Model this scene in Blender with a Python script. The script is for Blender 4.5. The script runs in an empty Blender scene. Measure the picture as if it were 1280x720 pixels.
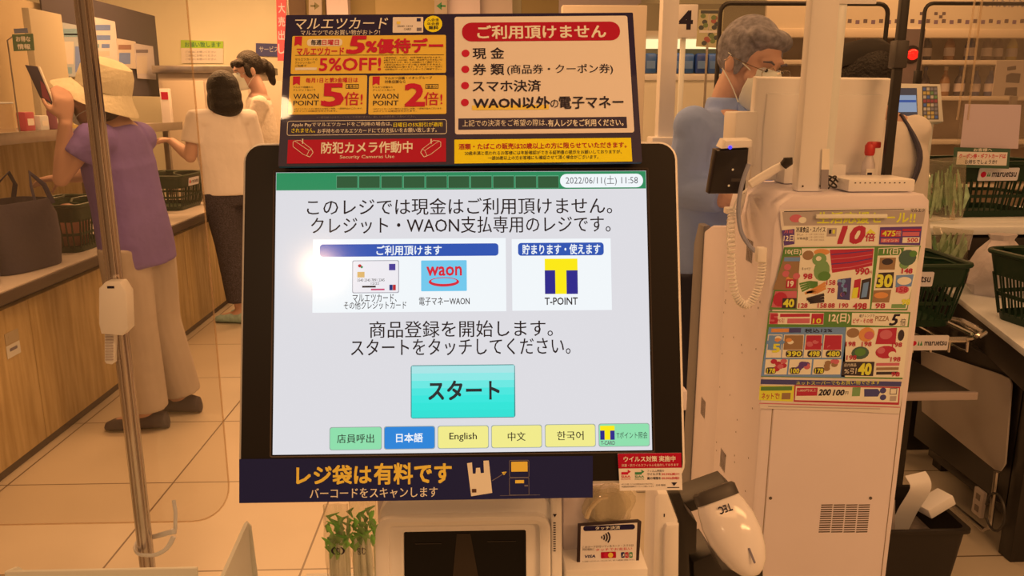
import bpy, bmesh, math, random
from mathutils import Vector, Matrix, noise
random.seed(7)
SC = bpy.context.scene
COL = SC.collection
# ------------------------------------------------------------------ camera
V3 = Vector
FPX = 1000.0
CAM = V3((0, 0, 1.4))
PITCH, YAW = math.radians(13.0), math.radians(2.0)
cam_d = bpy.data.cameras.new('camera')
cam_d.sensor_width = 36.0
cam_d.lens = 36.0 * FPX / 1280.0
cam_d.clip_start = 0.02
cam_d.clip_end = 60
cam = bpy.data.objects.new('camera', cam_d)
COL.objects.link(cam)
cam.location = CAM
cam.rotation_euler = (math.pi / 2 - PITCH, 0, -YAW)
SC.camera = cam
_R = Matrix.Rotation(-YAW, 3, 'Z')
CF = _R @ V3((0, math.cos(PITCH), -math.sin(PITCH)))
CU = _R @ V3((0, math.sin(PITCH), math.cos(PITCH)))
CR = _R @ V3((1, 0, 0))
# ------------------------------------------------------------------ colour management, world, lamps
SC.view_settings.view_transform = 'Standard'
SC.view_settings.look = 'None'
SC.view_settings.exposure = 0.0
SC.view_settings.gamma = 1.0
SC.view_settings.use_curve_mapping = False
LAMP = (1.0, 0.475, 0.175)
world = bpy.data.worlds.new('world')
SC.world = world
world.use_nodes = True
bg = world.node_tree.nodes['Background']
bg.inputs[0].default_value = (1.0, 0.46, 0.17, 1)
bg.inputs[1].default_value = 0.24

def area(name, loc, size, power, rot=(0, 0, 0), color=LAMP):
    l = bpy.data.lights.new(name, 'AREA')
    l.shape = 'RECTANGLE'
    l.size, l.size_y = size
    l.energy = power
    l.color = color
    o = bpy.data.objects.new(name, l)
    o.location = loc
    o.rotation_euler = rot
    COL.objects.link(o)
    return o
area('overhead_light', (0.1, -0.5, 2.75), (1.8, 0.5), 10)
area('overhead_light', (1.5, -0.1, 2.75), (1.2, 0.5), 24)  # added fill for the camera-facing fronts on the right, no known fixture
area('overhead_light', (2.2, -1.6, 2.75), (1.4, 0.5), 54)  # added behind the camera to lift the shaded printer and the cabinet
area('overhead_light', (-1.0, 3.0, 2.75), (2.4, 0.6), 50)
area('overhead_light', (1.6, 2.4, 2.75), (2.0, 0.6), 15)
area('overhead_light', (-1.8, 6.0, 2.75), (3.0, 0.6), 116)
area('overhead_light', (2.4, 4.9, 2.75), (2.4, 0.6), 36)
def downlight(loc, power, rad=0.07):
    l = bpy.data.lights.new('downlight', 'POINT')
    l.shadow_soft_size = rad
    l.energy = power
    l.color = (1.0, 0.62, 0.32)
    o = bpy.data.objects.new('downlight', l)
    o.location = loc
    COL.objects.link(o)
downlight((-0.97, -2.71, 2.7), 15)
downlight((-0.60, -0.31, 2.7), 8, 0.03)

# ------------------------------------------------------------------ colours and materials
def lin(c):
    c = c / 255.0
    return c / 12.92 if c <= 0.04045 else ((c + 0.055) / 1.055) ** 2.4
WHITE_SEEN = (lin(228), lin(174), lin(116))
def S(r, g, b):
    """albedo of a thing that reads (r,g,b) in the photograph under the warm lamps"""
    return tuple(min(0.9, max(0.006, 0.8 * lin(c) / w)) for c, w in zip((r, g, b), WHITE_SEEN))
MATS = {}
def mat(name, rgb, rough=0.5, metal=0.0, vary=0.0, scale=8.0, bump=0.0, bscale=60.0, spec=0.5, coat=0.0):
    if name in MATS:
        return MATS[name]
    m = bpy.data.materials.new(name)
    m.use_nodes = True
    nt = m.node_tree
    b = nt.nodes['Principled BSDF']
    b.inputs['Base Color'].default_value = (*rgb, 1)
    b.inputs['Roughness'].default_value = rough
    b.inputs['Metallic'].default_value = metal
    b.inputs['Specular IOR Level'].default_value = spec
    b.inputs['Coat Weight'].default_value = coat
    tc = nt.nodes.new('ShaderNodeTexCoord')
    if vary > 0:
        n = nt.nodes.new('ShaderNodeTexNoise')
        n.inputs['Scale'].default_value = scale
        n.inputs['Detail'].default_value = 4
        nt.links.new(tc.outputs['Object'], n.inputs['Vector'])
        r = nt.nodes.new('ShaderNodeValToRGB')
        r.color_ramp.elements[0].position = 0.3
        r.color_ramp.elements[1].position = 0.7
        r.color_ramp.elements[0].color = (*[c * (1 - vary) for c in rgb], 1)
        r.color_ramp.elements[1].color = (*[min(1, c * (1 + vary)) for c in rgb], 1)
        nt.links.new(n.outputs['Fac'], r.inputs['Fac'])
        nt.links.new(r.outputs['Color'], b.inputs['Base Color'])
    if bump > 0:
        n2 = nt.nodes.new('ShaderNodeTexNoise')
        n2.inputs['Scale'].default_value = bscale
        n2.inputs['Detail'].default_value = 3
        nt.links.new(tc.outputs['Object'], n2.inputs['Vector'])
        bp = nt.nodes.new('ShaderNodeBump')
        bp.inputs['Strength'].default_value = bump
        bp.inputs['Distance'].default_value = 0.01
        nt.links.new(n2.outputs['Fac'], bp.inputs['Height'])
        nt.links.new(bp.outputs['Normal'], b.inputs['Normal'])
    MATS[name] = m
    return m
def emit(name, rgb255, k=1.0, gloss=True):
    """lit screen pixels behind a glossy cover glass"""
    if name in MATS:
        return MATS[name]
    m = bpy.data.materials.new(name)
    m.use_nodes = True
    b = m.node_tree.nodes['Principled BSDF']
    b.inputs['Base Color'].default_value = (0.01, 0.01, 0.01, 1)
    b.inputs['Roughness'].default_value = 0.10
    b.inputs['Specular IOR Level'].default_value = 0.5 if gloss else 0.0
    b.inputs['Emission Color'].default_value = (*[lin(c) for c in rgb255], 1)
    b.inputs['Emission Strength'].default_value = k
    MATS[name] = m
    return m
def clear(name, tint=(0.97, 0.95, 0.92), gloss=0.10, rough=0.05, haze=0.0, hazecol=(0.8, 0.8, 0.8)):
    """thin clear plastic: lets light straight through, mirrors a little, can be slightly milky"""
    if name in MATS:
        return MATS[name]
    m = bpy.data.materials.new(name)
    m.use_nodes = True
    nt = m.node_tree
    nt.nodes.remove(nt.nodes['Principled BSDF'])
    out = nt.nodes['Material Output']
    tr = nt.nodes.new('ShaderNodeBsdfTransparent')
    tr.inputs[0].default_value = (*tint, 1)
    gl = nt.nodes.new('ShaderNodeBsdfGlossy')
    gl.inputs['Roughness'].default_value = rough
    mx = nt.nodes.new('ShaderNodeMixShader')
    mx.inputs[0].default_value = gloss
    nt.links.new(tr.outputs[0], mx.inputs[1])
    nt.links.new(gl.outputs[0], mx.inputs[2])
    last = mx
    if haze > 0:
        df = nt.nodes.new('ShaderNodeBsdfDiffuse')
        df.inputs[0].default_value = (*hazecol, 1)
        m2 = nt.nodes.new('ShaderNodeMixShader')
        tc = nt.nodes.new('ShaderNodeTexCoord')
        nz = nt.nodes.new('ShaderNodeTexNoise')
        nz.inputs['Scale'].default_value = 14
        nt.links.new(tc.outputs['Object'], nz.inputs['Vector'])
        mm = nt.nodes.new('ShaderNodeMath')
        mm.operation = 'MULTIPLY'
        mm.inputs[1].default_value = haze * 2
        nt.links.new(nz.outputs['Fac'], mm.inputs[0])
        nt.links.new(mm.outputs[0], m2.inputs[0])
        nt.links.new(mx.outputs[0], m2.inputs[1])
        nt.links.new(df.outputs[0], m2.inputs[2])
        last = m2
    nt.links.new(last.outputs[0], out.inputs[0])
    MATS[name] = m
    return m

# ------------------------------------------------------------------ where a pixel of the photograph lies on a plane
def ray(x, y):
    return CF + CR * ((x - 640) / FPX) + CU * ((360 - y) / FPX)
def on(x, y, n, q):
    d = ray(x, y)
    n = V3(n)
    return CAM + d * (n.dot(V3(q) - CAM) / n.dot(d))
def gz(x, y, z=0.0): return on(x, y, (0, 0, 1), (0, 0, z))
def gy(x, y, Y): return on(x, y, (0, 1, 0), (0, Y, 0))
def gx(x, y, X): return on(x, y, (1, 0, 0), (X, 0, 0))

class Frame:
    """flat drawing frame: origin, right, up, outward normal"""
    def __init__(s, o, u, v):
        s.o, s.u, s.v = V3(o), V3(u).normalized(), V3(v).normalized()
        s.n = s.u.cross(s.v).normalized()
    def uv(s, x, y):
        q = on(x, y, s.n, s.o) - s.o
        return (q.dot(s.u), q.dot(s.v))
    def at(s, u, v, d=0.0):
        return s.o + s.u * u + s.v * v + s.n * d
    def off(s, d):
        return Frame(s.o + s.n * d, s.u, s.v)
def pose(o, yaw, lean, roll):
    M = Matrix.Rotation(math.radians(yaw), 3, 'Z') @ Matrix.Rotation(math.radians(lean), 3, 'X') @ Matrix.Rotation(math.radians(roll), 3, 'Y')
    return Frame(o, M @ V3((1, 0, 0)), M @ V3((0, 0, 1)))
def FY(Y): return Frame((0, Y, 0), (1, 0, 0), (0, 0, 1))         # faces the camera side (-Y)

# ------------------------------------------------------------------ mesh builder
def rrect(x0, y0, x1, y1, r, k=5):
    r = min(r, abs(x1 - x0) / 2, abs(y1 - y0) / 2)
    if r <= 1e-6:
        return [(x0, y0), (x1, y0), (x1, y1), (x0, y1)]
    p = []
    for cx, cy, a in ((x1 - r, y0 + r, -90), (x1 - r, y1 - r, 0), (x0 + r, y1 - r, 90), (x0 + r, y0 + r, 180)):
        for i in range(k + 1):
            t = math.radians(a + 90 * i / k)
            p.append((cx + r * math.cos(t), cy + r * math.sin(t)))
    return p
def ccw(p):
    a = sum(p[i - 1][0] * p[i][1] - p[i][0] * p[i - 1][1] for i in range(len(p)))
    return p if a > 0 else p[::-1]
class MB:
    def __init__(s):
        s.v, s.f, s.mi, s.sm, s.mats = [], [], [], [], []
    def m(s, mt):
        if mt not in s.mats:
            s.mats.append(mt)
        return s.mats.index(mt)
    def add(s, vs, fs, mt, smooth=False):
        b = len(s.v)
        s.v += [V3(q) for q in vs]
        k = s.m(mt)
        for f in fs:
            s.f.append([b + i for i in f])
            s.mi.append(k)
            s.sm.append(smooth)
        return s
    def box(s, c, size, mt, rot=None, bev=0.0):
        bm = bmesh.new()
        bmesh.ops.create_cube(bm, size=1)
        for v in bm.verts:
            v.co = V3((v.co.x * size[0], v.co.y * size[1], v.co.z * size[2]))
        if bev > 0:
            bmesh.ops.bevel(bm, geom=bm.edges[:], offset=bev, segments=2, affect='EDGES', profile=0.5)
        R = rot if rot is not None else Matrix.Identity(3)
        bm.verts.index_update()
        s.add([R @ v.co + V3(c) for v in bm.verts], [[v.index for v in f.verts] for f in bm.faces], mt, bev > 0)
        bm.free()
        return s
    def span(s, a, b, mt, bev=0.0):
        a, b = V3(a), V3(b)
        return s.box((a + b) / 2, [abs(q) for q in (b - a)], mt, None, bev)
    def prism(s, poly, fr, d0, d1, mt, bev=0.0):
        p = ccw(list(poly))
        n = len(p)
        def inset(e):
            out = []
            for i in range(n):
                a, b, c = V3(p[i - 1]), V3(p[i]), V3(p[(i + 1) % n])
                e1, e2 = (b - a), (c - b)
                if e1.length < 1e-9 or e2.length < 1e-9:
                    out.append(tuple(b)); continue
                e1.normalize(); e2.normalize()
                n1, n2 = V3((-e1.y, e1.x)), V3((-e2.y, e2.x))
                m = n1 + n2
                if m.length < 1e-6:
                    out.append(tuple(b)); continue
                m = m / max(0.35, m.dot(n1))
                out.append(tuple(b + m * e))
            return out
        rings = []
        sg = 1 if d1 > d0 else -1
        if bev > 0:
            for e, d in ((bev, 0), (bev * 0.3, bev * 0.3), (0, bev)):
                rings.append([fr.at(x, y, d0 + sg * d) for x, y in inset(e)])
            for e, d in ((0, bev), (bev * 0.3, bev * 0.3), (bev, 0)):
                rings.append([fr.at(x, y, d1 - sg * d) for x, y in inset(e)])
        else:
            rings = [[fr.at(x, y, d0) for x, y in p], [fr.at(x, y, d1) for x, y in p]]
        return s.loft(rings, mt, True, bev > 0)
    def loft(s, rings, mt, cap=True, smooth=True, closed=True):
        n = len(rings[0])
        vs = [q for r in rings for q in r]
        fs = []
        for j in range(len(rings) - 1):
            for i in range(n if closed else n - 1):
                a, b = j * n + i, j * n + (i + 1) % n
                fs.append([a, b, b + n, a + n])
        if cap:
            fs.append(list(range(n))[::-1])
            fs.append([(len(rings) - 1) * n + i for i in range(n)])
        return s.add(vs, fs, mt, smooth)
    def tube(s, pts, r, mt, seg=10, cap=True, flat=1.0, ref=None):
        pts = [V3(q) for q in pts]
        rs = r if isinstance(r, (list, tuple)) else [r] * len(pts)
        rings = []
        nrm = None
        for i, q in enumerate(pts):
            t = (pts[min(i + 1, len(pts) - 1)] - pts[max(i - 1, 0)])
            t = t.normalized() if t.length > 1e-9 else V3((0, 0, 1))
            if nrm is None:
                h = V3(ref) if ref is not None else (V3((0, 0, 1)) if abs(t.z) < 0.9 else V3((1, 0, 0)))
                nrm = (h - t * h.dot(t)).normalized()
            else:
                nrm = (nrm - t * nrm.dot(t))
                nrm = nrm.normalized() if nrm.length > 1e-6 else t.orthogonal().normalized()
            b = t.cross(nrm)
            rr = rs[i]
            ra, rb = (rr if isinstance(rr, (list, tuple)) else (rr, rr * flat))
            rings.append([q + nrm * (ra * math.cos(2 * math.pi * k / seg)) + b * (rb * math.sin(2 * math.pi * k / seg)) for k in range(seg)])
        return s.loft(rings, mt, cap, True)
    def lathe(s, prof, c, mt, axis=(0, 0, 1), seg=20, cap=True):
        ax = V3(axis).normalized()
        u = ax.orthogonal().normalized()
        w = ax.cross(u)
        c = V3(c)
        rings = [[c + ax * z + u * (r * math.cos(2 * math.pi * k / seg)) + w * (r * math.sin(2 * math.pi * k / seg)) for k in range(seg)] for r, z in prof]
        return s.loft(rings, mt, cap, True)
    def ell(s, c, rad, mt, rot=None, seg=16, rings=10):
        R = rot if rot is not None else Matrix.Identity(3)
        c = V3(c)
        rr = []
        for j in range(rings + 1):
            t = math.pi * min(max(j / rings, 0.02), 0.98)
            rr.append([c + R @ V3((rad[0] * math.sin(t) * math.cos(2 * math.pi * k / seg), rad[1] * math.sin(t) * math.sin(2 * math.pi * k / seg), -rad[2] * math.cos(t))) for k in range(seg)])
        return s.loft(rr, mt, True, True)
    # flat drawing on a frame, in photograph pixels -------------------------
    EPS = 0.00025
    def fpoly(s, fr, uvs, mt, layer=1):
        return s.add([fr.at(x, y, layer * s.EPS) for x, y in ccw(list(uvs))], [list(range(len(uvs)))], mt)
    def ppoly(s, fr, px, mt, layer=1):
        return s.fpoly(fr, [fr.uv(*q) for q in px], mt, layer)
    def bbox(s, fr, x0, y0, x1, y1):
        xm, ym = (x0 + x1) / 2, (y0 + y1) / 2
        return fr.uv(x0, ym)[0], fr.uv(xm, y1)[1], fr.uv(x1, ym)[0], fr.uv(xm, y0)[1]
    def prect(s, fr, x0, y0, x1, y1, mt, layer=1, r=0.0):
        a, b, c, d = s.bbox(fr, x0, y0, x1, y1)
        sc = (c - a) / max(1e-6, abs(x1 - x0))
        return s.fpoly(fr, rrect(a, b, c, d, r * sc), mt, layer)
    def pframe(s, fr, x0, y0, x1, y1, w, mt, layer=1, r=0.0):
        a, b, c, d = s.bbox(fr, x0, y0, x1, y1)
        sc = (c - a) / max(1e-6, abs(x1 - x0))
        w *= sc
        o = rrect(a, b, c, d, r * sc + 1e-5)
        i = rrect(a + w, b + w, c - w, d - w, max(r * sc - w, 0) + 1e-5)
        n = len(o)
        vs = [fr.at(x, y, layer * s.EPS) for x, y in o + i]
        return s.add(vs, [[k, (k + 1) % n, n + (k + 1) % n, n + k] for k in range(n)], mt)
    def pdisc(s, fr, x, y, rx, ry, mt, layer=1, seg=20):
        a, b = fr.uv(x, y)
        a2, _ = fr.uv(x + rx, y)
        _, b2 = fr.uv(x, y + ry)
        return s.fpoly(fr, [(a + (a2 - a) * math.cos(6.28318 * k / seg), b + (b - b2) * math.sin(6.28318 * k / seg)) for k in range(seg)], mt, layer)
    def pline(s, fr, pts, w, mt, layer=1):
        q = [V3(fr.uv(*p)) for p in pts]
        sc = (V3(fr.uv(pts[0][0] + 10, pts[0][1])) - q[0]).length / 10
        for a, b in zip(q[:-1], q[1:]):
            d = b - a
            if d.length < 1e-9:
                continue
            t = V3((-d.y, d.x)).normalized() * (w * sc / 2)
            s.fpoly(fr, [a - t, b - t, b + t, a + t], mt, layer)
        return s
    def text(s, fr, body, x0, y0, x1, y1, mt, layer=2, bold=0.0, shear=0.0, flip=False):
        return s.utext(fr, body, s.bbox(fr, x0, y0, x1, y1), mt, layer, bold, shear, flip)
    def utext(s, fr, body, box, mt, layer=2, bold=0.0, shear=0.0, flip=False):
        c = bpy.data.curves.new('t', 'FONT')
        c.body = body
        c.size = 1
        c.shear = shear
        c.resolution_u = 2
        o = bpy.data.objects.new('t', c)
        me = bpy.data.meshes.new_from_object(o)
        vs = [v.co.copy() for v in me.vertices]
        fs = [list(p.vertices) for p in me.polygons]
        bpy.data.objects.remove(o)
        bpy.data.curves.remove(c)
        bpy.data.meshes.remove(me)
        if not vs:
            return s
        xa, xb = min(v.x for v in vs), max(v.x for v in vs)
        ya, yb = min(v.y for v in vs), max(v.y for v in vs)
        a, b, cc, d = box
        sx, sy = (cc - a) / (xb - xa), (d - b) / (yb - ya)
        # heavier strokes: the same outline laid down again a hair to each side
        e = bold * 0.75
        sh = [(0, 0)] if bold <= 0.004 else ([(-e, 0), (e, 0)] if bold < 0.02 else [(-e, -e), (e, -e), (-e, e), (e, e), (0, 0)])
        for k, (ex, ey) in enumerate(sh):
            if flip:
                vs2 = [fr.at(cc - (v.x - xa + ex) * sx, d - (v.y - ya + ey) * sy, (layer + 0.02 * k) * s.EPS) for v in vs]
            else:
                vs2 = [fr.at(a + (v.x - xa + ex) * sx, b + (v.y - ya + ey) * sy, (layer + 0.02 * k) * s.EPS) for v in vs]
            s.add(vs2, fs, mt)
        return s
    # ------------------------------------------------------------ to an object
    def build(s, name, parent=None, origin=None, remesh=0.0, smooth_it=0):
        me = bpy.data.meshes.new(name)
        lo = V3([min(v[i] for v in s.v) for i in range(3)])
        hi = V3([max(v[i] for v in s.v) for i in range(3)])
        if origin is None:
            origin = V3(((lo.x + hi.x) / 2, (lo.y + hi.y) / 2, lo.z))
        me.from_pydata([v - origin for v in s.v], [], s.f)
        for mt in s.mats:
            me.materials.append(mt)
        me.polygons.foreach_set('material_index', s.mi)
        me.polygons.foreach_set('use_smooth', s.sm)
        me.update()
        if remesh > 0:
            o2 = bpy.data.objects.new('tmp', me)
            COL.objects.link(o2)
            md = o2.modifiers.new('r', 'REMESH')
            md.mode = 'VOXEL'
            md.voxel_size = remesh
            md.use_smooth_shade = True
            if smooth_it:
                ms = o2.modifiers.new('s', 'SMOOTH')
                ms.iterations = smooth_it
                ms.factor = 0.5
            bpy.context.view_layer.update()
            dg = bpy.context.evaluated_depsgraph_get()
            nm = bpy.data.meshes.new_from_object(o2.evaluated_get(dg))
            bpy.data.objects.remove(o2)
            bpy.data.meshes.remove(me)
            me = nm
            me.name = name
            if not me.materials:
                for mt in s.mats:
                    me.materials.append(mt)
        elif any(s.sm):
            me.set_sharp_from_angle(angle=math.radians(42))
        o = bpy.data.objects.new(name, me)
        COL.objects.link(o)
        ORG[o.name] = origin.copy()
        if parent is not None:
            o.parent = parent
            o.location = origin - ORG[parent.name]
        else:
            o.location = origin
        return o
ORG = {}
def tag(o, label=None, cat=None, group=None, kind=None):
    if label: o['label'] = label
    if cat: o['category'] = cat
    if group: o['group'] = group
    if kind: o['kind'] = kind
    return o
def thing(name, loc, label, cat, group=None):
    o = bpy.data.objects.new(name, None)
    COL.objects.link(o)
    o.empty_display_size = 0.05
    o.location = loc
    ORG[o.name] = V3(loc)
    return tag(o, label, cat, group)
def dup(o, parent=None):
    c = o.copy()
    COL.objects.link(c)
    ORG[c.name] = ORG[o.name].copy()
    if parent is not None:
        c.parent = parent
    for ch in list(o.children):
        dup(ch, c)
    return c
# ------------------------------------------------------------------ materials
white_pl = mat('white_plastic', S(234, 180, 132), 0.42, vary=0.03, scale=5)
beige_pl = mat('beige_plastic', S(214, 160, 114), 0.45, vary=0.03, scale=5)
pale_pl = mat('pale_plastic', S(232, 190, 145), 0.3)
black_gl = mat('black_bezel', (0.011, 0.009, 0.009), 0.35, spec=0.35)
black_pl = mat('black_plastic', (0.02, 0.018, 0.018), 0.45)
dark_pl = mat('dark_grey_plastic', (0.05, 0.045, 0.045), 0.5)
glass_blk = mat('black_window', (0.004, 0.004, 0.004), 0.08)
chrome = mat('chrome', (0.72, 0.70, 0.68), 0.16, 1.0)
steel = mat('brushed_steel', (0.45, 0.43, 0.42), 0.3, 1.0, vary=0.1, scale=20)
navy = mat('navy_print', S(36, 22, 36), 0.42, spec=0.15, coat=0.15)
navy2 = mat('blue_navy_print', S(38, 32, 52), 0.42, spec=0.15)
paper = mat('white_paper', S(232, 178, 124), 0.45, spec=0.15)
paperw = mat('bright_paper', S(240, 200, 150), 0.5, spec=0.15)
ink = mat('black_ink', S(45, 30, 28), 0.5, spec=0.15)
ink_w = mat('white_ink', S(236, 196, 150), 0.5, spec=0.15)
ink_red = mat('red_ink', S(196, 22, 34), 0.45, spec=0.15)
ink_red2 = mat('deep_red_ink', S(178, 12, 26), 0.45, spec=0.15)
ink_or = mat('orange_print', S(232, 158, 42), 0.45, spec=0.15, coat=0.15)
ink_yel = mat('yellow_print', S(242, 190, 12), 0.45, spec=0.15)
ink_org = mat('amber_ink', S(240, 170, 50), 0.45, spec=0.15)
ink_grn = mat('green_ink', S(70, 110, 50), 0.5, spec=0.15)
ink_gry = mat('grey_ink', S(120, 90, 70), 0.5, spec=0.15)
ink_blu = mat('blue_ink', S(60, 80, 110), 0.5, spec=0.15)

# ------------------------------------------------------------------ the room
def build_floor():
    m = bpy.data.materials.new('floor_tiles')
    m.use_nodes = True
    nt = m.node_tree
    b = nt.nodes['Principled BSDF']
    tc = nt.nodes.new('ShaderNodeTexCoord')
    mp = nt.nodes.new('ShaderNodeMapping')
    mp.inputs['Location'].default_value = (0.57, 0.17, 0)
    br = nt.nodes.new('ShaderNodeTexBrick')
    br.offset = 0.0
    br.inputs['Scale'].default_value = 1
    br.inputs['Brick Width'].default_value = 0.615
    br.inputs['Row Height'].default_value = 0.6
    br.inputs['Mortar Size'].default_value = 0.0035
    br.inputs['Color1'].default_value = (*S(214, 158, 98), 1)
    br.inputs['Color2'].default_value = (*S(208, 152, 93), 1)
    br.inputs['Mortar'].default_value = (*S(120, 80, 45), 1)
    nz = nt.nodes.new('ShaderNodeTexNoise')
    nz.inputs['Scale'].default_value = 2.2
    nz.inputs['Detail'].default_value = 5
    mx = nt.nodes.new('ShaderNodeMix')
    mx.data_type = 'RGBA'
    mx.blend_type = 'MULTIPLY'
    mx.inputs[0].default_value = 0.22
    nt.links.new(tc.outputs['Object'], mp.inputs[0])
    nt.links.new(mp.outputs[0], br.inputs[0])
    nt.links.new(tc.outputs['Object'], nz.inputs[0])
    nt.links.new(br.outputs[0], mx.inputs[6])
    nt.links.new(nz.outputs[0], mx.inputs[7])
    nt.links.new(mx.outputs[2], b.inputs['Base Color'])
    b.inputs['Roughness'].default_value = 0.32
    o = MB().span((-4.6, -3.3, -0.05), (4.8, 7.9, 0.0), m).build('floor', None, V3((0, 0, 0)))
    tag(o, kind='structure')
build_floor()
cream = mat('cream_wall', S(238, 196, 112), 0.7, vary=0.03, scale=2)
tan = mat('tan_wall', S(205, 150, 95), 0.7, vary=0.04, scale=2)
brown = mat('brown_wall', S(120, 78, 42), 0.7, vary=0.1, scale=3)
pink = mat('pale_wall', S(226, 172, 120), 0.6)
def struct(o): return tag(o, kind='structure')
struct(MB().span((-4.6, 7.8, 0), (4.8, 7.9, 3.0), cream).build('wall_back'))
struct(MB().span((-4.6, -3.3, 0), (-4.5, 7.8, 3.0), tan).build('wall_left'))
struct(MB().span((4.7, -3.3, 0), (4.8, 7.8, 3.0), tan).build('wall_right'))

# ------------------------------------------------------------------ the self checkout terminal in front
PAN = pose((-0.01817, 0.63282, 1.23549), -0.744, -17.27, -0.18)
BOARD = None
def terminal():
    t = thing('self_checkout_terminal', (0.0, 0.8, 0.0), 'white self checkout terminal in the foreground with large lit touch screen', 'checkout terminal')
    # monitor shell
    x0, z0, x1, z1 = -0.1808, -0.1415, 0.1802, 0.1405
    MB().prism(rrect(x0, z0, x1, z1, 0.016, 6), PAN, -0.034, -0.001, white_pl, 0.004).build('monitor_housing', t)
    MB().prism(rrect(x0 + 0.0030, z0 + 0.003, x1 - 0.003, z1 - 0.003, 0.0135, 6), PAN, -0.006, 0.0002, black_gl, 0.0).build('bezel', t)
    b = MB()
    a = rrect(-0.1548, -0.1165, 0.1548, 0.1172, 0.001, 1); c = rrect(-0.1522, -0.1142, 0.1522, 0.1142, 0.0005, 1)
    n = len(a)
    b.add([PAN.at(x, y, 0.0006) for x, y in a] + [PAN.at(x, y, -0.0006) for x, y in c], [[k, (k + 1) % n, n + (k + 1) % n, n + k] for k in range(n)], mat('bezel_lip', (0.05, 0.035, 0.03), 0.4), True)
    b.build('screen_rim', t)
    # screen
    wht = emit('screen_white', (220, 220, 226))
    wbx = emit('screen_bright', (240, 246, 250))
    blk = emit('screen_black', (28, 24, 28))
    grn = emit('screen_green', (38, 140, 92))
    gdk = emit('screen_dark_green', (40, 88, 56))
    glt = emit('screen_light_green', (96, 168, 130))
    blu = emit('screen_blue', (38, 84, 178))
    P = PAN.off(0.0003)
    s = MB().fpoly(P, rrect(-0.1525, -0.1145, 0.1525, 0.1145, 0, 1), wht, 1).build('screen', t)
    # title bar
    g = MB()
    ua, va = P.uv(346.0, 226); ub, vb = P.uv(807, 237)
    va1 = P.uv(576, 237)[1]
    g.fpoly(P, rrect(-0.1522, va1, 0.1522, 0.1142, 0), grn, 2)
    for i in range(10):
        xx = 420 + i * 27.9
        g.prect(P, xx + 0.6, 219.6, xx + 27.3, 235.6, glt, 3)
        g.prect(P, xx + 1.2, 220.6, xx + 27.0, 235.2, gdk, 4)
    g.prect(P, 700, 217.6, 803.5, 234.6, wbx, 4, 8)
    g.text(P, '2022/06/11(土) 11:58', 707, 220, 797, 232.5, emit('screen_grey', (96, 100, 104)), 5)
    g.build('title_bar', s)
    for body, bx in (('このレジでは現金はご利用頂けません。', (384, 247.5, 765, 268.5)), ('クレジット・WAON支払専用のレジです。', (389, 270.5, 763, 291.5)), ('商品登録を開始します。', (462, 400.5, 691, 421.5)), ('スタートをタッチしてください。', (439, 423, 713, 444))):
        MB().text(P, body, *bx, blk, 2, 0.008).build('message_line', s)
    g = MB().prect(P, 391, 298.5, 632.5, 390, wbx, 2)
    g.prect(P, 400, 305, 623, 320.5, blu, 3, 4).text(P, 'ご利用頂けます', 471, 307, 552, 319, wbx, 4, 0.022)
    g.text(P, 'マルエツカード、', 441, 367.5, 496, 377.5, blk, 3, 0.01)
    g.text(P, 'その他クレジットカード', 430, 376.6, 508, 386.5, blk, 3, 0.01)
    g.text(P, '電子マネーWAON', 524, 371.5, 587, 381.5, blk, 3, 0.015)
    pb = g.build('payment_box', s)
    # card picture
    g = MB().prect(P, 440.5, 325.5, 499, 366.5, emit('screen_shadow', (170, 170, 180)), 3, 2).prect(P, 441.5, 326.5, 498, 365.5, emit('screen_card', (236, 234, 240)), 4, 2)
    g.prect(P, 447, 340, 456, 347, emit('screen_gold', (220, 180, 110)), 5)
    g.prect(P, 486.5, 330, 494.5, 338, emit('screen_violet', (70, 60, 150)), 5)
    g.prect(P, 487, 356, 491, 363, emit('screen_deep_blue', (20, 50, 120)), 5).prect(P, 491.2, 356, 495, 363, emit('screen_card_red', (190, 40, 50)), 5)
    g.text(P, '3540 2345 7891 2345', 447, 348.5, 481, 352, blk, 5).text(P, '12/22', 464, 353, 474, 356, blk, 5).prect(P, 453, 357.4, 470, 359.6, blk, 5)
    g.prect(P, 464, 361, 481, 363, emit('screen_pinkred', (200, 60, 110)), 5)
    g.pdisc(P, 450, 332.5, 2.2, 2, emit('screen_card_red', (190, 40, 50)), 5).pdisc(P, 452.5, 334, 1.5, 1.5, grn, 5)
    tag(g.build('card_picture', s), 'small picture of a white credit card')
    g = MB().prect(P, 526.5, 325.5, 583.5, 364, emit('screen_sky', (112, 200, 236)), 3, 1)
    wr = emit('screen_waon_red', (214, 40, 60))
    g.text(P, 'waon', 533.5, 333.5, 577, 344.5, wr, 4, 0.025)
    u0, v0 = P.uv(555, 352.5)
    rr = MB()
    k = 0.00064
    n = 28
    vo = [P.at(u0 + 19.5 * k * math.cos(6.2832 * i / n), v0 + 6 * k * math.sin(6.2832 * i / n), 4 * g.EPS) for i in range(n)]
    vi = [P.at(u0 + 16.2 * k * math.cos(6.2832 * i / n), v0 + 1.2 * k + 3.8 * k * math.sin(6.2832 * i / n), 4 * g.EPS) for i in range(n)]
    g.add(vo + vi, [[i, (i + 1) % n, n + (i + 1) % n, n + i] for i in range(n)], wr)
    tag(g.build('waon_logo', s), 'light blue square with red wordmark over a ring')
    g = MB().prect(P, 640, 298.5, 764, 388, wbx, 2)
    g.prect(P, 647.5, 303.5, 754.5, 319.5, blu, 3, 4).text(P, '貯まります・使えます', 653, 305.5, 750, 318, wbx, 4, 0.025)
    g.text(P, 'T-POINT', 681, 372, 722, 381, blk, 3, 0.02)
    g.build('point_box', s)
    ty, tb = emit('screen_yellow', (250, 232, 20)), emit('screen_indigo', (36, 38, 140))
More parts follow.
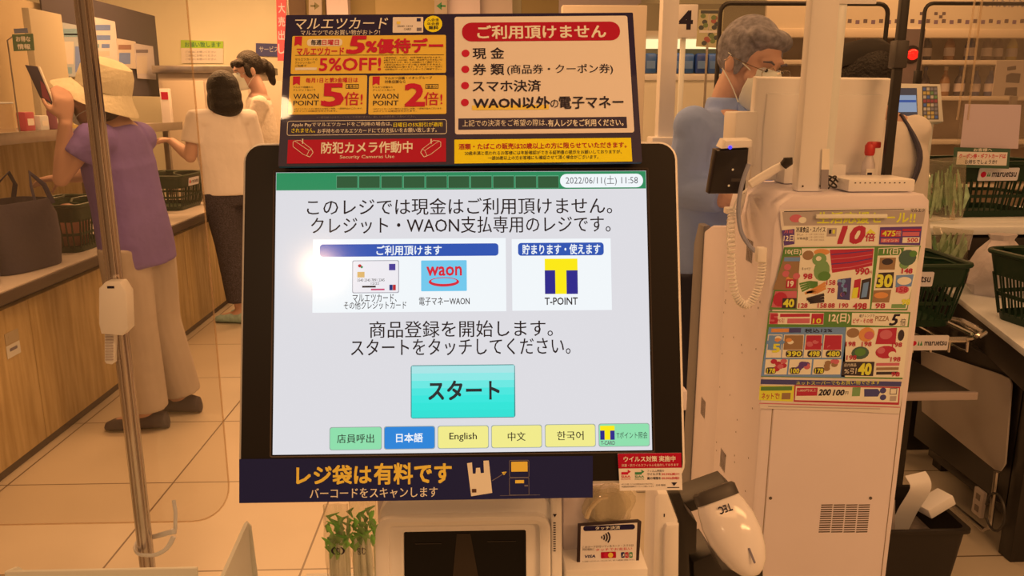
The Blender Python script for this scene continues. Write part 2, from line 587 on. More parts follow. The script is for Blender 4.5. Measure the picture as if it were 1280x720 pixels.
    g = MB().prect(P, 681, 323.5, 722, 367.5, ty, 3).prect(P, 681, 338, 694, 367.5, tb, 4).prect(P, 708, 338, 722, 367.5, tb, 4)
    tag(g.build('point_logo', s), 'yellow T on two dark blue blocks')
    # start button
    g = MB().prect(P, 513.5, 456, 644, 522.5, emit('screen_teal_edge', (70, 140, 140)), 2, 3)
    cols = [(168, 228, 230), (140, 232, 230), (104, 232, 226), (70, 230, 222), (50, 230, 220), (40, 228, 216), (40, 224, 212)]
    for i, c in enumerate(cols):
        g.prect(P, 514.7, 457 + i * 9.2, 642.8, 457 + (i + 1) * 9.2 + 0.2, emit('screen_teal_%s' % 'abcdefg'[i], c), 3, 0)
    g.text(P, 'スタート', 536, 476, 624, 499.5, emit('screen_ink', (34, 44, 48)), 4, 0.03)
    tag(g.build('start_button', s), 'large turquoise start button')
    ge, ye, be = emit('screen_mint', (140, 222, 172)), emit('screen_cream', (240, 234, 140)), emit('screen_azure', (34, 132, 216))
    edge = emit('screen_button_edge', (150, 165, 160))
    for body, x0, y0, x1, y1, fl, tm, lab in (('店員呼出', 412, 533.5, 477.5, 562.5, ge, blk, 'mint green button to call staff'), ('日本語', 480, 532.5, 544, 561.5, be, wbx, 'blue button for Japanese'), ('English', 547, 531.8, 611, 560.6, ye, blk, 'cream button reading English'),
                                            ('中文', 614, 531, 677.5, 559.8, ye, blk, 'cream button for Chinese'), ('한국어', 681, 530, 744.5, 558.8, ye, blk, 'cream button for Korean'), ('Tポイント照会', 748, 529, 812, 558.2, ge, blk, 'mint green point card button')):
        g = MB().prect(P, x0, y0, x1, y1, edge, 2, 3).prect(P, x0 + 0.8, y0 + 0.8, x1 - 0.8, y1 - 0.8, fl, 3, 3)
        ym = (y0 + y1) / 2
        if body == 'Tポイント照会':
            g.prect(P, 750, 532, 768, 549.5, ty, 4).prect(P, 750, 538, 755.5, 549.5, tb, 5).prect(P, 762.5, 538, 768, 549.5, tb, 5)
            g.text(P, 'T-CARD', 751, 551, 768.5, 556, emit('screen_grey', (96, 100, 104)), 4, 0.02)
            g.text(P, body, 770.5, ym - 4, 809, ym + 4.5, emit('screen_ink', (34, 44, 48)), 4)
        else:
            w = {'店員呼出': 46, '日本語': 33, 'English': 34, '中文': 22, '한국어': 33}[body]
            xm = (x0 + x1) / 2
            g.text(P, body, xm - w / 2, ym - 5.6, xm + w / 2, ym + 5.6, tm, 4, 0.022 if body == '日本語' else 0.012)
        tag(g.build('language_button' if body not in ('店員呼出', 'Tポイント照会') else ('call_button' if body[0] == '店' else 'point_button'), s), lab)
    # monitor latch on the right edge of the shell
    q = gy(857.5, 505, 0.625)
    MB().box(PAN.at(0.1815, -0.074, -0.012), (0.004, 0.012, 0.017), beige_pl, None, 0.001).build('side_latch', t)
    # neck and receipt printer under the monitor
    b = MB()
    b.span((-0.105, 0.70, 0.94), (0.118, 0.80, 1.12), beige_pl, 0.008)
    b.build('neck', t)
    RF = pose((-0.012, 0.625, 1.035), 0.0, -12.0, 0.0)
    def ruv(x, y): return RF.uv(x, y)
    a = ruv(470, 720); c = ruv(700, 628)
    zb = -0.13
    b = MB()
    x0_, x1_ = ruv(471, 690)[0], ruv(695, 690)[0]
    b.prism(rrect(x0_, zb, x1_, ruv(585, 622)[1], 0.02, 6), RF, -0.10, -0.012, white_pl, 0.006)
    b.build('printer_housing', t)
    # raised front frame with a recessed window
    xo0, xo1 = ruv(470, 690)[0], ruv(688, 690)[0]
    yo = ruv(580, 646)[1]
    o_ = rrect(xo0, zb, xo1, yo, 0.012, 6)
    i_ = rrect(ruv(486, 690)[0], zb + 0.002, ruv(675, 690)[0], ruv(580, 656)[1], 0.004, 6)
    j_ = rrect(ruv(504, 690)[0], zb + 0.004, ruv(658, 690)[0], ruv(580, 665)[1], 0.002, 6)
    n = len(o_)
    rings = [[RF.at(x, y, -0.02) for x, y in o_], [RF.at(x, y, 0.002) for x, y in o_], [RF.at(x, y, 0.003) for x, y in [(p[0] + (0.003 if p[0] < 0 else -0.003), p[1] - (0.003 if p[1] > 0 else 0)) for p in o_]],
             [RF.at(x, y, 0.001) for x, y in i_], [RF.at(x, y, -0.004) for x, y in i_], [RF.at(x, y, -0.003) for x, y in j_], [RF.at(x, y, -0.008) for x, y in j_]]
    MB().loft(rings, white_pl, False).build('printer_frame', t)
    b = MB().fpoly(RF.off(-0.0078), j_, glass_blk, 0)
    w = b.build('receipt_window', t)
    # lighter stripe painted on the dark window as a reflection, plus thin lines
    b = MB().ppoly(RF.off(-0.0074), [(571, 667), (588, 667), (598, 721), (566, 721)], mat('reflected_stripe', (0.03, 0.022, 0.015), 0.4), 1)
    b.prect(RF.off(-0.0074), 519, 679, 552, 680.2, mat('smoke_edge', (0.03, 0.027, 0.025), 0.3), 1).prect(RF.off(-0.0074), 609, 676, 645, 677.2, mat('smoke_edge', (0.03, 0.027, 0.025), 0.3), 1)
    b.build('window_reflection', w)
    # right cheek with raised marks
    b = MB()
    b.prism(rrect(ruv(690, 690)[0], zb, ruv(703.5, 690)[0], ruv(690, 612)[1], 0.003), RF, -0.10, -0.006, white_pl, 0.002)
    ck = b.build('printer_cheek', t)
    b = MB()
    CK = RF.off(-0.0058)
    for i in range(13):
        y = 653 + i * 2.9
        b.prect(CK, 691.6, y, 694.6, y + 1.3, ink, 1)
    b.ppoly(CK, [(691, 642.5), (696, 642.5), (693.5, 646.5)], ink, 1)
    b.build('cheek_mark', ck)
    # side plate and column down to the floor
    SP = FY(0.69)
    def sp(x, y): return SP.uv(x, y)
    b = MB()
    b.prism([sp(704, 735), sp(783, 735), sp(783, 626), sp(770, 607), sp(704, 607)], SP, -0.02, 0, beige_pl, 0.002)
    b.build('side_plate', t)
    b = MB()
    b.span((-0.09, 0.70, 0.0), (0.115, 0.95, 0.93), white_pl, 0.01)
    b.build('column', t)
    b = MB()
    b.span((-0.10, 0.66, 0.0), (0.125, 0.97, 0.06), dark_pl, 0.01)
    b.build('base_plate', t)
    # holder ledge for the touch payment card
    L = FY(0.66)
    b = MB()
    p0, p1 = L.uv(706, 709), L.uv(809, 709)
    b.span((p0[0], 0.655, 0.90), (p1[0], 0.70, p0[1]), white_pl, 0.002)
    b.build('reader_ledge', t)
    return t
TERM = terminal()

# ------------------------------------------------------------------ notice board on top of the monitor
def notice_board():
    global BOARD
    BOARD = pose((-0.01832, 0.65537, 1.35177), -0.744, -26.47, -0.615)
    F = BOARD
    w, h = 0.29477, 0.13671
    t = thing('notice_board', F.at(0, 0, 0), 'navy notice board covered in Japanese payment notices, standing on the monitor top', 'notice')
    MB().prism(rrect(-w / 2, 0, w / 2, h, 0.001), F, -0.003, 0, navy, 0.0).build('backing_board', t)
    # left poster
    g = MB()
    g.text(F, 'マルエツカード', 369, 22.5, 485, 36.5, ink_w, 1, 0.012, 0.15)
    g.text(F, 'マルエツでのお買い物がおトク!', 376, 37.5, 475, 44, ink_w, 1)
    g.prect(F, 491, 21.5, 529, 41, paper, 1, 1).prect(F, 521, 23, 526, 27, navy2, 2).prect(F, 521, 35, 527, 39, ink_gry, 2).prect(F, 496, 27, 500.5, 30.5, ink_org, 2)
    g.text(F, '3540 1234', 497, 32, 516, 34, ink, 2).text(F, 'CARD', 505, 35.5, 514, 38, ink, 2)
    g.pdisc(F, 541.5, 30, 11.3, 10.3, ink_yel, 1).text(F, '入会金', 534, 23.2, 549, 27, ink, 2).text(F, '年会費', 534, 28.2, 549, 32, ink, 2).text(F, '無料', 536, 32.6, 548, 37.2, ink, 2, 0.02)
    g.build('card_heading', t)
    g = MB().prect(F, 364.5, 44.5, 557.5, 92, ink_or, 1, 2)
    g.ppoly(F, [(369, 46), (378, 45.8), (377, 58), (373, 55.5), (368, 58)], ink_red, 2)
    g.prect(F, 384, 49, 428, 58, ink_w, 2, 4).text(F, '毎週', 389, 50.3, 402, 56.8, ink, 3, 0.02).text(F, '日曜日', 403, 50.3, 424, 56.8, ink_red, 3, 0.02)
    g.text(F, 'マルエツカード', 371, 60, 430, 69, ink_red, 2, 0.03)
    g.text(F, '5', 434.5, 46.2, 457, 67, ink_red, 3, 0.04, 0.15).text(F, '%優待デー', 458, 49, 553.5, 66.5, ink_red, 3, 0.045)
    g.pline(F, [(369, 69.5), (555, 68.8)], 0.6, ink, 2)
    g.text(F, 'マルエツカードの', 369, 73, 397, 76, ink, 2).text(F, 'クレジット払いで', 369, 77, 394, 80, ink, 2).text(F, 'ご利用で', 369, 81, 383, 84.2, ink, 2)
    g.prect(F, 369, 84.8, 396, 88, ink_w, 2)
    g.text(F, '5%OFF!', 399.5, 73, 476, 88.5, ink_red, 2, 0.025)
    for i, (a, b) in enumerate(((480, 552), (480, 553), (480, 551), (481, 553), (480, 553), (481, 552))):
        g.text(F, ['※専用商品、たばこ、切手等除外品があります。', '※電子マネーWAON、現金、商品券でのお支払いは', '割引対象外です。詳しくは店頭にてご確認下さい。', '※割引は他のクーポン券と併用できません。', '※会員様本人に限ります。ネットスーパーを除く', '※詳細はサービスカウンターでご確認下さい。'][i], a, 71.2 + i * 2.9, b, 73.4 + i * 2.9, ink, 2)
    g.build('discount_panel', t)
    for k, (xa, num, head, pre) in enumerate(((361.5, '5', '毎月1日と第3金曜日は', ''), (461, '2', 'マルエツ店舗・イオングループ', '対象店舗なら'))):
        g = MB().prect(F, xa, 94.5, xa + 97, 143, ink_or, 1, 2)
        g.ppoly(F, [(xa + 5, 96), (xa + 14, 95.8), (xa + 13.5, 107), (xa + 9.5, 104.5), (xa + 4.7, 107)], ink_red, 2)
        if k == 0:
            g.text(F, head, xa + 21, 97.5, xa + 86, 103.5, ink_red, 2, 0.02)
        else:
            g.text(F, head, xa + 20, 95.8, xa + 79, 99.6, ink, 2, 0.01).text(F, pre, xa + 20, 100.4, xa + 46, 104.4, ink, 2, 0.01)
        g.text(F, 'マルエツ店舗なら', xa + 5, 108, xa + 30, 110.5, ink, 2).text(F, 'クレジット払いで', xa + 5, 111.5, xa + 33, 114, ink, 2)
        g.text(F, 'WAON', xa + 5.5, 117.5, xa + 37, 124, ink, 2, 0.012).text(F, 'POINT', xa + 5.5, 126, xa + 37, 132, ink, 2, 0.012)
        g.text(F, num, xa + (42 if k == 0 else 46), 105.5, xa + (67 if k == 0 else 69), 132.5, ink_red, 3, 0.035)
        g.pframe(F, xa + 71, 105.5, xa + 87, 111, 0.7, ink, 2).text(F, '基本の', xa + 73, 106.6, xa + 85, 110.2, ink, 2, 0.01)
        g.text(F, '倍!', xa + 69, 115.5, xa + 92, 132, ink_red, 3, 0.01)
        g.text(F, '※ポイントカードのご提示とお支払い対象、一部除外品がございます。', xa + 6, 135, xa + 92, 137.2, ink, 2).text(F, '※ポイントは後日付与されます。', xa + 6, 138, xa + 60, 140.2, ink, 2)
        g.build('point_panel', t)
    g = MB().text(F, '※一部店舗では本サービスをご利用頂けません。詳しくは店頭係員にお尋ねください。', 396, 145, 520, 147.5, ink_gry, 1)
    g.pframe(F, 359, 150.3, 558.5, 168.6, 0.7, ink_w, 1, 3)
    g.text(F, 'Apple Payでマルエツカードをご利用の場合は、', 364.5, 152.8, 490, 158.8, ink_w, 1, 0.01).text(F, '日曜日の5%割引が適用', 492, 153, 553, 158.8, ink_yel, 1, 0.01)
    g.text(F, 'されません。', 364.5, 160.5, 394, 166, ink_yel, 1, 0.01).text(F, 'お手持ちのマルエツカードにてお支払いをお願い致します。', 397, 160.3, 546, 166, ink_w, 1, 0.01)
    g.build('footnote_box', t)
    g = MB().prect(F, 359.5, 174, 557.5, 203.5, ink_red2, 1)
    g.text(F, '防犯カメラ作動中', 402, 177.5, 515.5, 191.5, ink_w, 2, 0.025).text(F, 'Security Cameras Use', 425, 194, 493, 199.5, ink_w, 2, 0.008)
    for sx, mx in ((1, 366.5), (-1, 551)):
        f = lambda x, y: (mx + sx * x, y)
        g.pline(F, [f(0, 178), f(2, 176.5), f(20, 188.5), f(17, 195), f(13, 193.5), f(0, 183.5), f(0, 178)], 0.6, ink_w, 2)
        g.pline(F, [f(2, 176.5), f(9, 175.8), f(23, 186.5), f(20, 188.5)], 0.6, ink_w, 2)
        g.pline(F, [f(12, 173.8), f(12, 180)], 1.4, ink_w, 2)
        g.pline(F, [f(17, 195), f(21, 196.5), f(25, 191), f(23, 186.5)], 0.8, ink_w, 2)
    g.build('security_panel', t)
    # right poster
    g = MB().prect(F, 568.5, 20.5, 788.5, 167, paper, 1, 3)
    g.prect(F, 577.5, 28, 775, 51.5, ink_red2, 2, 12).text(F, 'ご利用頂けません', 597, 32, 757, 48.5, ink_w, 3, 0.028)
    for i, y in enumerate((67, 87, 107.3, 128.5)):
        g.pdisc(F, 582 - 0.3 * i, y, 5, 4.6, ink_red, 2)
    g.text(F, '現 金', 591, 60, 630, 74, ink, 2, 0.02)
    g.text(F, '券 類', 591, 80, 630, 94, ink, 2, 0.02).text(F, '(商品券・クーポン券)', 634, 80.5, 766, 94, ink, 2, 0.018)
    g.text(F, 'スマホ決済', 591, 100.5, 676, 115, ink, 2, 0.02)
    g.prect(F, 590, 131.5, 686, 137.5, ink_org, 2).text(F, 'WAON以外', 592, 121.5, 687, 136, ink, 3, 0.03).text(F, 'の', 688, 125, 698, 135, ink, 3, 0.01).text(F, '電子マネー', 699, 121, 779, 136, ink, 3, 0.02)
    g.prect(F, 573, 147.3, 783.5, 161.3, navy, 2).text(F, '上記での決済をご希望の際は、', 578, 150, 684, 158.2, ink_w, 3, 0.004).text(F, '有人レジをご利用ください。', 685, 149.6, 779, 158.2, ink_w, 3, 0.02)
    g.build('refusal_panel', t)
    g = MB().prect(F, 568, 173.5, 789.5, 203.3, ink_yel, 1)
    g.text(F, '酒類・たばこの販売は20歳以上の方に限らせていただきます。', 573.5, 178.8, 783, 186, ink_red2, 2, 0.02)
    g.text(F, '20歳未満と思われるお客様には年齢確認ができる証明書の提示をお願いしておりますが、', 581, 188.3, 777, 193.2, ink, 2, 0.006)
    g.text(F, '一部20歳以上の方お客様にも確認させて頂く場合がございます。', 610, 194.5, 748, 199.4, ink, 2, 0.006)
    g.build('age_panel', t)
notice_board()

# ------------------------------------------------------------------ stuck-on banner, sticker and touch card
def bag_banner():
    F = PAN.off(0.0015)
    t = thing('paper_banner', F.at(-0.03, -0.15, 0), 'dark blue banner about paid carrier bags taped along the lower monitor edge', 'notice')
    b = MB()
    c = [F.uv(*q) for q in ((299, 574), (741, 570), (741, 622), (299, 629))]
    b.prism(c, F, -0.0008, 0, navy2)
    b.build('banner_sheet', t)
    g = MB()
    g.text(F, 'レジ袋は', 371, 582, 464, 605, ink_org, 1, 0.035).text(F, '有料です', 468, 579, 564, 604.5, ink_org, 1, 0.035)
    g.text(F, 'バーコードをスキャンします', 387.5, 609.5, 547, 622.5, ink_w, 1, 0.018)
    g.build('banner_text', t)
    g = MB()
    g.ppoly(F, [(583.8, 579), (590, 578), (591, 592), (594.5, 592), (595, 585), (600, 584.5), (601, 591.5), (605, 591), (604.3, 576), (611, 575.5), (615.3, 616), (589, 620.3)], ink_w, 1)
    g.prect(F, 590, 611, 595.5, 615.5, mat('print_brown', S(90, 45, 20), 0.5), 2)
    g.pline(F, [(615, 601), (632, 590.5)], 0.9, ink_gry, 1).ppoly(F, [(633.5, 589.5), (627, 590), (630, 594)], ink_org, 1)
    g.pframe(F, 636.5, 575, 661.5, 597, 0.7, ink_gry, 1, 2).prect(F, 639, 577, 659.5, 589.5, ink_org, 1)
    g.pframe(F, 636.5, 597, 661.5, 619, 0.7, ink_gry, 1, 1).prect(F, 644, 600, 655, 604, ink_org, 1).prect(F, 655.5, 606, 660, 608, ink_gry, 1)
    g.pline(F, [(625, 619.5), (675, 618.5)], 0.5, ink_gry, 1)
    g.build('bag_pictogram', t)
bag_banner()
def virus_sticker():
    F = PAN.off(0.0022)
    t = thing('paper_sticker', F.at(0.15, -0.14, 0), 'red and white virus protection sticker on the lower right monitor corner', 'sticker')
    b = MB()
    b.prism([F.uv(*q) for q in ((772, 567), (851.5, 566), (853, 612.5), (775, 613.5))], F, -0.0006, 0, paper)
    b.build('sticker_sheet', t)
    g = MB().ppoly(F, [(772, 567), (851.5, 566), (852, 584.5), (773, 585.5)], ink_red2, 1)
    g.text(F, 'ウイルス対策 実施中', 779.5, 570, 844, 577, ink_w, 2, 0.025).text(F, '抗菌・抗ウイルスフィルムを貼付しております', 777, 579.5, 848, 583, ink_w, 2)
    g.build('sticker_heading', t)
    g = MB()
    for x, mt_ in ((776, ink_red), (793, ink_grn)):
        g.prect(F, x + 0.6, 590, x + 9, 593.2, mt_, 1).ppoly(F, [(x + 8.6, 587), (x + 12.5, 589.5), (x + 9, 592)], mt_, 1)
        g.text(F, 'SIAA', x + 0.6, 594.3, x + 12, 597, mt_, 1, 0.02).text(F, 'ISO22196', x + 0.6, 597.8, x + 12, 599.6, mt_, 1)
    g.text(F, 'フィルム表面の', 809, 587, 830, 590, ink, 1).text(F, 'ウイルスを', 809, 591, 826, 594, ink, 1, 0.02).text(F, '99.99%減少!', 827, 591, 849, 594, ink_red, 1, 0.02)
    g.text(F, '菌の増殖を', 809, 596, 826, 599.3, ink, 1, 0.02).text(F, '99.99%抑制!', 827, 596, 849, 599.3, ink_red, 1, 0.02)
    g.text(F, '※すべての菌・ウイルスに効果があるわけではありません', 777, 604, 817, 606, ink, 1).text(F, '※抗菌製品技術協議会ガイドラインに適合しています', 777, 607, 817, 609, ink, 1)
    g.text(F, '日本 製紙', 820, 605, 832, 607.5, ink, 1).ppoly(F, [(839, 603), (846.5, 602.8), (842.5, 607.5)], ink, 1).prect(F, 834, 608.8, 849, 609.8, ink, 1)
    g.build('sticker_print', t)
virus_sticker()
def touch_card():
    F = pose(gy(761, 681, 0.672), 1.0, -14.0, -0.6)
    t = thing('payment_sign', F.at(0, -0.03, -0.002), 'small black framed touch payment card standing below the monitor', 'sign')
    MB().prism([F.uv(*q) for q in ((722.5, 655), (798, 649.5), (802, 652), (798.5, 707), (721, 710)) ] , F, -0.003, 0, mat('dark_maroon_frame', (0.03, 0.015, 0.02), 0.4), 0.0006).build('frame', t)
    b = MB().ppoly(F, [(726, 657.6), (796.6, 653.2), (794.8, 703), (725, 706)], paper, 1)
    b.build('card_face', t)
    g = MB()
    g.prect(F, 729, 656.2, 793.5, 662.6, navy, 2, 3).text(F, 'タッチ決済', 744, 657.4, 775, 661.6, ink_w, 3, 0.02)
    for i, r in enumerate((2.6, 5.6, 8.6, 11.6)):
        pts = [(752 + i * 3.1 - r * 0.55 + r * 0.62 * math.cos(a), 671.5 + r * 0.72 * math.sin(a)) for a in [(-50 + 10 * k) * math.pi / 180 for k in range(11)]]
        g.pline(F, pts, 2.0, ink, 2)
    g.text(F, 'このマークが付いているカード・スマホは', 728, 681, 792, 684, ink, 2).text(F, '対応端末に', 728, 685, 743, 688, ink, 2).text(F, 'タッチでお支払い', 744.5, 684.6, 790, 688, ink_red, 2, 0.01)
    g.text(F, 'VISA', 731, 693.5, 744, 697, navy2, 2, 0.03, 0.2).prect(F, 751, 689.6, 770, 697.5, ink_red2, 2, 1).pdisc(F, 757.5, 693.5, 3.2, 3.2, ink_red, 3).pdisc(F, 763, 693.5, 3.2, 3.2, ink_or, 4)
    for k, mt_ in enumerate((navy2, ink_red2, ink_grn)):
        g.prect(F, 776.3 + k * 5, 690, 780.6 + k * 5, 697, mt_, 2, 1).text(F, 'JCB'[k], 777.2 + k * 5, 692, 779.8 + k * 5, 695, ink_w, 3, 0.02)
    g.text(F, '※ご利用いただけないカードがございます。詳しくは係員にお尋ねください', 728, 699.5, 793, 701.5, ink, 2).text(F, '※一部対象外の商品があります', 728, 702.5, 756, 704.4, ink, 2)
    g.build('card_print', t)
touch_card()
# ------------------------------------------------------------------ second checkout machine on the right
off_w = mat('aged_white_plastic', S(226, 170, 122), 0.45, vary=0.04, scale=3)
KX0, KX1, KY, KZ = 0.572, 0.882, 1.55, 1.225
def kiosk():
    t = thing('register_cabinet', (0.73, 1.75, 0), 'tall off-white checkout cabinet on the right with a flyer hung on its back', 'cabinet')
    b = MB()
    # body tapers a little to the floor
    F = FY(KY)
    b.prism([(KX0, 0.0), (KX1, 0.0), (KX1 + 0.004, KZ - 0.05), (KX1, KZ - 0.012), (KX1 - 0.012, KZ), (KX0 + 0.035, KZ), (KX0 + 0.008, KZ - 0.02), (KX0, KZ - 0.06)], F, 0, -0.30, off_w, 0.008)
    S2 = Frame((KX0 - 0.0008, 0, 0), (0, -1, 0), (0, 0, 1))
    rnd = random.Random(3)
    for i in range(26):
        y0, z0 = -rnd.choice((1.6, 1.69, 1.75, 1.83)) + rnd.uniform(-.006, .006), rnd.uniform(0.55, 1.0)
        b.fpoly(S2, rrect(y0, z0, y0 + 0.003, z0 + 0.004, 0.001, 2), mat('vent_hole', (0.05, 0.03, 0.02), 0.8), 1)
    b.build('cabinet_body', t)
    SF = Frame((KX0, 0, 0), (0, 1, 0), (0, 0, 1))
    b = MB()
    b.prism([(1.84, 0.0), (2.10, 0.0), (2.10, 1.0), (2.06, 1.07), (1.98, 1.10), (1.84, 1.12)], SF, 0.0, 0.28, off_w, 0.006)
    b.build('rear_housing', t)
    b = MB()
    b.prism([(2.04, 0.30), (2.125, 0.30), (2.125, 1.03), (2.09, 1.09), (2.04, 1.09)], Frame((KX0 - 0.004, 0, 0), (0, 1, 0), (0, 0, 1)), 0.0, 0.02, mat('taupe_trim', S(120, 90, 62), 0.5), 0.004)
    b.build('edge_trim', t)
    # vents and pin holes on the side
    S2 = Frame((KX0 - 0.0008, 0, 0), (0, -1, 0), (0, 0, 1))
    hole = mat('vent_hole', (0.05, 0.03, 0.02), 0.8)
    for (yc, zc) in ((1.96, 0.62), (1.77, 0.56), (1.68, 1.09)):
        b = MB()
        for i in range(6):
            y0 = -(yc + 0.02 - i * 0.007)
            b.fpoly(S2, rrect(y0, zc - 0.024, y0 + 0.0028, zc + 0.024, 0.001, 2), hole, 1)
        b.build('side_vent', t)
    # back door with grille
    D = FY(KY - 0.0015)
    b = MB()
    x0, x1 = KX0 + 0.028, KX1 - 0.014
    b.prism(rrect(x0, 0.12, x1, 1.0, 0.004), D, -0.006, 0, off_w, 0.001)
    d = b.build('service_door', t)
    b = MB()
    g2 = mat('seam_shadow_gap', S(140, 96, 56), 0.7)
    for a in (rrect(x0 - 0.003, 0.117, x0 - 0.001, 1.003, 0), rrect(x1 + 0.001, 0.117, x1 + 0.003, 1.003, 0), rrect(x0, 1.001, x1, 1.003, 0)):
        b.fpoly(FY(KY), a, g2, 1)
    b.build('door_seam', t)
    b = MB()
    for i in range(13):
        y = 630.5 + i * 2.8
        for k in range(4):
            xs = 1026.5 + k * 15.6 - i * 0.28
            b.prect(D, xs, y, xs + 14.2, y + 1.35, hole, 1, 0.4)
    b.build('grille', d)
    for xx in (963, 1088):
        q = D.uv(xx, 622.5)
        MB().lathe([(0.0035, 0), (0.0035, 0.0015), (0.001, 0.0022)], D.at(q[0], q[1], 0), mat('screw_brass', S(110, 80, 50), 0.3, 0.8), (0, -1, 0), 10).build('screw', d)
    # monitor, back towards us
    mt_ = thing('monitor', (0.73, 1.76, KZ + 0.001), 'white monitor seen from behind, standing on the off-white cabinet', 'monitor')
    M = pose(gy(1026, 165, 1.78), 0.0, 8.0, 0)
    p = [M.uv(*q) for q in ((946, 97), (1116, 99), (1106, 160), (1097, 226), (938, 226), (940, 165))]
    b = MB()
    b.prism(p, M, -0.03, 0.0, white_pl, 0.006)
    b.build('monitor_shell', mt_)
    b = MB()
    p2 = [M.uv(*q) for q in ((958, 117), (1103, 118), (1095, 168), (1088, 216), (951, 216), (953, 165))]
    b.prism(p2, M, -0.002, 0.006, white_pl, 0.004)
    b.build('monitor_back_panel', mt_)
    b = MB()
    b.span((0.66, 1.75, KZ + 0.001), (0.80, 1.83, 1.27), white_pl, 0.006)
    b.build('monitor_foot', mt_)
    # square post carrying the lamp and signs
    pt_ = thing('square_post', (0.67, 1.63, KZ), 'thick white square post rising from the off-white cabinet in front of the turned monitor', 'post')
    P = FY(1.60)
    a, c = P.uv(996, 242)[0], P.uv(1030, 242)[0]
    b = MB()
    b.span((a, 1.60, KZ), (c, 1.635, 2.2), white_pl, 0.006)
    b.lathe([(0.002, 0), (0.002, 0.001)], (a + 0.01, 1.598, KZ + 0.012), hole, (0, -1, 0), 8).lathe([(0.002, 0), (0.002, 0.001)], (c - 0.01, 1.598, KZ + 0.012), hole, (0, -1, 0), 8)
    b.build('post_shaft', pt_)
    # corner printer box and reader bracket
    b = MB()
    q0, q1 = gy(911, 178, 1.80), gy(950, 139, 1.80)
    b.span((q0.x, 1.76, q0.z - 0.05), (q1.x - 0.016, 1.85, q1.z), white_pl, 0.005)
    tag(b.build('slip_printer'), 'white printer box behind the black card reader, left of the turned monitor', 'printer')
    b = MB()
    q = gy(936, 262, 1.74)
    b.tube([gy(937, 178, 1.755), gy(936, 200, 1.75), gy(930, 240, 1.74), gy(923, 268, 1.73)], 0.007, white_pl, 8, flat=0.6)
    b.span(gy(908, 268, 1.725), gy(921, 258, 1.75), white_pl, 0.003)
    tag(b.build('reader_bracket'), 'off-white bracket arm behind the black card reader', 'bracket')
    b = MB()
    b.span((KX0 + 0.005, 1.53, 0), (KX1 - 0.005, 1.548, 0.03), dark_pl)
    b.build('plinth', t)
    return t
KIOSK = kiosk()

def reader():
    F = Frame(gy(914, 213, 1.70), V3((1, 0.12, -0.05)), V3((0.17, -0.12, 1)))
    F.v = (F.v - F.u * F.v.dot(F.u)).normalized(); F.n = F.u.cross(F.v)
    t = thing('card_reader', F.at(0, -0.05, 0), 'black card reader held on a bracket at the left edge of the off-white cabinet', 'card reader')
    p = [F.uv(*q) for q in ((896, 188), (937, 186), (932, 243), (887, 243))]
    MB().prism(p, F, -0.03, 0, mat('reader_black', (0.012, 0.011, 0.014), 0.3), 0.006).build('reader_body', t)
    p = [F.uv(*q) for q in ((902, 186), (940, 184), (940, 175), (907, 176))]
    MB().prism(p, F, -0.034, 0.002, white_pl, 0.003).build('top_cap', t)
    b = MB()
    q = F.uv(912, 184)
    b.lathe([(0.004, 0), (0.004, 0.002), (0.001, 0.003)], F.at(q[0], q[1], 0.002), emit('blue_led', (70, 60, 240), 1.5), F.n, 10)
    b.build('status_light', t)
    b = MB()
    for x, y in ((916, 212), (911, 232)):
        b.pdisc(F, x, y, 1.5, 1.5, pale_pl, 1, 8)
    b.prect(F, 914, 223, 930, 227, dark_pl, 1)
    b.build('reader_mark', t)
reader()
def handset():
    Y = 1.66
    t = thing('hand_scanner', gy(950, 225, Y), 'slim white hand scanner with black tip and coiled cord at the off-white cabinet', 'scanner')
    b = MB()
    b.tube([gy(937, 231, 1.62), gy(950, 223, 1.62), gy(968, 212, 1.62), gy(983, 204, 1.61)], [0.009, 0.0095, 0.009, 0.008], white_pl, 10)
    b.build('scanner_handle', t)
    MB().tube([gy(979, 207, 1.61), gy(985, 202, 1.605), gy(985, 197, 1.605)], [0.009, 0.011, 0.009], black_pl, 10).build('scanner_head', t)
    def spline(pts, n):
        out = []
        P = [pts[0]] + pts + [pts[-1]]
        for i in range(1, len(P) - 2):
            for k in range(n):
                u = k / n
                a, b_, c, d = P[i - 1], P[i], P[i + 1], P[i + 2]
                out.append(0.5 * ((2 * b_) + (c - a) * u + (2 * a - 5 * b_ + 4 * c - d) * u * u + (3 * b_ - a - 3 * c + d) * u ** 3))
        out.append(pts[-1])
        return out
    Yc = 1.545
    path = spline([gy(x - 3, y, Yc + 0.05) if y < 300 else gy(x, y, Yc - 0.010) for x, y in ((937, 236), (924, 250), (917, 275), (914, 310), (915, 345), (921, 372), (934, 381), (946, 365), (952, 340), (953, 320))], 26)
    co = []
    n = len(path)
    for i, q in enumerate(path):
        tt = (path[min(i + 1, n - 1)] - path[max(i - 1, 0)]).normalized()
        u = tt.cross(V3((0, 1, 0))).normalized()
        w = tt.cross(u)
        r = 0.0 if i < 40 else 0.0068
        for k in range(5):
            a = (i * 5 + k) * 0.30
            if i < 40 and k: continue
            nx = path[min(i + 1, n - 1)]
            qq = q.lerp(nx, k / 5.0)
            co.append(qq + u * (r * math.cos(a)) + w * (r * math.sin(a)))
    MB().tube(co, 0.0021, white_pl, 5).build('coiled_cord', t)
    MB().tube(spline([gy(x, y, 1.58) for x, y in ((936, 205), (927, 232), (923, 262), (926, 288), (935, 305), (944, 314))], 8), 0.0045, mat('grey_cable', S(150, 120, 95), 0.5), 6).build('straight_cable', t)
    MB().box(gy(951, 318, 1.53), (0.02, 0.02, 0.03), white_pl, None, 0.004).build('cable_clamp', t)
handset()
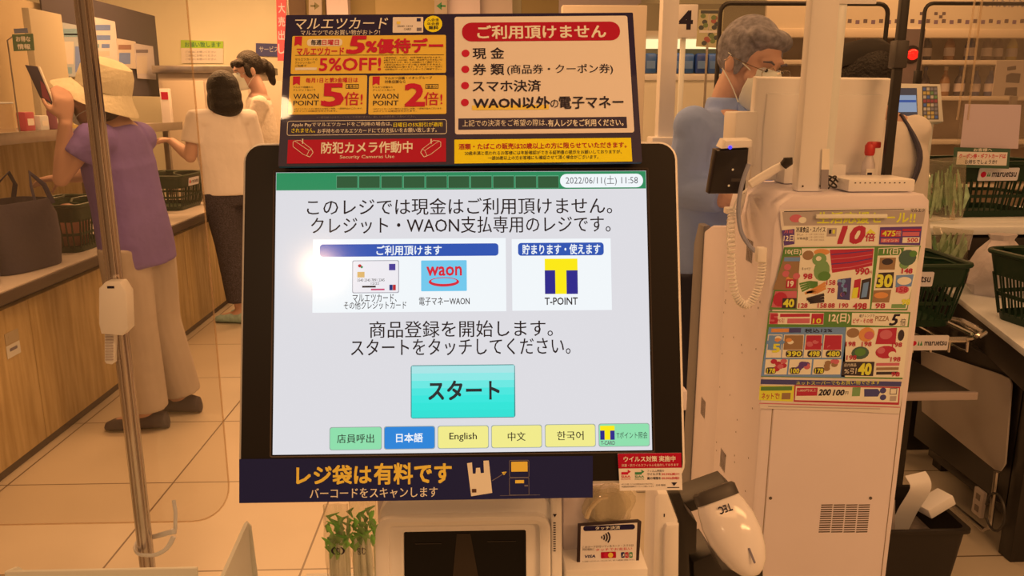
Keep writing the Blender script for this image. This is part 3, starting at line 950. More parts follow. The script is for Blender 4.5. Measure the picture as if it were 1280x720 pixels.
def small_top_items():
    t = thing('printer_box', (0.80, 1.66, KZ), 'flat white device box lying on top of the off-white cabinet', 'device')
    a, c = FY(1.60).uv(1054, 241), FY(1.60).uv(1139, 241)
    MB().span((a[0], 1.58, KZ + 0.002), (c[0] - 0.004, 1.68, KZ + 0.027), white_pl, 0.004).build('device_case', t)
    g = MB()
    F = FY(1.5797)
    for i in range(11):
        u = a[0] + 0.012 + i * 0.010
        g.fpoly(F, rrect(u, KZ + 0.019, u + 0.003, KZ + 0.021, 0), ink, 1)
    g.build('port_mark', t)
    # loops of black cable beside it
    pts = []
    for i in range(40):
        q = i * 0.42
        pts.append(V3((a[0] - 0.016 + 0.012 * math.cos(q), 1.62 + 0.012 * math.sin(q * 1.1), KZ + 0.006 + 0.012 * (1 + math.sin(q * 0.7)))))
    tag(MB().tube(pts, 0.0018, black_pl, 5).build('cable_bundle'), 'small tangle of black cable beside the flat white device box', 'cable')
    # yellow tag and grey tag hanging on the post
    F = FY(1.595)
    t = thing('tag_card', gy(1031, 212, 1.59), 'yellowish tag strip standing beside the square white post', 'tag')
    MB().prism([F.uv(*q) for q in ((1028, 186), (1037, 186), (1037, 212), (1027, 212))], F, -0.002, 0, mat('tag_yellow', S(250, 215, 120), 0.5)).build('tag_upper', t)
    MB().prism([F.uv(*q) for q in ((1027, 212), (1036, 212), (1035, 236), (1026, 236))], F, -0.003, 0, mat('tag_grey', S(150, 112, 80), 0.4)).build('tag_lower', t)
    # spray bottle
    c = gy(1090, 216, 1.72)
    zb = KZ
    t = thing('spray_bottle', (c.x, 1.74, zb), 'white spray bottle with a red nozzle behind the flat device box', 'bottle')
    MB().lathe([(0.012, 0), (0.014, 0.004), (0.014, 0.045), (0.008, 0.06), (0.007, 0.066)], (c.x, 1.74, zb), mat('frosted_bottle', S(214, 160, 112), 0.35), seg=14).build('bottle_body', t)
    b = MB().lathe([(0.009, 0.064), (0.011, 0.07), (0.011, 0.085), (0.006, 0.093)], (c.x, 1.74, zb), mat('red_cap', S(204, 44, 28), 0.4), seg=12)
    b.span((c.x - 0.002, 1.73, zb + 0.08), (c.x + 0.02, 1.75, zb + 0.094), mat('red_cap', S(204, 44, 28), 0.4), 0.003)
    b.build('nozzle', t)
    b = MB().span((c.x - 0.0105, 1.7245, zb + 0.012), (c.x + 0.0105, 1.727, zb + 0.036), paperw)
    b.span((c.x - 0.008, 1.7238, zb + 0.016), (c.x + 0.002, 1.7246, zb + 0.028), ink)
    b.build('bottle_label', t)
    # thin clear post with number board
    P = FY(1.66)
    a = P.uv(1042, 158)
    t = thing('sign_post', (a[0] + 0.01, 1.68, KZ), 'thin white square post holding a board, in front of the turned monitor', 'sign post')
    MB().span((a[0], 1.69, KZ), (a[0] + 0.02, 1.706, 1.66), mat('milky_post', S(226, 180, 130), 0.3), 0.002).build('post', t)
    c = FY(1.69).uv(1041, 5); d = FY(1.69).uv(1094, 5)
    MB().span((c[0], 1.685, c[1]), (d[0], 1.69, c[1] + 0.10), paper, 0.001).build('number_board', t)
    # black stand
    q = gy(1108, 217, 1.71)
    t = thing('black_stand', (q.x, 1.71, KZ), 'slim black metal stand rising behind the turned white monitor', 'stand')
    MB().span((q.x - 0.009, 1.703, KZ), (q.x + 0.009, 1.718, 1.9), black_pl, 0.002).build('stand_pole', t)
    q2 = gy(1125, 68, 1.71)
    MB().span((q.x - 0.014, 1.695, q2.z - 0.028), (q.x + 0.013, 1.726, q2.z + 0.028), dark_pl, 0.003).build('clamp', t)
    MB().lathe([(0.016, 0), (0.016, 0.006), (0.012, 0.012)], (q.x, 1.71, KZ + 0.0005), black_pl, seg=18).build('foot', t)
small_top_items()

# ------------------------------------------------------------------ flyer
def flyer():
    F = FY(KY - 0.004)
    t = thing('paper_flyer', F.at(0.73, 0.775, 0), 'colourful supermarket sale flyer hung on the back of the off-white cabinet', 'flyer')
    edge = [(975, 262), (1000, 260.5), (1158, 259.5), (1161, 262), (1153, 310), (1146, 365), (1140, 410), (1134, 460), (1124, 517.5), (1060, 514), (950, 510.5), (954, 470), (960, 420), (966, 385), (973, 352), (980, 325), (979, 300), (976, 280)]
    b = MB()
    b.prism([F.uv(*q) for q in edge], F, -0.0008, 0, mat('flyer_paper', S(222, 170, 118), 0.6))
    b.build('flyer_sheet', t)
    fp = mat('flyer_cream', S(232, 184, 130), 0.6)
    fy = mat('flyer_yellow', S(220, 180, 40), 0.6); fg = mat('flyer_green', S(88, 110, 38), 0.6); fr_ = mat('flyer_red', S(180, 34, 40), 0.6)
    fr2 = mat('flyer_rose', S(200, 84, 70), 0.6); fk = mat('flyer_black', S(56, 38, 30), 0.6); fb = mat('flyer_blue', S(110, 120, 130), 0.6)
    fv = mat('flyer_violet', S(90, 50, 80), 0.6); fl = mat('flyer_leaf', S(120, 130, 60), 0.6); fd = mat('flyer_dark_green', S(70, 80, 50), 0.6)
    fo = mat('flyer_orange', S(214, 120, 50), 0.6); fz = mat('flyer_brown', S(150, 96, 50), 0.6); fgr = mat('flyer_grey', S(176, 132, 92), 0.6); fn = mat('flyer_navy', S(70, 56, 76), 0.6)
    rnd = random.Random(11)
    def sk(x, y, yy=None): return x
    bn = [0]
    def blob(g, x, y, rx, ry, m, l=3):
        bn[0] = (bn[0] + 1) % 12
        g.pdisc(F, x, y, rx, ry, m, l + 0.05 + bn[0] * 0.07, 14)
    # heading
    g = MB()
    g.ppoly(F, [(978, 265), (1157, 262.5), (1154, 280), (980, 282)], fgr, 1)
    g.pline(F, [(980, 264.5), (1130, 261.5)], 0.8, ink, 2)
    g.text(F, 'マルエツ', 1138, 260.6, 1156, 264.8, ink, 2, 0.02)
    g.text(F, '生活応援セール!!', 1022, 265, 1144, 279, fy, 2, 0.03)
    blob(g, 995, 273, 8, 5, fr2, 2); blob(g, 1003, 275, 5, 4, fp, 3)
    g.build('flyer_heading', t)
    # points row
    g = MB()
    g.ppoly(F, [(978, 283), (1098, 281), (1097, 306), (979, 307)], fp, 1)
    g.ppoly(F, [(977, 288), (993, 286), (993, 305), (980, 307)], fv, 2)
    g.text(F, '12日', 979.5, 294, 992, 301.5, ink_w, 3, 0.03).text(F, '月間', 980, 287.8, 991, 291.5, fr2, 3, 0.02)
    g.text(F, '冷凍食品・スパイス', 995, 283.5, 1031.5, 290.5, ink, 2, 0.02).text(F, 'ポイント', 996, 291.5, 1004, 295, ink, 2).text(F, '対象商品', 996, 296.5, 1010, 299.5, ink, 2)
    for i in range(3):
        g.text(F, 'お一人様一回限り対象品', 1007, 291.7 + i * 3.5, 1030, 294 + i * 3.5, fgr, 2)
    g.prect(F, 1033.5, 285, 1045.5, 295.5, fgr, 2).prect(F, 1036, 287, 1039, 292, ink, 3).prect(F, 1040.5, 287, 1043.5, 292, fy, 3)
    g.text(F, '10', 1048.5, 283, 1080, 304, fr_, 3, 0.05, 0.2)
    g.ppoly(F, [(1082, 292), (1088, 286), (1095, 292)], fy, 2).text(F, '倍', 1081.5, 291.5, 1093.5, 301.5, fr_, 3, 0.03)
    g.ppoly(F, [(1100, 284), (1152.5, 283), (1150, 306.5), (1098.5, 305.5)], fv, 1)
    g.prect(F, 1101, 287.5, 1126, 296, fr_, 2).text(F, '475', 1103, 288.5, 1119, 295, fy, 3, 0.03).text(F, '円引', 1120, 289, 1126, 295, fp, 3)
    g.prect(F, 1128, 286, 1151, 289, fr_, 2).prect(F, 1128, 290, 1149, 295, fr2, 2).text(F, '500', 1134, 297.5, 1147, 302.5, fr_, 3, 0.03).prect(F, 1128, 296.5, 1149, 303.5, fp, 2).prect(F, 1101, 298, 1124, 303, fr2, 2)
    g.text(F, 'ポイント', 1103, 298.6, 1122, 302.4, fp, 3)
    g.build('points_row', t)
    # upper product block
    g = MB()
    g.ppoly(F, [(980, 309), (1151, 307), (1134, 388), (962, 387)], fg, 1)
    g.ppoly(F, [(1000, 310.5), (1093, 309.5), (1087, 386), (996, 386)], fp, 2)
    g.ppoly(F, [(980.5, 311), (1002, 310), (1002, 319), (978, 320)], fg, 3); g.text(F, '10(日)', 981.5, 311.5, 1001, 318.5, ink_w, 4, 0.03)
    g.ppoly(F, [(980, 321), (1000, 320), (997, 363), (966, 362), (972, 345)], fz, 2).prect(F, 980, 321.5, 1000, 326.5, fb, 3)
    for i in range(7):
        blob(g, 979 + rnd.uniform(0, 17), 332 + rnd.uniform(0, 20), 4.5, 4, rnd.choice((fo, fz, fr2)), 3)
    g.prect(F, 982.5, 349, 995, 360, fr_, 4).text(F, '19', 984.5, 351, 991.5, 358, fp, 5, 0.04)
    g.ppoly(F, [(969, 364), (996, 363.5), (995, 385), (964, 384)], fr2, 3); blob(g, 975, 374, 9, 9, fr_, 4)
    g.prect(F, 977.5, 372.5, 995, 385, fk, 5).text(F, '40', 979, 374, 992, 383.5, fy, 6, 0.05)
    blob(g, 1010, 319, 7, 6, fz); blob(g, 1027, 315, 10, 4, fo); blob(g, 1024, 324, 9, 8, fl, 4); blob(g, 1023, 323, 3.5, 3, fp, 5)
    blob(g, 1027, 338, 10, 13, fl, 3); blob(g, 1030, 345, 8, 6, fg, 4)
    g.ppoly(F, [(1037, 312), (1092, 310.5), (1090, 332), (1072, 336), (1040, 341)], fr_, 3)
    for i in range(4):
        g.pline(F, [(1039, 318 + i * 6), (1062, 316 + i * 6), (1090, 313 + i * 5)], 1.2, fr2 if i % 2 else fv, 4)
    g.text(F, '990', 1069, 335, 1086, 343, fr_, 5, 0.04).text(F, '円', 1086.5, 338.5, 1089.5, 342.5, fr_, 5)
    g.text(F, '98', 1004, 342, 1015, 348.5, fr_, 5, 0.04).text(F, 'キャベツ', 1002, 334, 1013, 338, ink, 4)
    for i in range(4):
        g.pline(F, [(999 + i, 355 + i * 3), (1012, 352 + i * 2.4), (1022, 353 + i * 2)], 2.4, fg, 3)
    for i in range(3):
        g.pline(F, [(1006 + i * 2, 367 - i), (1020, 360 + i * 3), (1032, 353 + i * 3.5)], 3, fo, 4)
    for i in range(3):
        g.pline(F, [(1008 + i * 2, 374 + i * 2), (1030, 368 + i * 4)], 3.6, fk, 4)
    g.text(F, '128', 998, 379, 1009, 384.5, fr_, 5, 0.03).text(F, '158', 1022, 379, 1033, 384.5, fr_, 5, 0.03).text(F, '88', 1035, 379, 1043, 384.5, fr_, 5, 0.03)
    g.ppoly(F, [(1048, 349), (1064, 347), (1062, 375), (1046, 374)], fn, 3)
    for i in range(10):
        blob(g, 1054 + rnd.uniform(-6, 6), 361 + rnd.uniform(-10, 10), 2.6, 2.6, rnd.choice((fb, fv, fk, fo)), 4)
    g.ppoly(F, [(1068, 350), (1076, 348), (1074, 372), (1065, 373)], fr_, 3).ppoly(F, [(1066, 360), (1073, 359), (1071, 372), (1064, 373)], fy, 4)
    g.ppoly(F, [(1077, 350), (1089, 347), (1086, 374), (1074, 374)], fk, 3).ppoly(F, [(1079, 354), (1086, 352), (1083, 371), (1076, 372)], fb, 4)
    g.text(F, '190', 1049, 379, 1060, 384.5, fr_, 5, 0.03).text(F, '498', 1066, 379, 1083, 386, fr_, 5, 0.04).text(F, '158', 1033, 350, 1044, 356, fr_, 5, 0.02).text(F, '78', 1034, 360, 1043, 366, fr_, 5, 0.02)
    g.ppoly(F, [(1098, 310), (1149, 308), (1145, 340), (1133, 386), (1089, 386)], fp, 2)
    g.ppoly(F, [(1098.5, 311), (1130, 309.5), (1128, 318.5), (1097, 319.5)], fg, 3).text(F, '11(日)', 1104, 310.5, 1126, 318.5, ink_w, 4, 0.03)
    blob(g, 1134, 322, 11, 10, fd, 5); blob(g, 1130, 331, 6, 5, fl, 4); blob(g, 1141, 317, 5, 4, fg, 6)
    g.prect(F, 1099, 322, 1119, 337, fz, 3); blob(g, 1109, 327, 7, 4, fk, 4)
    g.text(F, '148', 1127, 335.5, 1140, 341.5, fr_, 6, 0.04)
    g.ppoly(F, [(1098, 341), (1117.5, 340), (1115.5, 360), (1094, 360)], fk, 3).text(F, '30', 1096, 343.5, 1114.5, 358.5, fy, 4, 0.05)
    g.ppoly(F, [(1120, 344), (1142, 343), (1139, 358), (1119, 359)], fb, 3); blob(g, 1130, 351, 9, 5, fp, 4); blob(g, 1128, 362, 8, 5, fr2, 4)
    g.text(F, '158', 1120, 359, 1134, 365, fr_, 5, 0.03)
    g.ppoly(F, [(1092, 363), (1114, 362), (1111, 378), (1090, 378)], fz, 3); blob(g, 1101, 369, 9, 4, fo, 4); g.text(F, '98', 1094, 379, 1106, 385, fr_, 5, 0.03)
    g.prect(F, 1117, 367, 1136, 378, fp, 3); g.text(F, '98', 1127, 374, 1137, 380.5, fy, 5, 0.05); g.prect(F, 1114, 380, 1132, 385, fl, 3)
    g.build('weekend_block', t)
    # lower product block
    g = MB()
    g.ppoly(F, [(961, 389), (1138, 390), (1128, 474), (951, 471)], fg, 1)
    g.ppoly(F, [(962, 390.5), (1030, 391), (1029, 405.5), (961, 405)], fp, 2); g.ppoly(F, [(962, 391), (972, 391), (972, 405), (961.5, 405)], fr2, 3)
    g.text(F, '5', 963, 393, 972, 404, fr_, 4, 0.05).text(F, '%引', 973, 398, 980, 403.5, fr_, 4).text(F, '10', 1016, 398, 1026, 404, fy, 4, 0.03).prect(F, 1014, 392, 1029, 405, fr_, 3).prect(F, 975, 392, 1012, 396, fr_, 3).prect(F, 984, 398, 1012, 404, fr2, 3)
    g.ppoly(F, [(1030, 390.5), (1064, 391), (1063, 406), (1029, 405.5)], fg, 3).text(F, '12(日)', 1036, 392, 1062, 404, ink_w, 4, 0.04)
    g.ppoly(F, [(1065, 391), (1136, 392), (1134, 408), (1064, 406)], fp, 2).text(F, 'ピザ・その他', 1066, 398, 1091, 404, fr_, 3, 0.02).text(F, '電子レンジで', 1074, 393, 1093, 396.5, ink, 3).text(F, 'PIZZA', 1094, 395, 1111, 401, fz, 3, 0.02).text(F, '5', 1112, 393, 1124, 406.5, ink, 3, 0.03, 0.3).text(F, '倍', 1125, 398, 1132, 407, ink, 3, 0.0)
    g.ppoly(F, [(961, 409), (1057, 409), (1056, 472), (951, 470)], fb, 2).prect(F, 964, 410.5, 1000, 415, fo, 3).text(F, '税込12%', 1006, 410.5, 1040, 415.5, ink, 4, 0.02).prect(F, 986, 410, 1001, 415.5, fn, 4)
    for x0, x1, m_, pr in ((960, 978, fb, '5'), (980, 1005, fz, '390'), (1007, 1028, fr_, '498'), (1030, 1053, fr_, '480')):
        g.ppoly(F, [(x0, 418), (x1, 418), (x1 - 2, 447), (x0 - 3, 447)], fp, 3)
        g.ppoly(F, [(x0 + 1, 419), (x1 - 1, 419), (x1 - 2, 437), (x0 - 1, 437)], m_, 4)
        for i in range(6):
            blob(g, (x0 + x1) / 2 + rnd.uniform(-8, 8), 429 + rnd.uniform(-7, 7), 4, 2.5, {fb: rnd.choice((fb, fp, fo)), fz: rnd.choice((fo, fz, fp)), fr_: rnd.choice((fr_, fr2))}[m_], 5)
        if pr == '5':
            g.text(F, '5', 966, 430, 974, 440, fy, 6, 0.05)
        else:
            g.prect(F, x0 + 2, 438, x1 - 2, 446, fk, 5, 3).text(F, pr, x0 + 4, 439, x1 - 4, 445, fy, 6, 0.04)
    for x0, x1, m_, pr in ((957, 985, fr_, '178'), (987, 1015, fv, '100'), (1017, 1052, fz, '178')):
        g.ppoly(F, [(x0, 449), (x1, 449), (x1 - 2, 468), (x0 - 2, 468)], fp, 3)
        for i in range(7):
            blob(g, x1 - 12 + rnd.uniform(-7, 7), 456 + rnd.uniform(-5, 5), 4, 3, rnd.choice((m_, m_, fr2)), 5)
        g.prect(F, x0, 459, x0 + 13, 467, fk, 5, 3).text(F, pr, x0 + 1.5, 460.5, x0 + 11.5, 466, fy, 6, 0.04)
    g.ppoly(F, [(1058, 409), (1136, 409), (1129, 472), (1051, 471)], fp, 2)
    blob(g, 1066, 416, 8, 6, fz); blob(g, 1083, 418, 10, 9, fo, 4); blob(g, 1086, 419, 6, 5, fr2, 5); g.ppoly(F, [(1098, 411), (1121, 409.5), (1119, 430), (1094, 430)], fr_, 4); blob(g, 1107, 418, 8, 6, fr2, 5); blob(g, 1126, 419, 4, 7, fk, 4)
    blob(g, 1075, 441, 11, 8, fd, 4); blob(g, 1075, 440, 7, 5, fg, 5); blob(g, 1107, 440, 13, 8, fr_, 4); blob(g, 1101, 438, 5, 4, fr2, 5); blob(g, 1115, 443, 5, 4, fp, 5)
    for x, y in ((1057, 427), (1077, 427), (1115, 428), (1058, 444), (1113, 446)):
        g.text(F, '198', x, y, x + 12, y + 5.5, fr_, 6, 0.03)
    g.ppoly(F, [(1053, 452), (1093, 452), (1091, 470), (1051, 469)], fk, 4).text(F, '40', 1073, 454.5, 1088.5, 468, fy, 5, 0.06).text(F, '店内商品', 1055, 454, 1070, 458, ink_w, 5).text(F, '%引', 1055, 460, 1070, 467, ink_w, 5)
    for i in range(3):
        g.prect(F, 1095, 453.5 + i * 5.5, 1124 - i, 457 + i * 5.5, (fr2, fz, fk)[i], 4)
    g.text(F, '98', 1114, 465, 1124, 470, fr_, 6, 0.04)
    g.build('bargain_block', t)
    # footer
    g = MB()
    g.ppoly(F, [(951, 474), (1127, 477), (1126, 483), (950.5, 480)], fn, 2).text(F, 'ネットスーパーでもお買い物できます', 995, 475.8, 1100, 480.8, fy, 3, 0.01)
    g.ppoly(F, [(949.5, 482), (993, 482.5), (991, 502), (948.5, 500)], fy, 2).prect(F, 951, 483, 990, 488, fg, 3).prect(F, 977, 491, 988, 499, fz, 3).text(F, 'ネットで!', 952, 491, 974, 499, fr_, 3, 0.02)
    g.ppoly(F, [(993, 481), (1125, 483.5), (1123.5, 506), (992, 502)], fr_, 2).ppoly(F, [(994.5, 482.5), (1123.5, 485), (1122, 503), (993.5, 500)], fp, 3)
    g.prect(F, 995.5, 484.5, 1021.5, 494.5, fr_, 4).text(F, '1,000円以上', 997, 486, 1020, 489.5, fp, 5).text(F, '200', 1023, 486.5, 1038, 494, ink, 5, 0.04, 0.2).text(F, '100', 1041, 487, 1055, 494, ink, 5, 0.04, 0.2).text(F, '円', 1056, 489, 1060, 493, ink, 5)
    g.prect(F, 1065, 484, 1075, 495, fl, 4).ppoly(F, [(1080, 486), (1097, 486), (1100, 490), (1097, 495.5), (1080, 495.5)], fn, 4)
    for y in (488, 496.5):
        blob(g, 1103.5, y, 4, 3.6, fn, 4)
    g.pframe(F, 1112, 485, 1121, 493, 1, ink_gry, 4).prect(F, 1112, 495, 1120, 501, fgr, 4)
    g.pline(F, [(949, 504), (1125, 509)], 1.2, fr2, 2).pline(F, [(960, 508), (1100, 511)], 1, fgr, 2)
    g.build('flyer_footer', t)
    a = F.uv(1018, 270); c = F.uv(1107, 270.5)
    b = MB()
    b.box(((a[0] + c[0]) / 2, KY - 0.010, a[1]), (c[0] - a[0], 0.006, 0.0085), pale_pl, None, 0.002)
    tag(b.build('magnet_strip'), 'pale magnetic bar holding the sale flyer near its top', 'magnet')
flyer()

# ------------------------------------------------------------------ our own hand scanner and its guard
def scanner_front():
    F = FY(0.76)
    t = thing('side_guard', gy(832, 719, 0.76), 'white upright guard plate beside the front hand scanner', 'guard')
    MB().prism([F.uv(*q) for q in ((815, 735), (818, 622), (823, 617), (835, 617.5), (848, 652), (844, 735))], F, -0.05, 0, white_pl, 0.004).build('guard_plate', t)
    MB().prism([F.uv(*q) for q in ((828, 735), (829, 658), (832, 653), (847.5, 652.5), (847, 735))], F, -0.002, 0.006, white_pl, 0.003).build('guard_step', t)
    MB().prect(F, 829.5, 642, 831, 646, ink, 1).build('guard_mark', t)
    z = gy(832, 735, 0.76).z
    MB().span((gy(816, 735, .76).x, 0.765, 0.0), (gy(844, 735, .76).x, 0.80, z + 0.01), white_pl, 0.003).build('guard_leg', t)
    # bracket
    G = FY(0.80)
    t = thing('scanner_bracket', gy(858, 719, 0.80), 'black angled bracket that carries the front hand scanner', 'bracket')
    b = MB()
    b.prism([G.uv(*q) for q in ((836, 617), (850, 616), (859, 640), (872, 655), (871, 692), (862, 694), (864, 735), (846, 735), (849, 655))], G, -0.035, 0, black_pl, 0.003)
    b.build('bracket_arm', t)
    b = MB()
    b.prism([G.uv(*q) for q in ((856, 632), (912, 612), (925, 625), (866, 644))], G, -0.05, -0.005, black_pl, 0.004)
    b.build('upper_arm', t)
    b = MB()
    b.prism([G.uv(*q) for q in ((866, 703), (890, 693), (903, 713), (955, 712), (955, 760), (868, 760))], G, -0.06, 0.0, black_pl, 0.004)
    b.build('cradle', t)
    q = gy(852, 735, 0.80)
    MB().span((q.x - 0.008, 0.805, 0), (q.x + 0.008, 0.83, q.z + 0.01), black_pl, 0.002).build('bracket_leg', t)
    # scanner head: elongated shell seen from above
    a, c = gy(896, 622, 0.775), gy(936, 722, 0.735)
    ax = (c - a).normalized()
    side = V3((1, 0.0, 0.0)); side = (side - ax * side.dot(ax)).normalized()
    up = side.cross(ax); up = up if up.y < 0 else -up
    L = (c - a).length
    t = thing('barcode_scanner', c, 'glossy white hand barcode scanner with a black rim in the black cradle', 'scanner')
    gw = mat('glossy_white_shell', S(230, 176, 122), 0.14, coat=0.3)
    prof = [(0.0, 0.0225, 0.012), (0.12, 0.0255, 0.017), (0.3, 0.0285, 0.021), (0.5, 0.0285, 0.0215), (0.7, 0.0245, 0.019), (0.85, 0.019, 0.015), (0.95, 0.0125, 0.010), (1.0, 0.006, 0.005)]
    rings = []
    for f, w, h in prof:
        cc = a + ax * (L * f) + side * (0.006 * f)
        rings.append([cc + side * (w * math.copysign(abs(math.cos(q)) ** 0.8, math.cos(q))) + up * (h * math.copysign(abs(math.sin(q)) ** 0.8, math.sin(q))) for q in [2 * math.pi * k / 28 for k in range(28)]])
    MB().loft(rings, gw).build('scanner_shell', t)
    rr = []
    for f, w, h in ((-0.13, 0.021, 0.012), (-0.10, 0.0235, 0.014), (0.0, 0.0235, 0.0145), (0.03, 0.0238, 0.0145)):
        cc = a + ax * (L * f)
        rr.append([cc + side * (w * math.copysign(abs(math.cos(q)) ** 0.7, math.cos(q))) + up * (h * math.copysign(abs(math.sin(q)) ** 0.7, math.sin(q))) for q in [2 * math.pi * k / 28 for k in range(28)]])
    MB().loft(rr, dark_pl).build('scanner_rim', t)
    T = Frame(a + ax * (L * 0.14) + up * 0.0179, side, -ax)
    T.n = up
    MB().utext(T, 'TEC', (-0.008, -0.004, 0.006, 0.0035), ink, 2, 0.03, 0, True).build('logo_mark', t)
    g = MB()
    g.fpoly(Frame(a + ax * (L * 0.70) + up * 0.0194 + side * 0.006, side, -ax), rrect(-0.0012, -0.012, 0.0012, 0.004, 0.001, 3), ink_gry, 2)
    g.build('trigger_slot', t)
scanner_front()
# ------------------------------------------------------------------ shop floor to the right: baskets, cart, tables, bin
bgreen = mat('basket_green', (0.009, 0.034, 0.017), 0.4, spec=0.3)
def make_basket(label, group=None, w=0.46, d=0.32, h=0.22, logo=True):
    """shopping basket at the origin, long side along x, logo on the -y side"""
    t = thing('shopping_basket', (0, 0, 0), label, 'basket', group)
    def ring(f, z, n=6):
        s = 0.82 + 0.18 * f
        return [(x, y, z) for x, y in rrect(-w / 2 * s, -d / 2 * s, w / 2 * s, d / 2 * s, 0.045, n)]
    b = MB()
    # solid upper band and floor
    for z0, z1 in ((0.66 * h, 0.97 * h), (0.0, 0.12 * h), (0.36 * h, 0.42 * h)):
        r0, r1 = ring(z0 / h, z0), ring(z1 / h, z1)
        def ins(r): return [(x * 0.985, y * 0.98, z) for x, y, z in r]
        b.loft([r0, r1, ins(r1), ins(r0), r0], bgreen, False, False)
    b.loft([ring(0.0, 0.0), ring(0.0, 0.004)], bgreen, True, False)
    # ribs between the bands
    for sx in (-1, 1):
        for k in range(15):
            f = -0.44 + 0.88 * k / 14
            b.tube([(f * w * 0.83, sx * d / 2 * 0.825, 0.02), (f * w * 0.93, sx * d / 2 * 0.94, 0.70 * h)], 0.0042, bgreen, 4)
        for k in range(10):
            f = -0.42 + 0.84 * k / 9
            b.tube([(sx * w / 2 * 0.825, f * d * 0.83, 0.02), (sx * w / 2 * 0.94, f * d * 0.93, 0.70 * h)], 0.0042, bgreen, 4)
    b.build('basket_wall', t)
    rim = ring(1.0, h, 8)
    MB().tube(rim + [rim[0]], 0.009, bgreen, 8, False).build('rim', t)
    for s in (-1, 1):
        y = s * (d / 2 - 0.012)
        pts = [(-w * 0.36, y, h + 0.003), (-w * 0.33, y - s * 0.05, h + 0.010), (-w * 0.10, y - s * 0.10, h + 0.014), (w * 0.10, y - s * 0.10, h + 0.014), (w * 0.33, y - s * 0.05, h + 0.010), (w * 0.36, y, h + 0.003)]
        MB().tube(pts, 0.006, bgreen, 6).build('handle', t)
    if logo:
        F = Frame((0, -d / 2 * 0.97 - 0.001, 0.80 * h), (1, 0, 0), (0, -0.12, 1))
        F.n = F.u.cross(F.v)
        b = MB().prism(rrect(-0.085, -0.026, 0.085, 0.026, 0.005), F, -0.001, 0.003, mat('logo_plate', S(216, 168, 124), 0.5))
        F2 = F.off(0.0032)
        b.fpoly(F2, [(-0.065 + 0.012 * math.cos(a), 0.0 + 0.012 * math.sin(a)) for a in [i * 0.524 for i in range(12)]], ink_red, 1)
        b.fpoly(F2, [(-0.05, -0.008), (-0.046, 0.011), (-0.043, -0.008)], ink_grn, 2).fpoly(F2, [(-0.043, -0.008), (-0.038, 0.011), (-0.035, -0.008)], ink_grn, 2)
        b.utext(F2, 'maruetsu', (-0.028, -0.010, 0.075, 0.011), ink, 1, 0.02)
        b.build('logo_plate', t)
    return t
def put(o, loc, rz=0.0, label=None, sc=1.0):
    o.location = loc
    o.rotation_euler = (0, 0, math.radians(rz))
    o.scale = (sc, sc, sc)
    if label: o['label'] = label
    return o
BGRP = 'green shopping baskets'
B0 = make_basket('green shopping basket on the pale counter under the green framed notice', BGRP)
def basket(loc, rz, label, sc=1.0):
    o = dup(B0)
    return put(o, loc, rz, label, sc)

# pale counter with dark front behind the flyer
steelg = mat('pale_counter_top', S(222, 176, 126), 0.35)
blackm = mat('black_metal', (0.014, 0.011, 0.010), 0.4)
def back_counter():
    t = thing('bagging_counter', (2.3, 3.2, 0), 'pale topped counter with black crates under it, right of the flyer', 'counter')
    MB().span((1.62, 2.93, 0.915), (3.4, 3.55, 0.945), steelg, 0.003).build('counter_top', t)
    MB().span((1.66, 3.02, 0.0), (3.36, 3.5, 0.915), blackm, 0.004).build('counter_body', t)
    for k in range(3):
        x0 = 1.68 + k * 0.31
        b = MB()
        b.span((x0, 2.955, 0.66), (x0 + 0.29, 3.018, 0.90), mat('crate_black', (0.02, 0.016, 0.014), 0.5), 0.006)
        d = b.build('crate_front', t)
        MB().span((x0 + 0.07, 2.948, 0.80), (x0 + 0.20, 2.954, 0.813), mat('crate_label', S(190, 140, 95), 0.5)).build('crate_label', d)
    return t
back_counter()
c = Frame(gy(1205, 302, 2.945), V3((1, 0, -0.12)), V3((0.12, 0, 1)))
tag(MB().prism(rrect(-0.028, -0.03, 0.028, 0.03, 0.001), c, -0.001, 0.001, mat('stuck_card', S(190, 145, 105), 0.5)).build('label_card'), 'small tilted pale card stuck on the black crates under the pale counter', 'card')
put(B0, (2.06, 3.325, 0.946), 3)

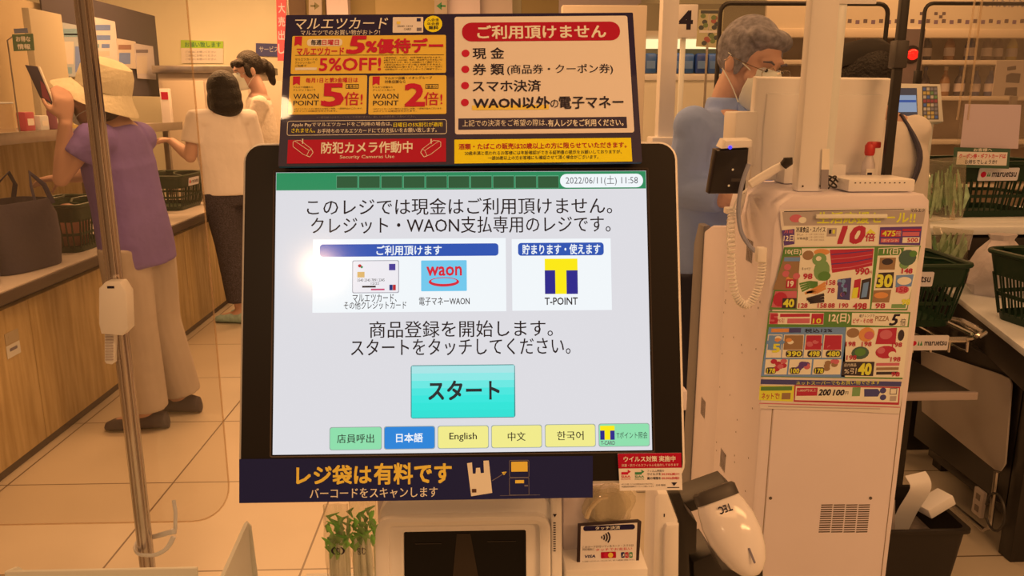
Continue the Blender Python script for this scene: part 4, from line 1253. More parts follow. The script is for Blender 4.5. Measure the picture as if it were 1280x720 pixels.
# bagging table at the right edge
def side_table():
    t = thing('packing_table', (1.95, 2.5, 0), 'black packing table with a pale top at the right edge of the photo', 'table')
    MB().prism([(1.51, 2.06), (2.3, 2.06), (2.3, 2.95), (1.76, 2.95), (1.66, 2.60)], Frame((0, 0, 0.70), (1, 0, 0), (0, 1, 0)), 0, 0.022, steelg, 0.003).build('table_top', t)
    b = MB()
    b.prism([(1.53, 2.10), (2.28, 2.10), (2.28, 2.9), (1.78, 2.9), (1.68, 2.6)], Frame((0, 0, 0.60), (1, 0, 0), (0, 1, 0)), 0, 0.10, blackm, 0.004)
    b.build('apron', t)
    for x, y in ((1.665, 2.22), (2.25, 2.22), (2.25, 2.85), (1.80, 2.85)):
        MB().span((x - 0.03, y - 0.03, 0.0), (x + 0.03, y + 0.03, 0.60), blackm, 0.003).build('leg', t)
    MB().span((1.70, 2.20, 0.08), (2.22, 2.80, 0.11), blackm, 0.003).build('lower_shelf', t)
    b = MB()
    b.prism([(2.24, 0.16), (2.80, 0.16), (2.80, 0.60), (2.24, 0.60)], Frame((1.635, 0, 0), (0, 1, 0), (0, 0, 1)), 0.0, 0.012, blackm, 0.002)
    b.build('side_sheet', t)
    # pale plate hung on the left flank
    P = Frame((1.615, 0, 0), (0, -1, 0), (0, 0, 1))
    p = [P.uv(*q) for q in ((1151, 436), (1250, 468), (1261, 473), (1264, 480), (1256, 580), (1250, 589), (1243, 587), (1152, 514))]
    b = MB().prism(p, P, -0.006, 0.0, mat('hung_plate', S(172, 126, 82), 0.4), 0.001)
    b.build('flank_plate', t)
    q = gx(1224, 628, 1.60)
    b = MB().box(q, (0.012, 0.05, 0.09), mat('socket_plate', S(176, 128, 84), 0.5), None, 0.002)
    for k in range(2):
        b.box(q + V3((-0.0065, 0, 0.02 - 0.04 * k)), (0.002, 0.02, 0.02), mat('socket_dark', S(110, 76, 46), 0.5))
    b.build('socket', t)
    MB().tube([gx(1186, 627, 1.60), gx(1230, 663, 1.60), gx(1237, 660, 1.60), gx(1246, 590, 1.60)], 0.008, steel, 8).build('chrome_rail', t)
    pts = [gx(1244, 640, 1.585) + V3((0, 0.045 * math.cos(a), 0.06 * math.sin(a))) for a in [k * 0.35 for k in range(17)]]
    MB().tube(pts, 0.004, black_pl, 5).build('hanging_cable', t)
    b = MB()
    for k in range(3):
        b.span((1.72 + k * 0.03, 2.24, 0.112 + k * 0.018), (2.15, 2.7, 0.126 + k * 0.018), mat('stacked_card', S(150, 105, 60), 0.7))
    tag(b.build('cardboard_stack'), 'flat cardboard pieces lying on the low shelf of the packing table', 'cardboard')
side_table()
basket((1.86, 2.36, 0.722), 8, 'green shopping basket at the right edge of the photo on the packing table')
# white sack on the table behind the basket
b = MB()
q = V3((1.86, 2.78, 0.722))
rings = []
for z, r in ((0.0, 0.08), (0.04, 0.10), (0.11, 0.095), (0.16, 0.07), (0.20, 0.04), (0.22, 0.05)):
    rings.append([q + V3((r * (1 + 0.16 * math.sin(k * 2.3 + z * 30)) * math.cos(k * 0.3927), r * 0.7 * (1 + 0.16 * math.cos(k * 1.7)) * math.sin(k * 0.3927), z)) for k in range(16)])
tag(b.loft(rings, mat('white_film', S(214, 160, 112), 0.3, bump=0.5, bscale=25)).build('plastic_sack'), 'crumpled pale plastic sack behind the rightmost green basket', 'sack')

# shopping cart that carries a basket
def cart():
    t = thing('shopping_cart', (1.36, 2.45, 0), 'chrome basket cart with black tray and maker plate, right of the flyer', 'shopping cart')
    cx, cy = 1.265, 2.42
    z = 0.72
    b = MB()
    lo = [V3((x + cx, y + cy, z)) for x, y in rrect(-0.22, -0.20, 0.20, 0.20, 0.05, 5)]
    b.tube(lo + [lo[0]], 0.009, chrome, 8, False)
    for k in range(7):
        x = cx - 0.17 + k * 0.055
        b.tube([(x, cy - 0.20, z), (x, cy - 0.203, z - 0.035), (x, cy - 0.17, z - 0.04), (x, cy + 0.2, z - 0.03)], 0.004, chrome, 6)
    b.build('wire_cradle', t)
    F = FY(cy - 0.212)
    b = MB().prism(rrect(cx - 0.022, z - 0.028, cx + 0.095, z + 0.017, 0.004), F, -0.003, 0.0, mat('cart_plate', S(222, 172, 124), 0.4), 0.0)
    b.utext(F, 'maruetsu', (cx + 0.024, z - 0.013, cx + 0.090, z + 0.001), ink, 2, 0.02)
    b.fpoly(F, [(cx - 0.008 + 0.008 * math.cos(a), z - 0.006 + 0.0075 * math.sin(a)) for a in [i * 0.524 for i in range(12)]], ink_red, 2)
    b.fpoly(F, [(cx + 0.003, z - 0.013), (cx + 0.006, z + 0.002), (cx + 0.009, z - 0.013)], ink_grn, 2).fpoly(F, [(cx + 0.010, z - 0.013), (cx + 0.014, z + 0.002), (cx + 0.018, z - 0.013)], ink_grn, 2)
    b.build('maker_plate', t)
    MB().tube([(cx + 0.2, cy - 0.18, z), (cx + 0.225, cy - 0.17, z + 0.010), (cx + 0.23, cy - 0.05, z + 0.012), (cx + 0.2, cy + 0.08, z)], 0.011, chrome, 8).build('bumper_bar', t)
    MB().prism([(cx - 0.24, cy - 0.20), (cx + 0.20, cy - 0.20), (cx + 0.17, cy + 0.30), (cx - 0.2, cy + 0.30)], Frame((0, 0, 0.535), (1, 0, 0), (0, 1, 0)), 0, 0.02, mat('tray_dark', (0.03, 0.024, 0.02), 0.35), 0.004).build('lower_tray', t)
    MB().span((cx - 0.24, cy - 0.215, 0.535), (cx + 0.205, cy - 0.20, 0.56), mat('tray_edge', S(180, 130, 88), 0.3, 0.3), 0.003).build('tray_lip', t)
    MB().span((cx + 0.02, cy - 0.10, 0.08), (cx + 0.075, cy - 0.05, 0.535), blackm, 0.004).build('post', t)
    MB().tube([(cx - 0.20, cy - 0.14, 0.5), (cx - 0.20, cy - 0.14, 0.42), (cx - 0.10, cy - 0.12, 0.30), (cx - 0.03, cy - 0.10, 0.16), (cx - 0.02, cy - 0.1, 0.07)], 0.014, chrome, 8).build('curved_leg', t)
    MB().tube([(cx - 0.20, cy + 0.24, 0.52), (cx - 0.20, cy + 0.24, 0.07)], 0.012, chrome, 8).build('rear_leg', t)
    for x, y in ((cx - 0.02, cy - 0.10), (cx + 0.05, cy - 0.07), (cx - 0.20, cy + 0.24)):
        MB().lathe([(0.02, -0.012), (0.035, -0.010), (0.035, 0.010), (0.02, 0.012)], (x, y, 0.0355), black_pl, (1, 0, 0), 16).build('wheel', t)
    for k in range(2):
        MB().span((cx - 0.02, cy - 0.085, z - 0.18), (cx + 0.06, cy - 0.06, z - 0.02), blackm, 0.003) if k == 0 else None
    for sx in (-0.18, 0.16):
        MB().tube([(cx + sx, cy + 0.19, z), (cx + sx, cy + 0.22, 0.53)], 0.010, chrome, 8).build('upright', t)
cart()
basket((1.265, 2.43, 0.733), 0, 'green shopping basket standing in the chrome cart beside the flyer', 0.88)

# waste bin with receipts
def bin_():
    x0, x1, y0, y1, z = 1.03, 1.30, 1.90, 2.16, 0.285
    t = thing('waste_bin', ((x0 + x1) / 2, 2.03, 0), 'black open waste bin full of receipts right of the off-white cabinet', 'bin')
    m = mat('bin_black', (0.012, 0.010, 0.010), 0.5)
    def R(e, zz, s): return [V3(((x0 + x1) / 2 + (x - (x0 + x1) / 2) * s, (y0 + y1) / 2 + (y - (y0 + y1) / 2) * s, zz)) for x, y in rrect(x0 - e, y0 - e, x1 + e, y1 + e, 0.02)]
    MB().loft([R(-0.012, 0.0, 0.84), R(-0.006, z - 0.012, 1), R(0.004, z - 0.01, 1), R(0.004, z, 1), R(-0.010, z, 1), R(-0.016, 0.02, 0.84)], m).build('bin_shell', t)
    MB().loft([R(-0.02, 0.012, 0.82), R(-0.014, 0.20, 0.97)], mat('bin_rubbish', S(110, 78, 50), 0.8, vary=0.4, scale=30, bump=1, bscale=30)).build('rubbish_fill', t)
bin_()
def strip(name, label, cat, pts, wid, m, nrm=(0, -0.6, 0.8)):
    """curled paper strip"""
    n = V3(nrm).normalized()
    b = MB()
    P = [V3(p) for p in pts]
    sm = []
    for i in range(len(P) - 1):
        a, bb, c, d = P[max(i - 1, 0)], P[i], P[i + 1], P[min(i + 2, len(P) - 1)]
        for k in range(5):
            u = k / 5
            sm.append(0.5 * ((2 * bb) + (c - a) * u + (2 * a - 5 * bb + 4 * c - d) * u * u + (3 * bb - a - 3 * c + d) * u ** 3))
    sm.append(P[-1])
    rings = []
    for i, q in enumerate(sm):
        t = (sm[min(i + 1, len(sm) - 1)] - sm[max(i - 1, 0)]).normalized()
        s = t.cross(n).normalized() * (wid / 2)
        nn = s.cross(t).normalized() * 0.0004
        rings.append([q - s - nn, q + s - nn, q + s + nn, q - s + nn])
    b.loft(rings, m, True, True)
    return tag(b.build(name), label, cat)
rc = mat('receipt_paper', S(226, 176, 124), 0.6)
strip('paper_receipt', 'long curled white receipt sticking out of the black bin', 'receipt', [(1.165, 2.02, 0.206), (1.165, 1.98, 0.30), (1.17, 1.94, 0.39), (1.165, 1.965, 0.42)], 0.058, rc, (0, -1, 0.2))
b = MB().box((1.245, 1.99, 0.317), (0.085, 0.06, 0.03), rc, Matrix.Rotation(math.radians(-25), 3, 'Y') @ Matrix.Rotation(0.2, 3, 'Z'), 0.004)
Fq = Frame(V3((1.245, 1.99, 0.317)) + V3((-0.42, 0, 0.9)).normalized() * 0.0, V3((0.9, 0, 0.42)), V3((0, 1, 0)))
tag(b.build('paper_packet'), 'folded white paper packet lying on top of the receipts in the bin', 'paper')
b = MB()
q = V3((1.095, 1.98, 0.208))
rr = [[q + V3((r * (1 + 0.2 * math.sin(k * 2.1 + z * 40)) * math.cos(k * .449), r * (1 + 0.2 * math.cos(k * 3.1)) * math.sin(k * .449), z)) for k in range(14)] for z, r in ((0, 0.02), (0.04, 0.033), (0.09, 0.034), (0.13, 0.025), (0.15, 0.010))]
tag(b.loft(rr, mat('crumpled_film', S(170, 126, 86), 0.35, bump=0.6, bscale=30)).build('crumpled_bag'), 'crumpled clear bag at the left of the waste bin', 'bag')

# bagged leafy vegetables on the counter edge
leafp = mat('packed_leaf', S(160, 150, 84), 0.55, vary=0.35, scale=40)
leafd = mat('packed_leaf_dark', S(104, 112, 52), 0.55, vary=0.3, scale=40)
film = clear('bag_film', (0.96, 0.95, 0.9), 0.09, 0.12, 0.10, (0.7, 0.65, 0.55))
def veg_bag(name, label, c, w, h, d, tilt, group, seed=1):
    t = thing(name, c, label, 'vegetables', group)
    rnd = random.Random(seed)
    Rm = Matrix.Rotation(math.radians(tilt), 3, 'Y')
    c = V3(c)
    b = MB()
    for k in range(34):
        x = rnd.uniform(-0.42, 0.42) * w
        y = rnd.uniform(-0.3, 0.3) * d
        z0 = rnd.uniform(0.05, 0.25) * h
        z1 = rnd.uniform(0.55, 0.92) * h
        x1 = x + rnd.uniform(-0.12, 0.12) * w
        s = rnd.uniform(0.010, 0.022)
        p = [V3((x, y, z0)), V3(((x + x1) / 2 + rnd.uniform(-.01, .01), y * 1.2, (z0 + z1) / 2)), V3((x1, y * 1.3, z1))]
        b.tube([c + Rm @ q for q in p], [0.003, s * 0.6, 0.003], rnd.choice((leafp, leafd, leafp)), 6, flat=0.3)
    b.build('leaf_bunch', t)
    b = MB()
    rings = []
    for f, sw, sd in ((0.0, 0.80, 0.25), (0.03, 0.95, 0.7), (0.25, 1.0, 1.0), (0.6, 0.98, 0.9), (0.85, 0.95, 0.5), (0.97, 1.0, 0.12), (1.0, 1.0, 0.06)):
        rings.append([c + Rm @ V3((math.copysign(abs(math.cos(a)) ** 0.6, math.cos(a)) * w / 2 * sw + 0.004 * math.sin(a * 5 + f * 9), math.sin(a) * d / 2 * sd + 0.004 * math.cos(a * 4 + f * 12), f * h)) for a in [2 * math.pi * k / 24 for k in range(24)]])
    b.loft(rings, film, True, True)
    b.build('clear_film', t)
    return t
VG = 'bags of leafy vegetables on the pale counter'
veg_bag('vegetable_bag', 'clear bag of pale leafy greens lying left of the green basket on the pale counter', (1.76, 3.02, 0.957), 0.20, 0.24, 0.08, -5, VG, 2)
veg_bag('vegetable_bag', 'square clear bag of greens in front, at the left end of the pale counter', (1.72, 2.875, 0.80), 0.15, 0.15, 0.05, 6, VG, 5)
# ------------------------------------------------------------------ background on the right
def bg_right():
    acr = clear('acrylic_clear', (0.975, 0.965, 0.95), 0.05, 0.04, 0.015)
    # white partition directly behind the notice board
    a, c = gy(702, 100, 3.2), gy(806, 100, 3.2)
    tag(MB().span((a.x, 3.2, 0), (c.x, 3.26, 1.765), mat('partition_white', S(222, 164, 104), 0.6), 0.004).build('partition_panel'), 'plain white partition panel right behind the navy notice board', 'partition')
    # white square pole
    q = gy(833, 90, 2.75)
    t = thing('square_pole', (q.x, 2.75, 0), 'white square pole just right of the notice board, left of the man', 'pole')
    MB().span((q.x - 0.027, 2.72, 0.0), (q.x + 0.027, 2.775, 2.5), white_pl, 0.004).build('pole_shaft', t)
    MB().span((q.x - 0.06, 2.69, 0.0), (q.x + 0.06, 2.81, 0.02), white_pl, 0.003).build('pole_base', t)
    MB().span((q.x - 0.05, 2.70, 1.23), (q.x + 0.04, 2.79, 1.29), white_pl, 0.006).build('pole_collar', t)
    # number sign 4
    F = FY(3.4)
    a, c = F.uv(844, 47), F.uv(873, 5.5)
    t = thing('number_sign', ((a[0] + c[0]) / 2, 3.42, 0), 'white number 4 lane sign on a thin white post beside the man', 'sign')
    MB().prism(rrect(a[0] - 0.02, a[1], c[0], c[1], 0.004), F, -0.012, 0, paper, 0.002).build('sign_board', t)
    MB().text(F, '4', 850, 14, 865, 36, ink, 2, 0.05).build('sign_number', t)
    p = F.uv(856, 47)
    MB().span((p[0] - 0.012, 3.412, 0), (p[0] + 0.008, 3.43, a[1] + 0.05), mat('milky_post', S(226, 180, 130), 0.3), 0.002).build('sign_pole', t)
    MB().lathe([(0.11, 0), (0.11, 0.01), (0.02, 0.02)], (p[0], 3.42, 0), white_pl, seg=20).build('sign_foot', t)
    # tall white shelf back
    a, c = gy(800, 93, 4.2), gy(893, 95, 4.2)
    t = thing('shelf_back', ((a.x + c.x) / 2, 4.3, 0), 'white back of a shop shelf standing behind the number 4 sign', 'shelf')
    MB().span((a.x - 0.25, 4.2, 0.0), (c.x + 0.12, 4.26, a.z - 0.02), mat('shelf_white', S(224, 172, 110), 0.6), 0.003).build('back_panel', t)
    MB().span((a.x - 0.26, 4.185, a.z - 0.03), (c.x + 0.13, 4.275, a.z), white_pl, 0.006).build('top_rail', t)
    # framed clear screens
    def framed(x0, x1, ytop, Y, zb, label, mid=None):
        A, B = gy(x0, ytop, Y), gy(x1, ytop, Y)
        t = thing('counter_screen', ((A.x + B.x) / 2, Y, zb), label, 'screen')
        r = 0.035
        pts = [(A.x, Y, zb), (A.x, Y, A.z - r)] + [(A.x + r - r * math.cos(k * 0.3927), Y, A.z - r + r * math.sin(k * 0.3927)) for k in range(1, 5)] + [(B.x - r + r * math.sin(k * 0.3927), Y, A.z - r + r * math.cos(k * 0.3927)) for k in range(0, 4)] + [(B.x, Y, A.z - r), (B.x, Y, zb)]
        MB().tube(pts, 0.0085, black_pl, 8).build('tube_frame', t)
        MB().span((A.x + 0.006, Y - 0.0015, max(zb + 0.05, 1.22)), (B.x - 0.006, Y + 0.0015, A.z - 0.012), acr).build('clear_panel', t)
        if mid:
            q = gy(*mid, Y)
            MB().span((A.x - 0.013, Y - 0.014, q.z - 0.03), (A.x + 0.013, Y + 0.014, q.z + 0.03), black_pl, 0.003).build('clamp', t)
    framed(901, 1111, 4, 3.08, 0.0, 'clear screen in a black tube frame standing behind the man in the blue shirt')
    framed(1157, 1330, 4, 3.525, 0.946, 'clear screen in a black tube frame behind the cash register keypad', (1151, 97))
    # acrylic notice stand
    Y = 3.12
    F = FY(Y)
    A = F.uv(1212, 60)[0]
    t = thing('notice_stand', (A + 0.2, Y, 0.946), 'clear acrylic stand holding a pinkish sheet and a green framed notice at the right', 'stand')
    b = MB()
    b.prism([F.uv(*q) for q in ((1196, 182), (1226, -6), (1330, -8), (1320, 186))], F, -0.005, 0, acr)
    b.build('acrylic_panel', t)
    ed = clear('acrylic_edge', (0.95, 0.9, 0.82), 0.16, 0.2, 0.22, (0.8, 0.7, 0.55))
    b = MB()
    for p0, p1 in (((1196, 150), (1219, -6)), ((1209, 150), (1228, -6))):
        u, v = F.uv(*p0), F.uv(*p1)
        b.tube([F.at(u[0], u[1], 0.002), F.at(v[0], v[1], 0.002)], 0.0045, ed, 6)
    b.build('panel_edge', t)
    MB().prism([F.uv(*q) for q in ((1206, 130), (1276, 131), (1272, 186), (1200, 184))], F, 0.001, 0.003, mat('pinkish_sheet', S(206, 150, 112), 0.35)).build('held_sheet', t)
    G = F.off(0.012)
    n = MB().prism([G.uv(*q) for q in ((1193, 184), (1263, 186), (1261, 211), (1191, 209))], G, -0.002, 0, mat('notice_green', S(64, 74, 40), 0.5))
    n.ppoly(G, [(1197, 189.5), (1259.5, 190.5), (1258, 207), (1195, 205.5)], paper, 1)
    n.text(G, 'お客様へ', 1217, 185.3, 1240, 189.3, ink_w, 2, 0.02).text(G, 'クーポン券・ギフトカードは', 1199, 192.2, 1257, 198, ink_red, 2, 0.03).text(G, 'お持ちでしょうか?', 1206, 199.5, 1246, 205, ink, 2, 0.02)
    n.build('green_notice', t)
    b = MB()
    q = F.uv(1196, 206); q2 = F.uv(1300, 206)
    b.span((q[0], Y - 0.012, 0.946), (q[0] + 0.012, Y + 0.004, 1.13), ed).span((q2[0], Y - 0.012, 0.946), (q2[0] + 0.012, Y + 0.004, 1.13), ed)
    b.build('stand_leg', t)
    # cash register with keypad
    F = pose(gy(1148, 128, 3.2), -4, -12, 0)
    t = thing('cash_register', (gy(1148, 128, 3.2).x, 3.25, 0.946), 'beige cash register with a blue lit display and coloured keypad right of the turned monitor', 'cash register')
    MB().prism([F.uv(*q) for q in ((1117, 104), (1176, 105), (1180, 152), (1116, 153))], F, -0.06, 0, mat('register_beige', S(214, 168, 112), 0.45), 0.005).build('register_case', t)
    s = MB()
    s.ppoly(F, [(1119, 110), (1146, 110), (1147, 146), (1118, 146)], emit('register_frame', (90, 80, 80), 0.6), 1)
    s.ppoly(F, [(1119, 119), (1145, 119), (1146, 140), (1118, 140)], emit('register_display', (150, 165, 190), 0.8), 2)
    s.ppoly(F, [(1119, 125), (1145, 125), (1145, 128), (1119, 128)], emit('register_bar', (60, 90, 160), 0.8), 3)
    s.build('register_display', t)
    rnd = random.Random(9)
    km = [mat('key_' + n, S(*c_), 0.5) for n, c_ in (('green', (110, 120, 60)), ('amber', (196, 140, 60)), ('red', (150, 60, 50)), ('grey', (130, 105, 85)), ('blue', (80, 90, 110)), ('pale', (190, 150, 105)))]
    k = MB()
    k.ppoly(F, [(1152.5, 108), (1171.5, 108), (1173.5, 149.5), (1153, 149.5)], mat('key_bed', S(84, 64, 44), 0.6), 1)
    for r in range(8):
        for c_ in range(4):
            x = 1153.6 + c_ * 4.6 + r * 0.15
            y = 109.5 + r * 5
            k.prect(F, x, y, x + 3.6, y + 3.8, km[2] if r == 3 else (rnd.choice(km[:2] + km[3:]) if r < 4 else rnd.choice(km[1:2] + km[3:])), 4)
    k.build('keypad', t)
    q = gy(1148, 152, 3.24)
    MB().span((q.x - 0.05, 3.21, 0.946), (q.x + 0.05, 3.31, q.z + 0.04), mat('register_beige', S(214, 168, 112), 0.45), 0.006).build('register_stand', t)
    # red lamp on its post
    q = gy(1141, 68, 4.6)
    t = thing('signal_lamp', (q.x, 4.62, 0), 'glowing red signal lamp on a grey brown post in the right background', 'lamp')
    MB().span((q.x - 0.07, 4.62, 0), (q.x + 0.07, 4.68, q.z + 0.14), mat('lamp_post_taupe', S(150, 104, 70), 0.6), 0.004).build('lamp_post', t)
    MB().ell((q.x, 4.60, q.z), (0.032, 0.028, 0.030), emit('red_glow', (255, 30, 20), 1.6)).build('lamp_bulb', t)
    MB().lathe([(0.05, 0), (0.05, 0.01), (0.036, 0.016)], (q.x, 4.62, q.z), dark_pl, (0, -1, 0), 18).build('lamp_ring', t)
    # far shelves with bottles
    Y = 5.6
    t = thing('bottle_shelf', (3.6, Y + 0.2, 0), 'long brown shop shelf lined with bottles in the right background', 'shelf')
    sh = mat('shelf_brown', S(170, 118, 70), 0.6, vary=0.08)
    b1 = gy(1200, 75, Y).z; b2 = gy(1200, 120, Y).z
    MB().span((1.95, Y + 0.30, 0), (4.6, Y + 0.36, 1.95), sh).build('shelf_back_panel', t)
    for z in (b1, b2, b2 - 0.30, b2 - 0.62):
        MB().span((1.95, Y, z - 0.03), (4.6, Y + 0.30, z), mat('shelf_board', S(198, 146, 92), 0.5), 0.003).build('shelf_board', t)
    MB().span((1.95, Y, 0.0), (1.99, Y + 0.3, 1.95), sh).build('shelf_side', t)
    MB().span((4.56, Y, 0.0), (4.6, Y + 0.3, 1.95), sh).build('shelf_side', t)
    # header board with writing and checks
    t2 = thing('header_board', (3.4, Y - 0.02, 1.84), 'cream header board with dark lettering and a checked strip above the far shelf', 'sign')
    F = FY(Y - 0.03)
    z0 = gy(1160, 36, Y - 0.03).z
    cb = mat('header_cream', S(196, 144, 88), 0.55)
    MB().prism(rrect(1.9, z0, 4.62, 2.35, 0.002), F, -0.03, 0, cb).build('board_face', t2)
    g = MB()
    ck = [mat('check_dark', S(92, 60, 42), 0.6), mat('check_violet', S(110, 70, 62), 0.6)]
    for i in range(34):
        x = 1040 + i * 9.8
        g.prect(F, x, 24.5 + (0.6 if i % 2 else -0.6), x + 5, 29.5 + (0.6 if i % 2 else -0.6), ck[i % 2], 1)
    for x, y in ((1170, 17), (1176, 21), (1152, 17), (1180, 17)):
        g.prect(F, x - 2.2, y - 2, x + 2.2, y + 2, ck[0], 1)
    g.text(F, 'にれんぱん', 1228, -6, 1282, 9, ink_gry, 1, 0.02)
    g.build('board_print', t2)
    MB().span((1.9, Y - 0.06, z0 - 0.06), (4.62, Y - 0.003, z0 - 0.001), mat('header_rail', S(206, 150, 92), 0.4), 0.005).build('lower_rail', t2)
    # bottles
    bm_ = [mat('bottle_' + n, S(*c_), 0.25) for n, c_ in (('dark', (66, 44, 34)), ('amber', (140, 80, 38)), ('navy', (60, 50, 56)), ('tan', (176, 122, 72)), ('brown', (104, 62, 34)), ('gold', (190, 136, 60)))]
    lb = mat('bottle_label', S(186, 134, 90), 0.5)
    def bottle(mi):
        t = thing('sauce_bottle', (0, 0, 0), 'x', 'bottle', 'bottles on the far shelf')
        MB().lathe([(0.03, 0), (0.034, 0.006), (0.034, 0.10), (0.026, 0.125), (0.012, 0.15), (0.012, 0.175)], (0, 0, 0), bm_[mi], seg=12).build('bottle_body', t)
        MB().lathe([(0.0346, 0.03), (0.0346, 0.085)], (0, 0, 0), lb, seg=12, cap=False).build('bottle_label', t)
        MB().lathe([(0.014, 0.175), (0.014, 0.20), (0.010, 0.203)], (0, 0, 0), bm_[(mi + 2) % 6], seg=10).build('bottle_cap', t)
        return t
    protos = [bottle(i) for i in range(6)]
    used = set()
    rnd = random.Random(4)
    for row, (z, word) in enumerate(((b1, 'upper'), (b2, 'lower'))):
        x = 2.60
        while x < 4.15:
            k = rnd.randrange(6)
            o = protos[k] if k not in used else dup(protos[k])
            used.add(k)
            put(o, (x, Y + 0.10 + rnd.uniform(-0.02, 0.05), z + 0.0005), rnd.uniform(0, 360), 'small dark sauce bottle standing on the %s board of the far brown shelf' % word)
            o['group'] = 'bottles on the %s far shelf board' % word
            x += rnd.uniform(0.085, 0.15)
    for k in range(6):
        if k not in used:
            put(protos[k], (2.45, Y + 0.1, b1 + 0.0005), 0, 'small dark sauce bottle standing on the upper board of the far brown shelf')
            protos[k]['group'] = 'bottles on the upper far shelf board'
    # poster with three dark blocks
    F = FY(4.3)
    t = thing('small_poster', (gy(1262, 98, 4.3).x, 4.3, 0), 'pale poster with three dark blocks on a stand in the upper right background', 'poster')
    MB().prism([F.uv(*q) for q in ((1246, 76), (1300, 76), (1298, 121), (1240, 120))], F, -0.004, 0, mat('pale_poster', S(200, 146, 96), 0.5)).build('poster_sheet', t)
    g = MB()
    for p in ([(1259, 84), (1270, 82), (1270, 87), (1259, 88.5)], [(1258, 94), (1264, 91), (1276, 92), (1274, 104), (1257, 103)], [(1257, 109.5), (1271.5, 109), (1271, 120), (1255, 119)]):
        g.ppoly(F, p, mat('poster_block', S(96, 66, 44), 0.5), 2)
    g.build('poster_block', t)
    q = F.uv(1270, 120)
    MB().span((q[0] - 0.015, 4.304, 0), (q[0] + 0.015, 4.33, q[1] + 0.12), steel).build('poster_pole', t)
    MB().lathe([(0.14, 0), (0.14, 0.01), (0.02, 0.02)], (q[0], 4.32, 0), steel, seg=20).build('poster_foot', t)
    # chiller with blue packs far behind the man
    Y = 6.6
    a, c = gy(806, 60, Y), gy(985, 60, Y)
    t = thing('chiller_cabinet', ((a.x + c.x) / 2, Y + 0.3, 0), 'open chiller cabinet with a bright lamp strip far behind the man', 'cabinet')
    MB().span((a.x, Y + 0.3, 0), (c.x, Y + 0.4, 2.2), mat('chiller_back', S(160, 120, 70), 0.6)).build('chiller_back', t)
    zz = gy(870, 92, Y).z
    MB().span((a.x, Y, 0), (c.x, Y + 0.3, zz), mat('chiller_white', S(200, 150, 96), 0.5), 0.004).build('chiller_base', t)
    zt = gy(870, 55, Y).z
    MB().span((a.x, Y - 0.02, zt - 0.035), (c.x, Y + 0.04, zt + 0.035), emit('chiller_lamp', (255, 225, 165), 1.3, False), 0.004).build('lamp_strip', t)
    MB().span((a.x, Y, zt + 0.035), (c.x, Y + 0.3, zt + 0.10), mat('chiller_white', S(200, 150, 96), 0.5), 0.004).build('canopy', t)
    bl = [mat('pack_blue', S(60, 78, 92), 0.3), mat('pack_deep_blue', S(44, 56, 80), 0.3), mat('pack_slate', S(70, 84, 100), 0.3)]
    proto = None
    n = 11
    for i in range(n):
        if i < 3:
            if proto is None: protos2 = []
            t2 = thing('blue_pack', (0, 0, 0), 'x', 'pack', 'blue packs in the chiller')
            MB().span((-0.049, -0.05, 0), (0.049, 0.05, 0.16), bl[i], 0.02).build('pack_bag', t2)
            MB().span((-0.035, -0.0515, 0.04), (0.035, -0.0505, 0.10), mat('pack_label', S(110, 112, 110), 0.4)).build('pack_label', t2)
            protos2.append(t2); proto = 1
            o = t2
        else:
            o = dup(protos2[i % 3])
        put(o, (a.x + 0.06 + (c.x - a.x - 0.12) * i / (n - 1), Y + 0.08 + 0.02 * (i % 2), zz + 0.0005), 0, 'blue food pack standing in a row in the far chiller')
    # food poster by the number sign
    F = FY(4.0)
    t = thing('food_poster', gy(886, 62, 4.0), 'small coloured food poster hanging right of the number 4 sign', 'poster')
    MB().prism([F.uv(*q) for q in ((874, 12), (905, 12), (901, 60), (870, 58))], F, -0.003, 0, mat('poster_tan', S(196, 150, 84), 0.5)).build('poster_sheet', t)
    g = MB()
    rnd = random.Random(5)
    pm = [mat('food_' + n, S(*c_), 0.5) for n, c_ in (('olive', (120, 110, 50)), ('dark', (80, 66, 46)), ('gold', (206, 160, 60)), ('red', (170, 80, 50)))]
    g.prect(F, 876, 13, 903, 17, pm[1], 2)
    for i in range(20):
        g.pdisc(F, rnd.uniform(876, 899), rnd.uniform(20, 55), 3.4, 3, rnd.choice(pm), 2 + i * 0.1, 10)
    g.prect(F, 874, 38, 900, 41, paper, 5)
    g.build('poster_picture', t)
    q0, q1 = F.uv(888, 14), F.uv(888, -12)
    MB().tube([(q0[0], 4.005, 0), (q1[0], 4.005, q0[1])], 0.006, steel, 6).build('poster_pole', t)
bg_right()

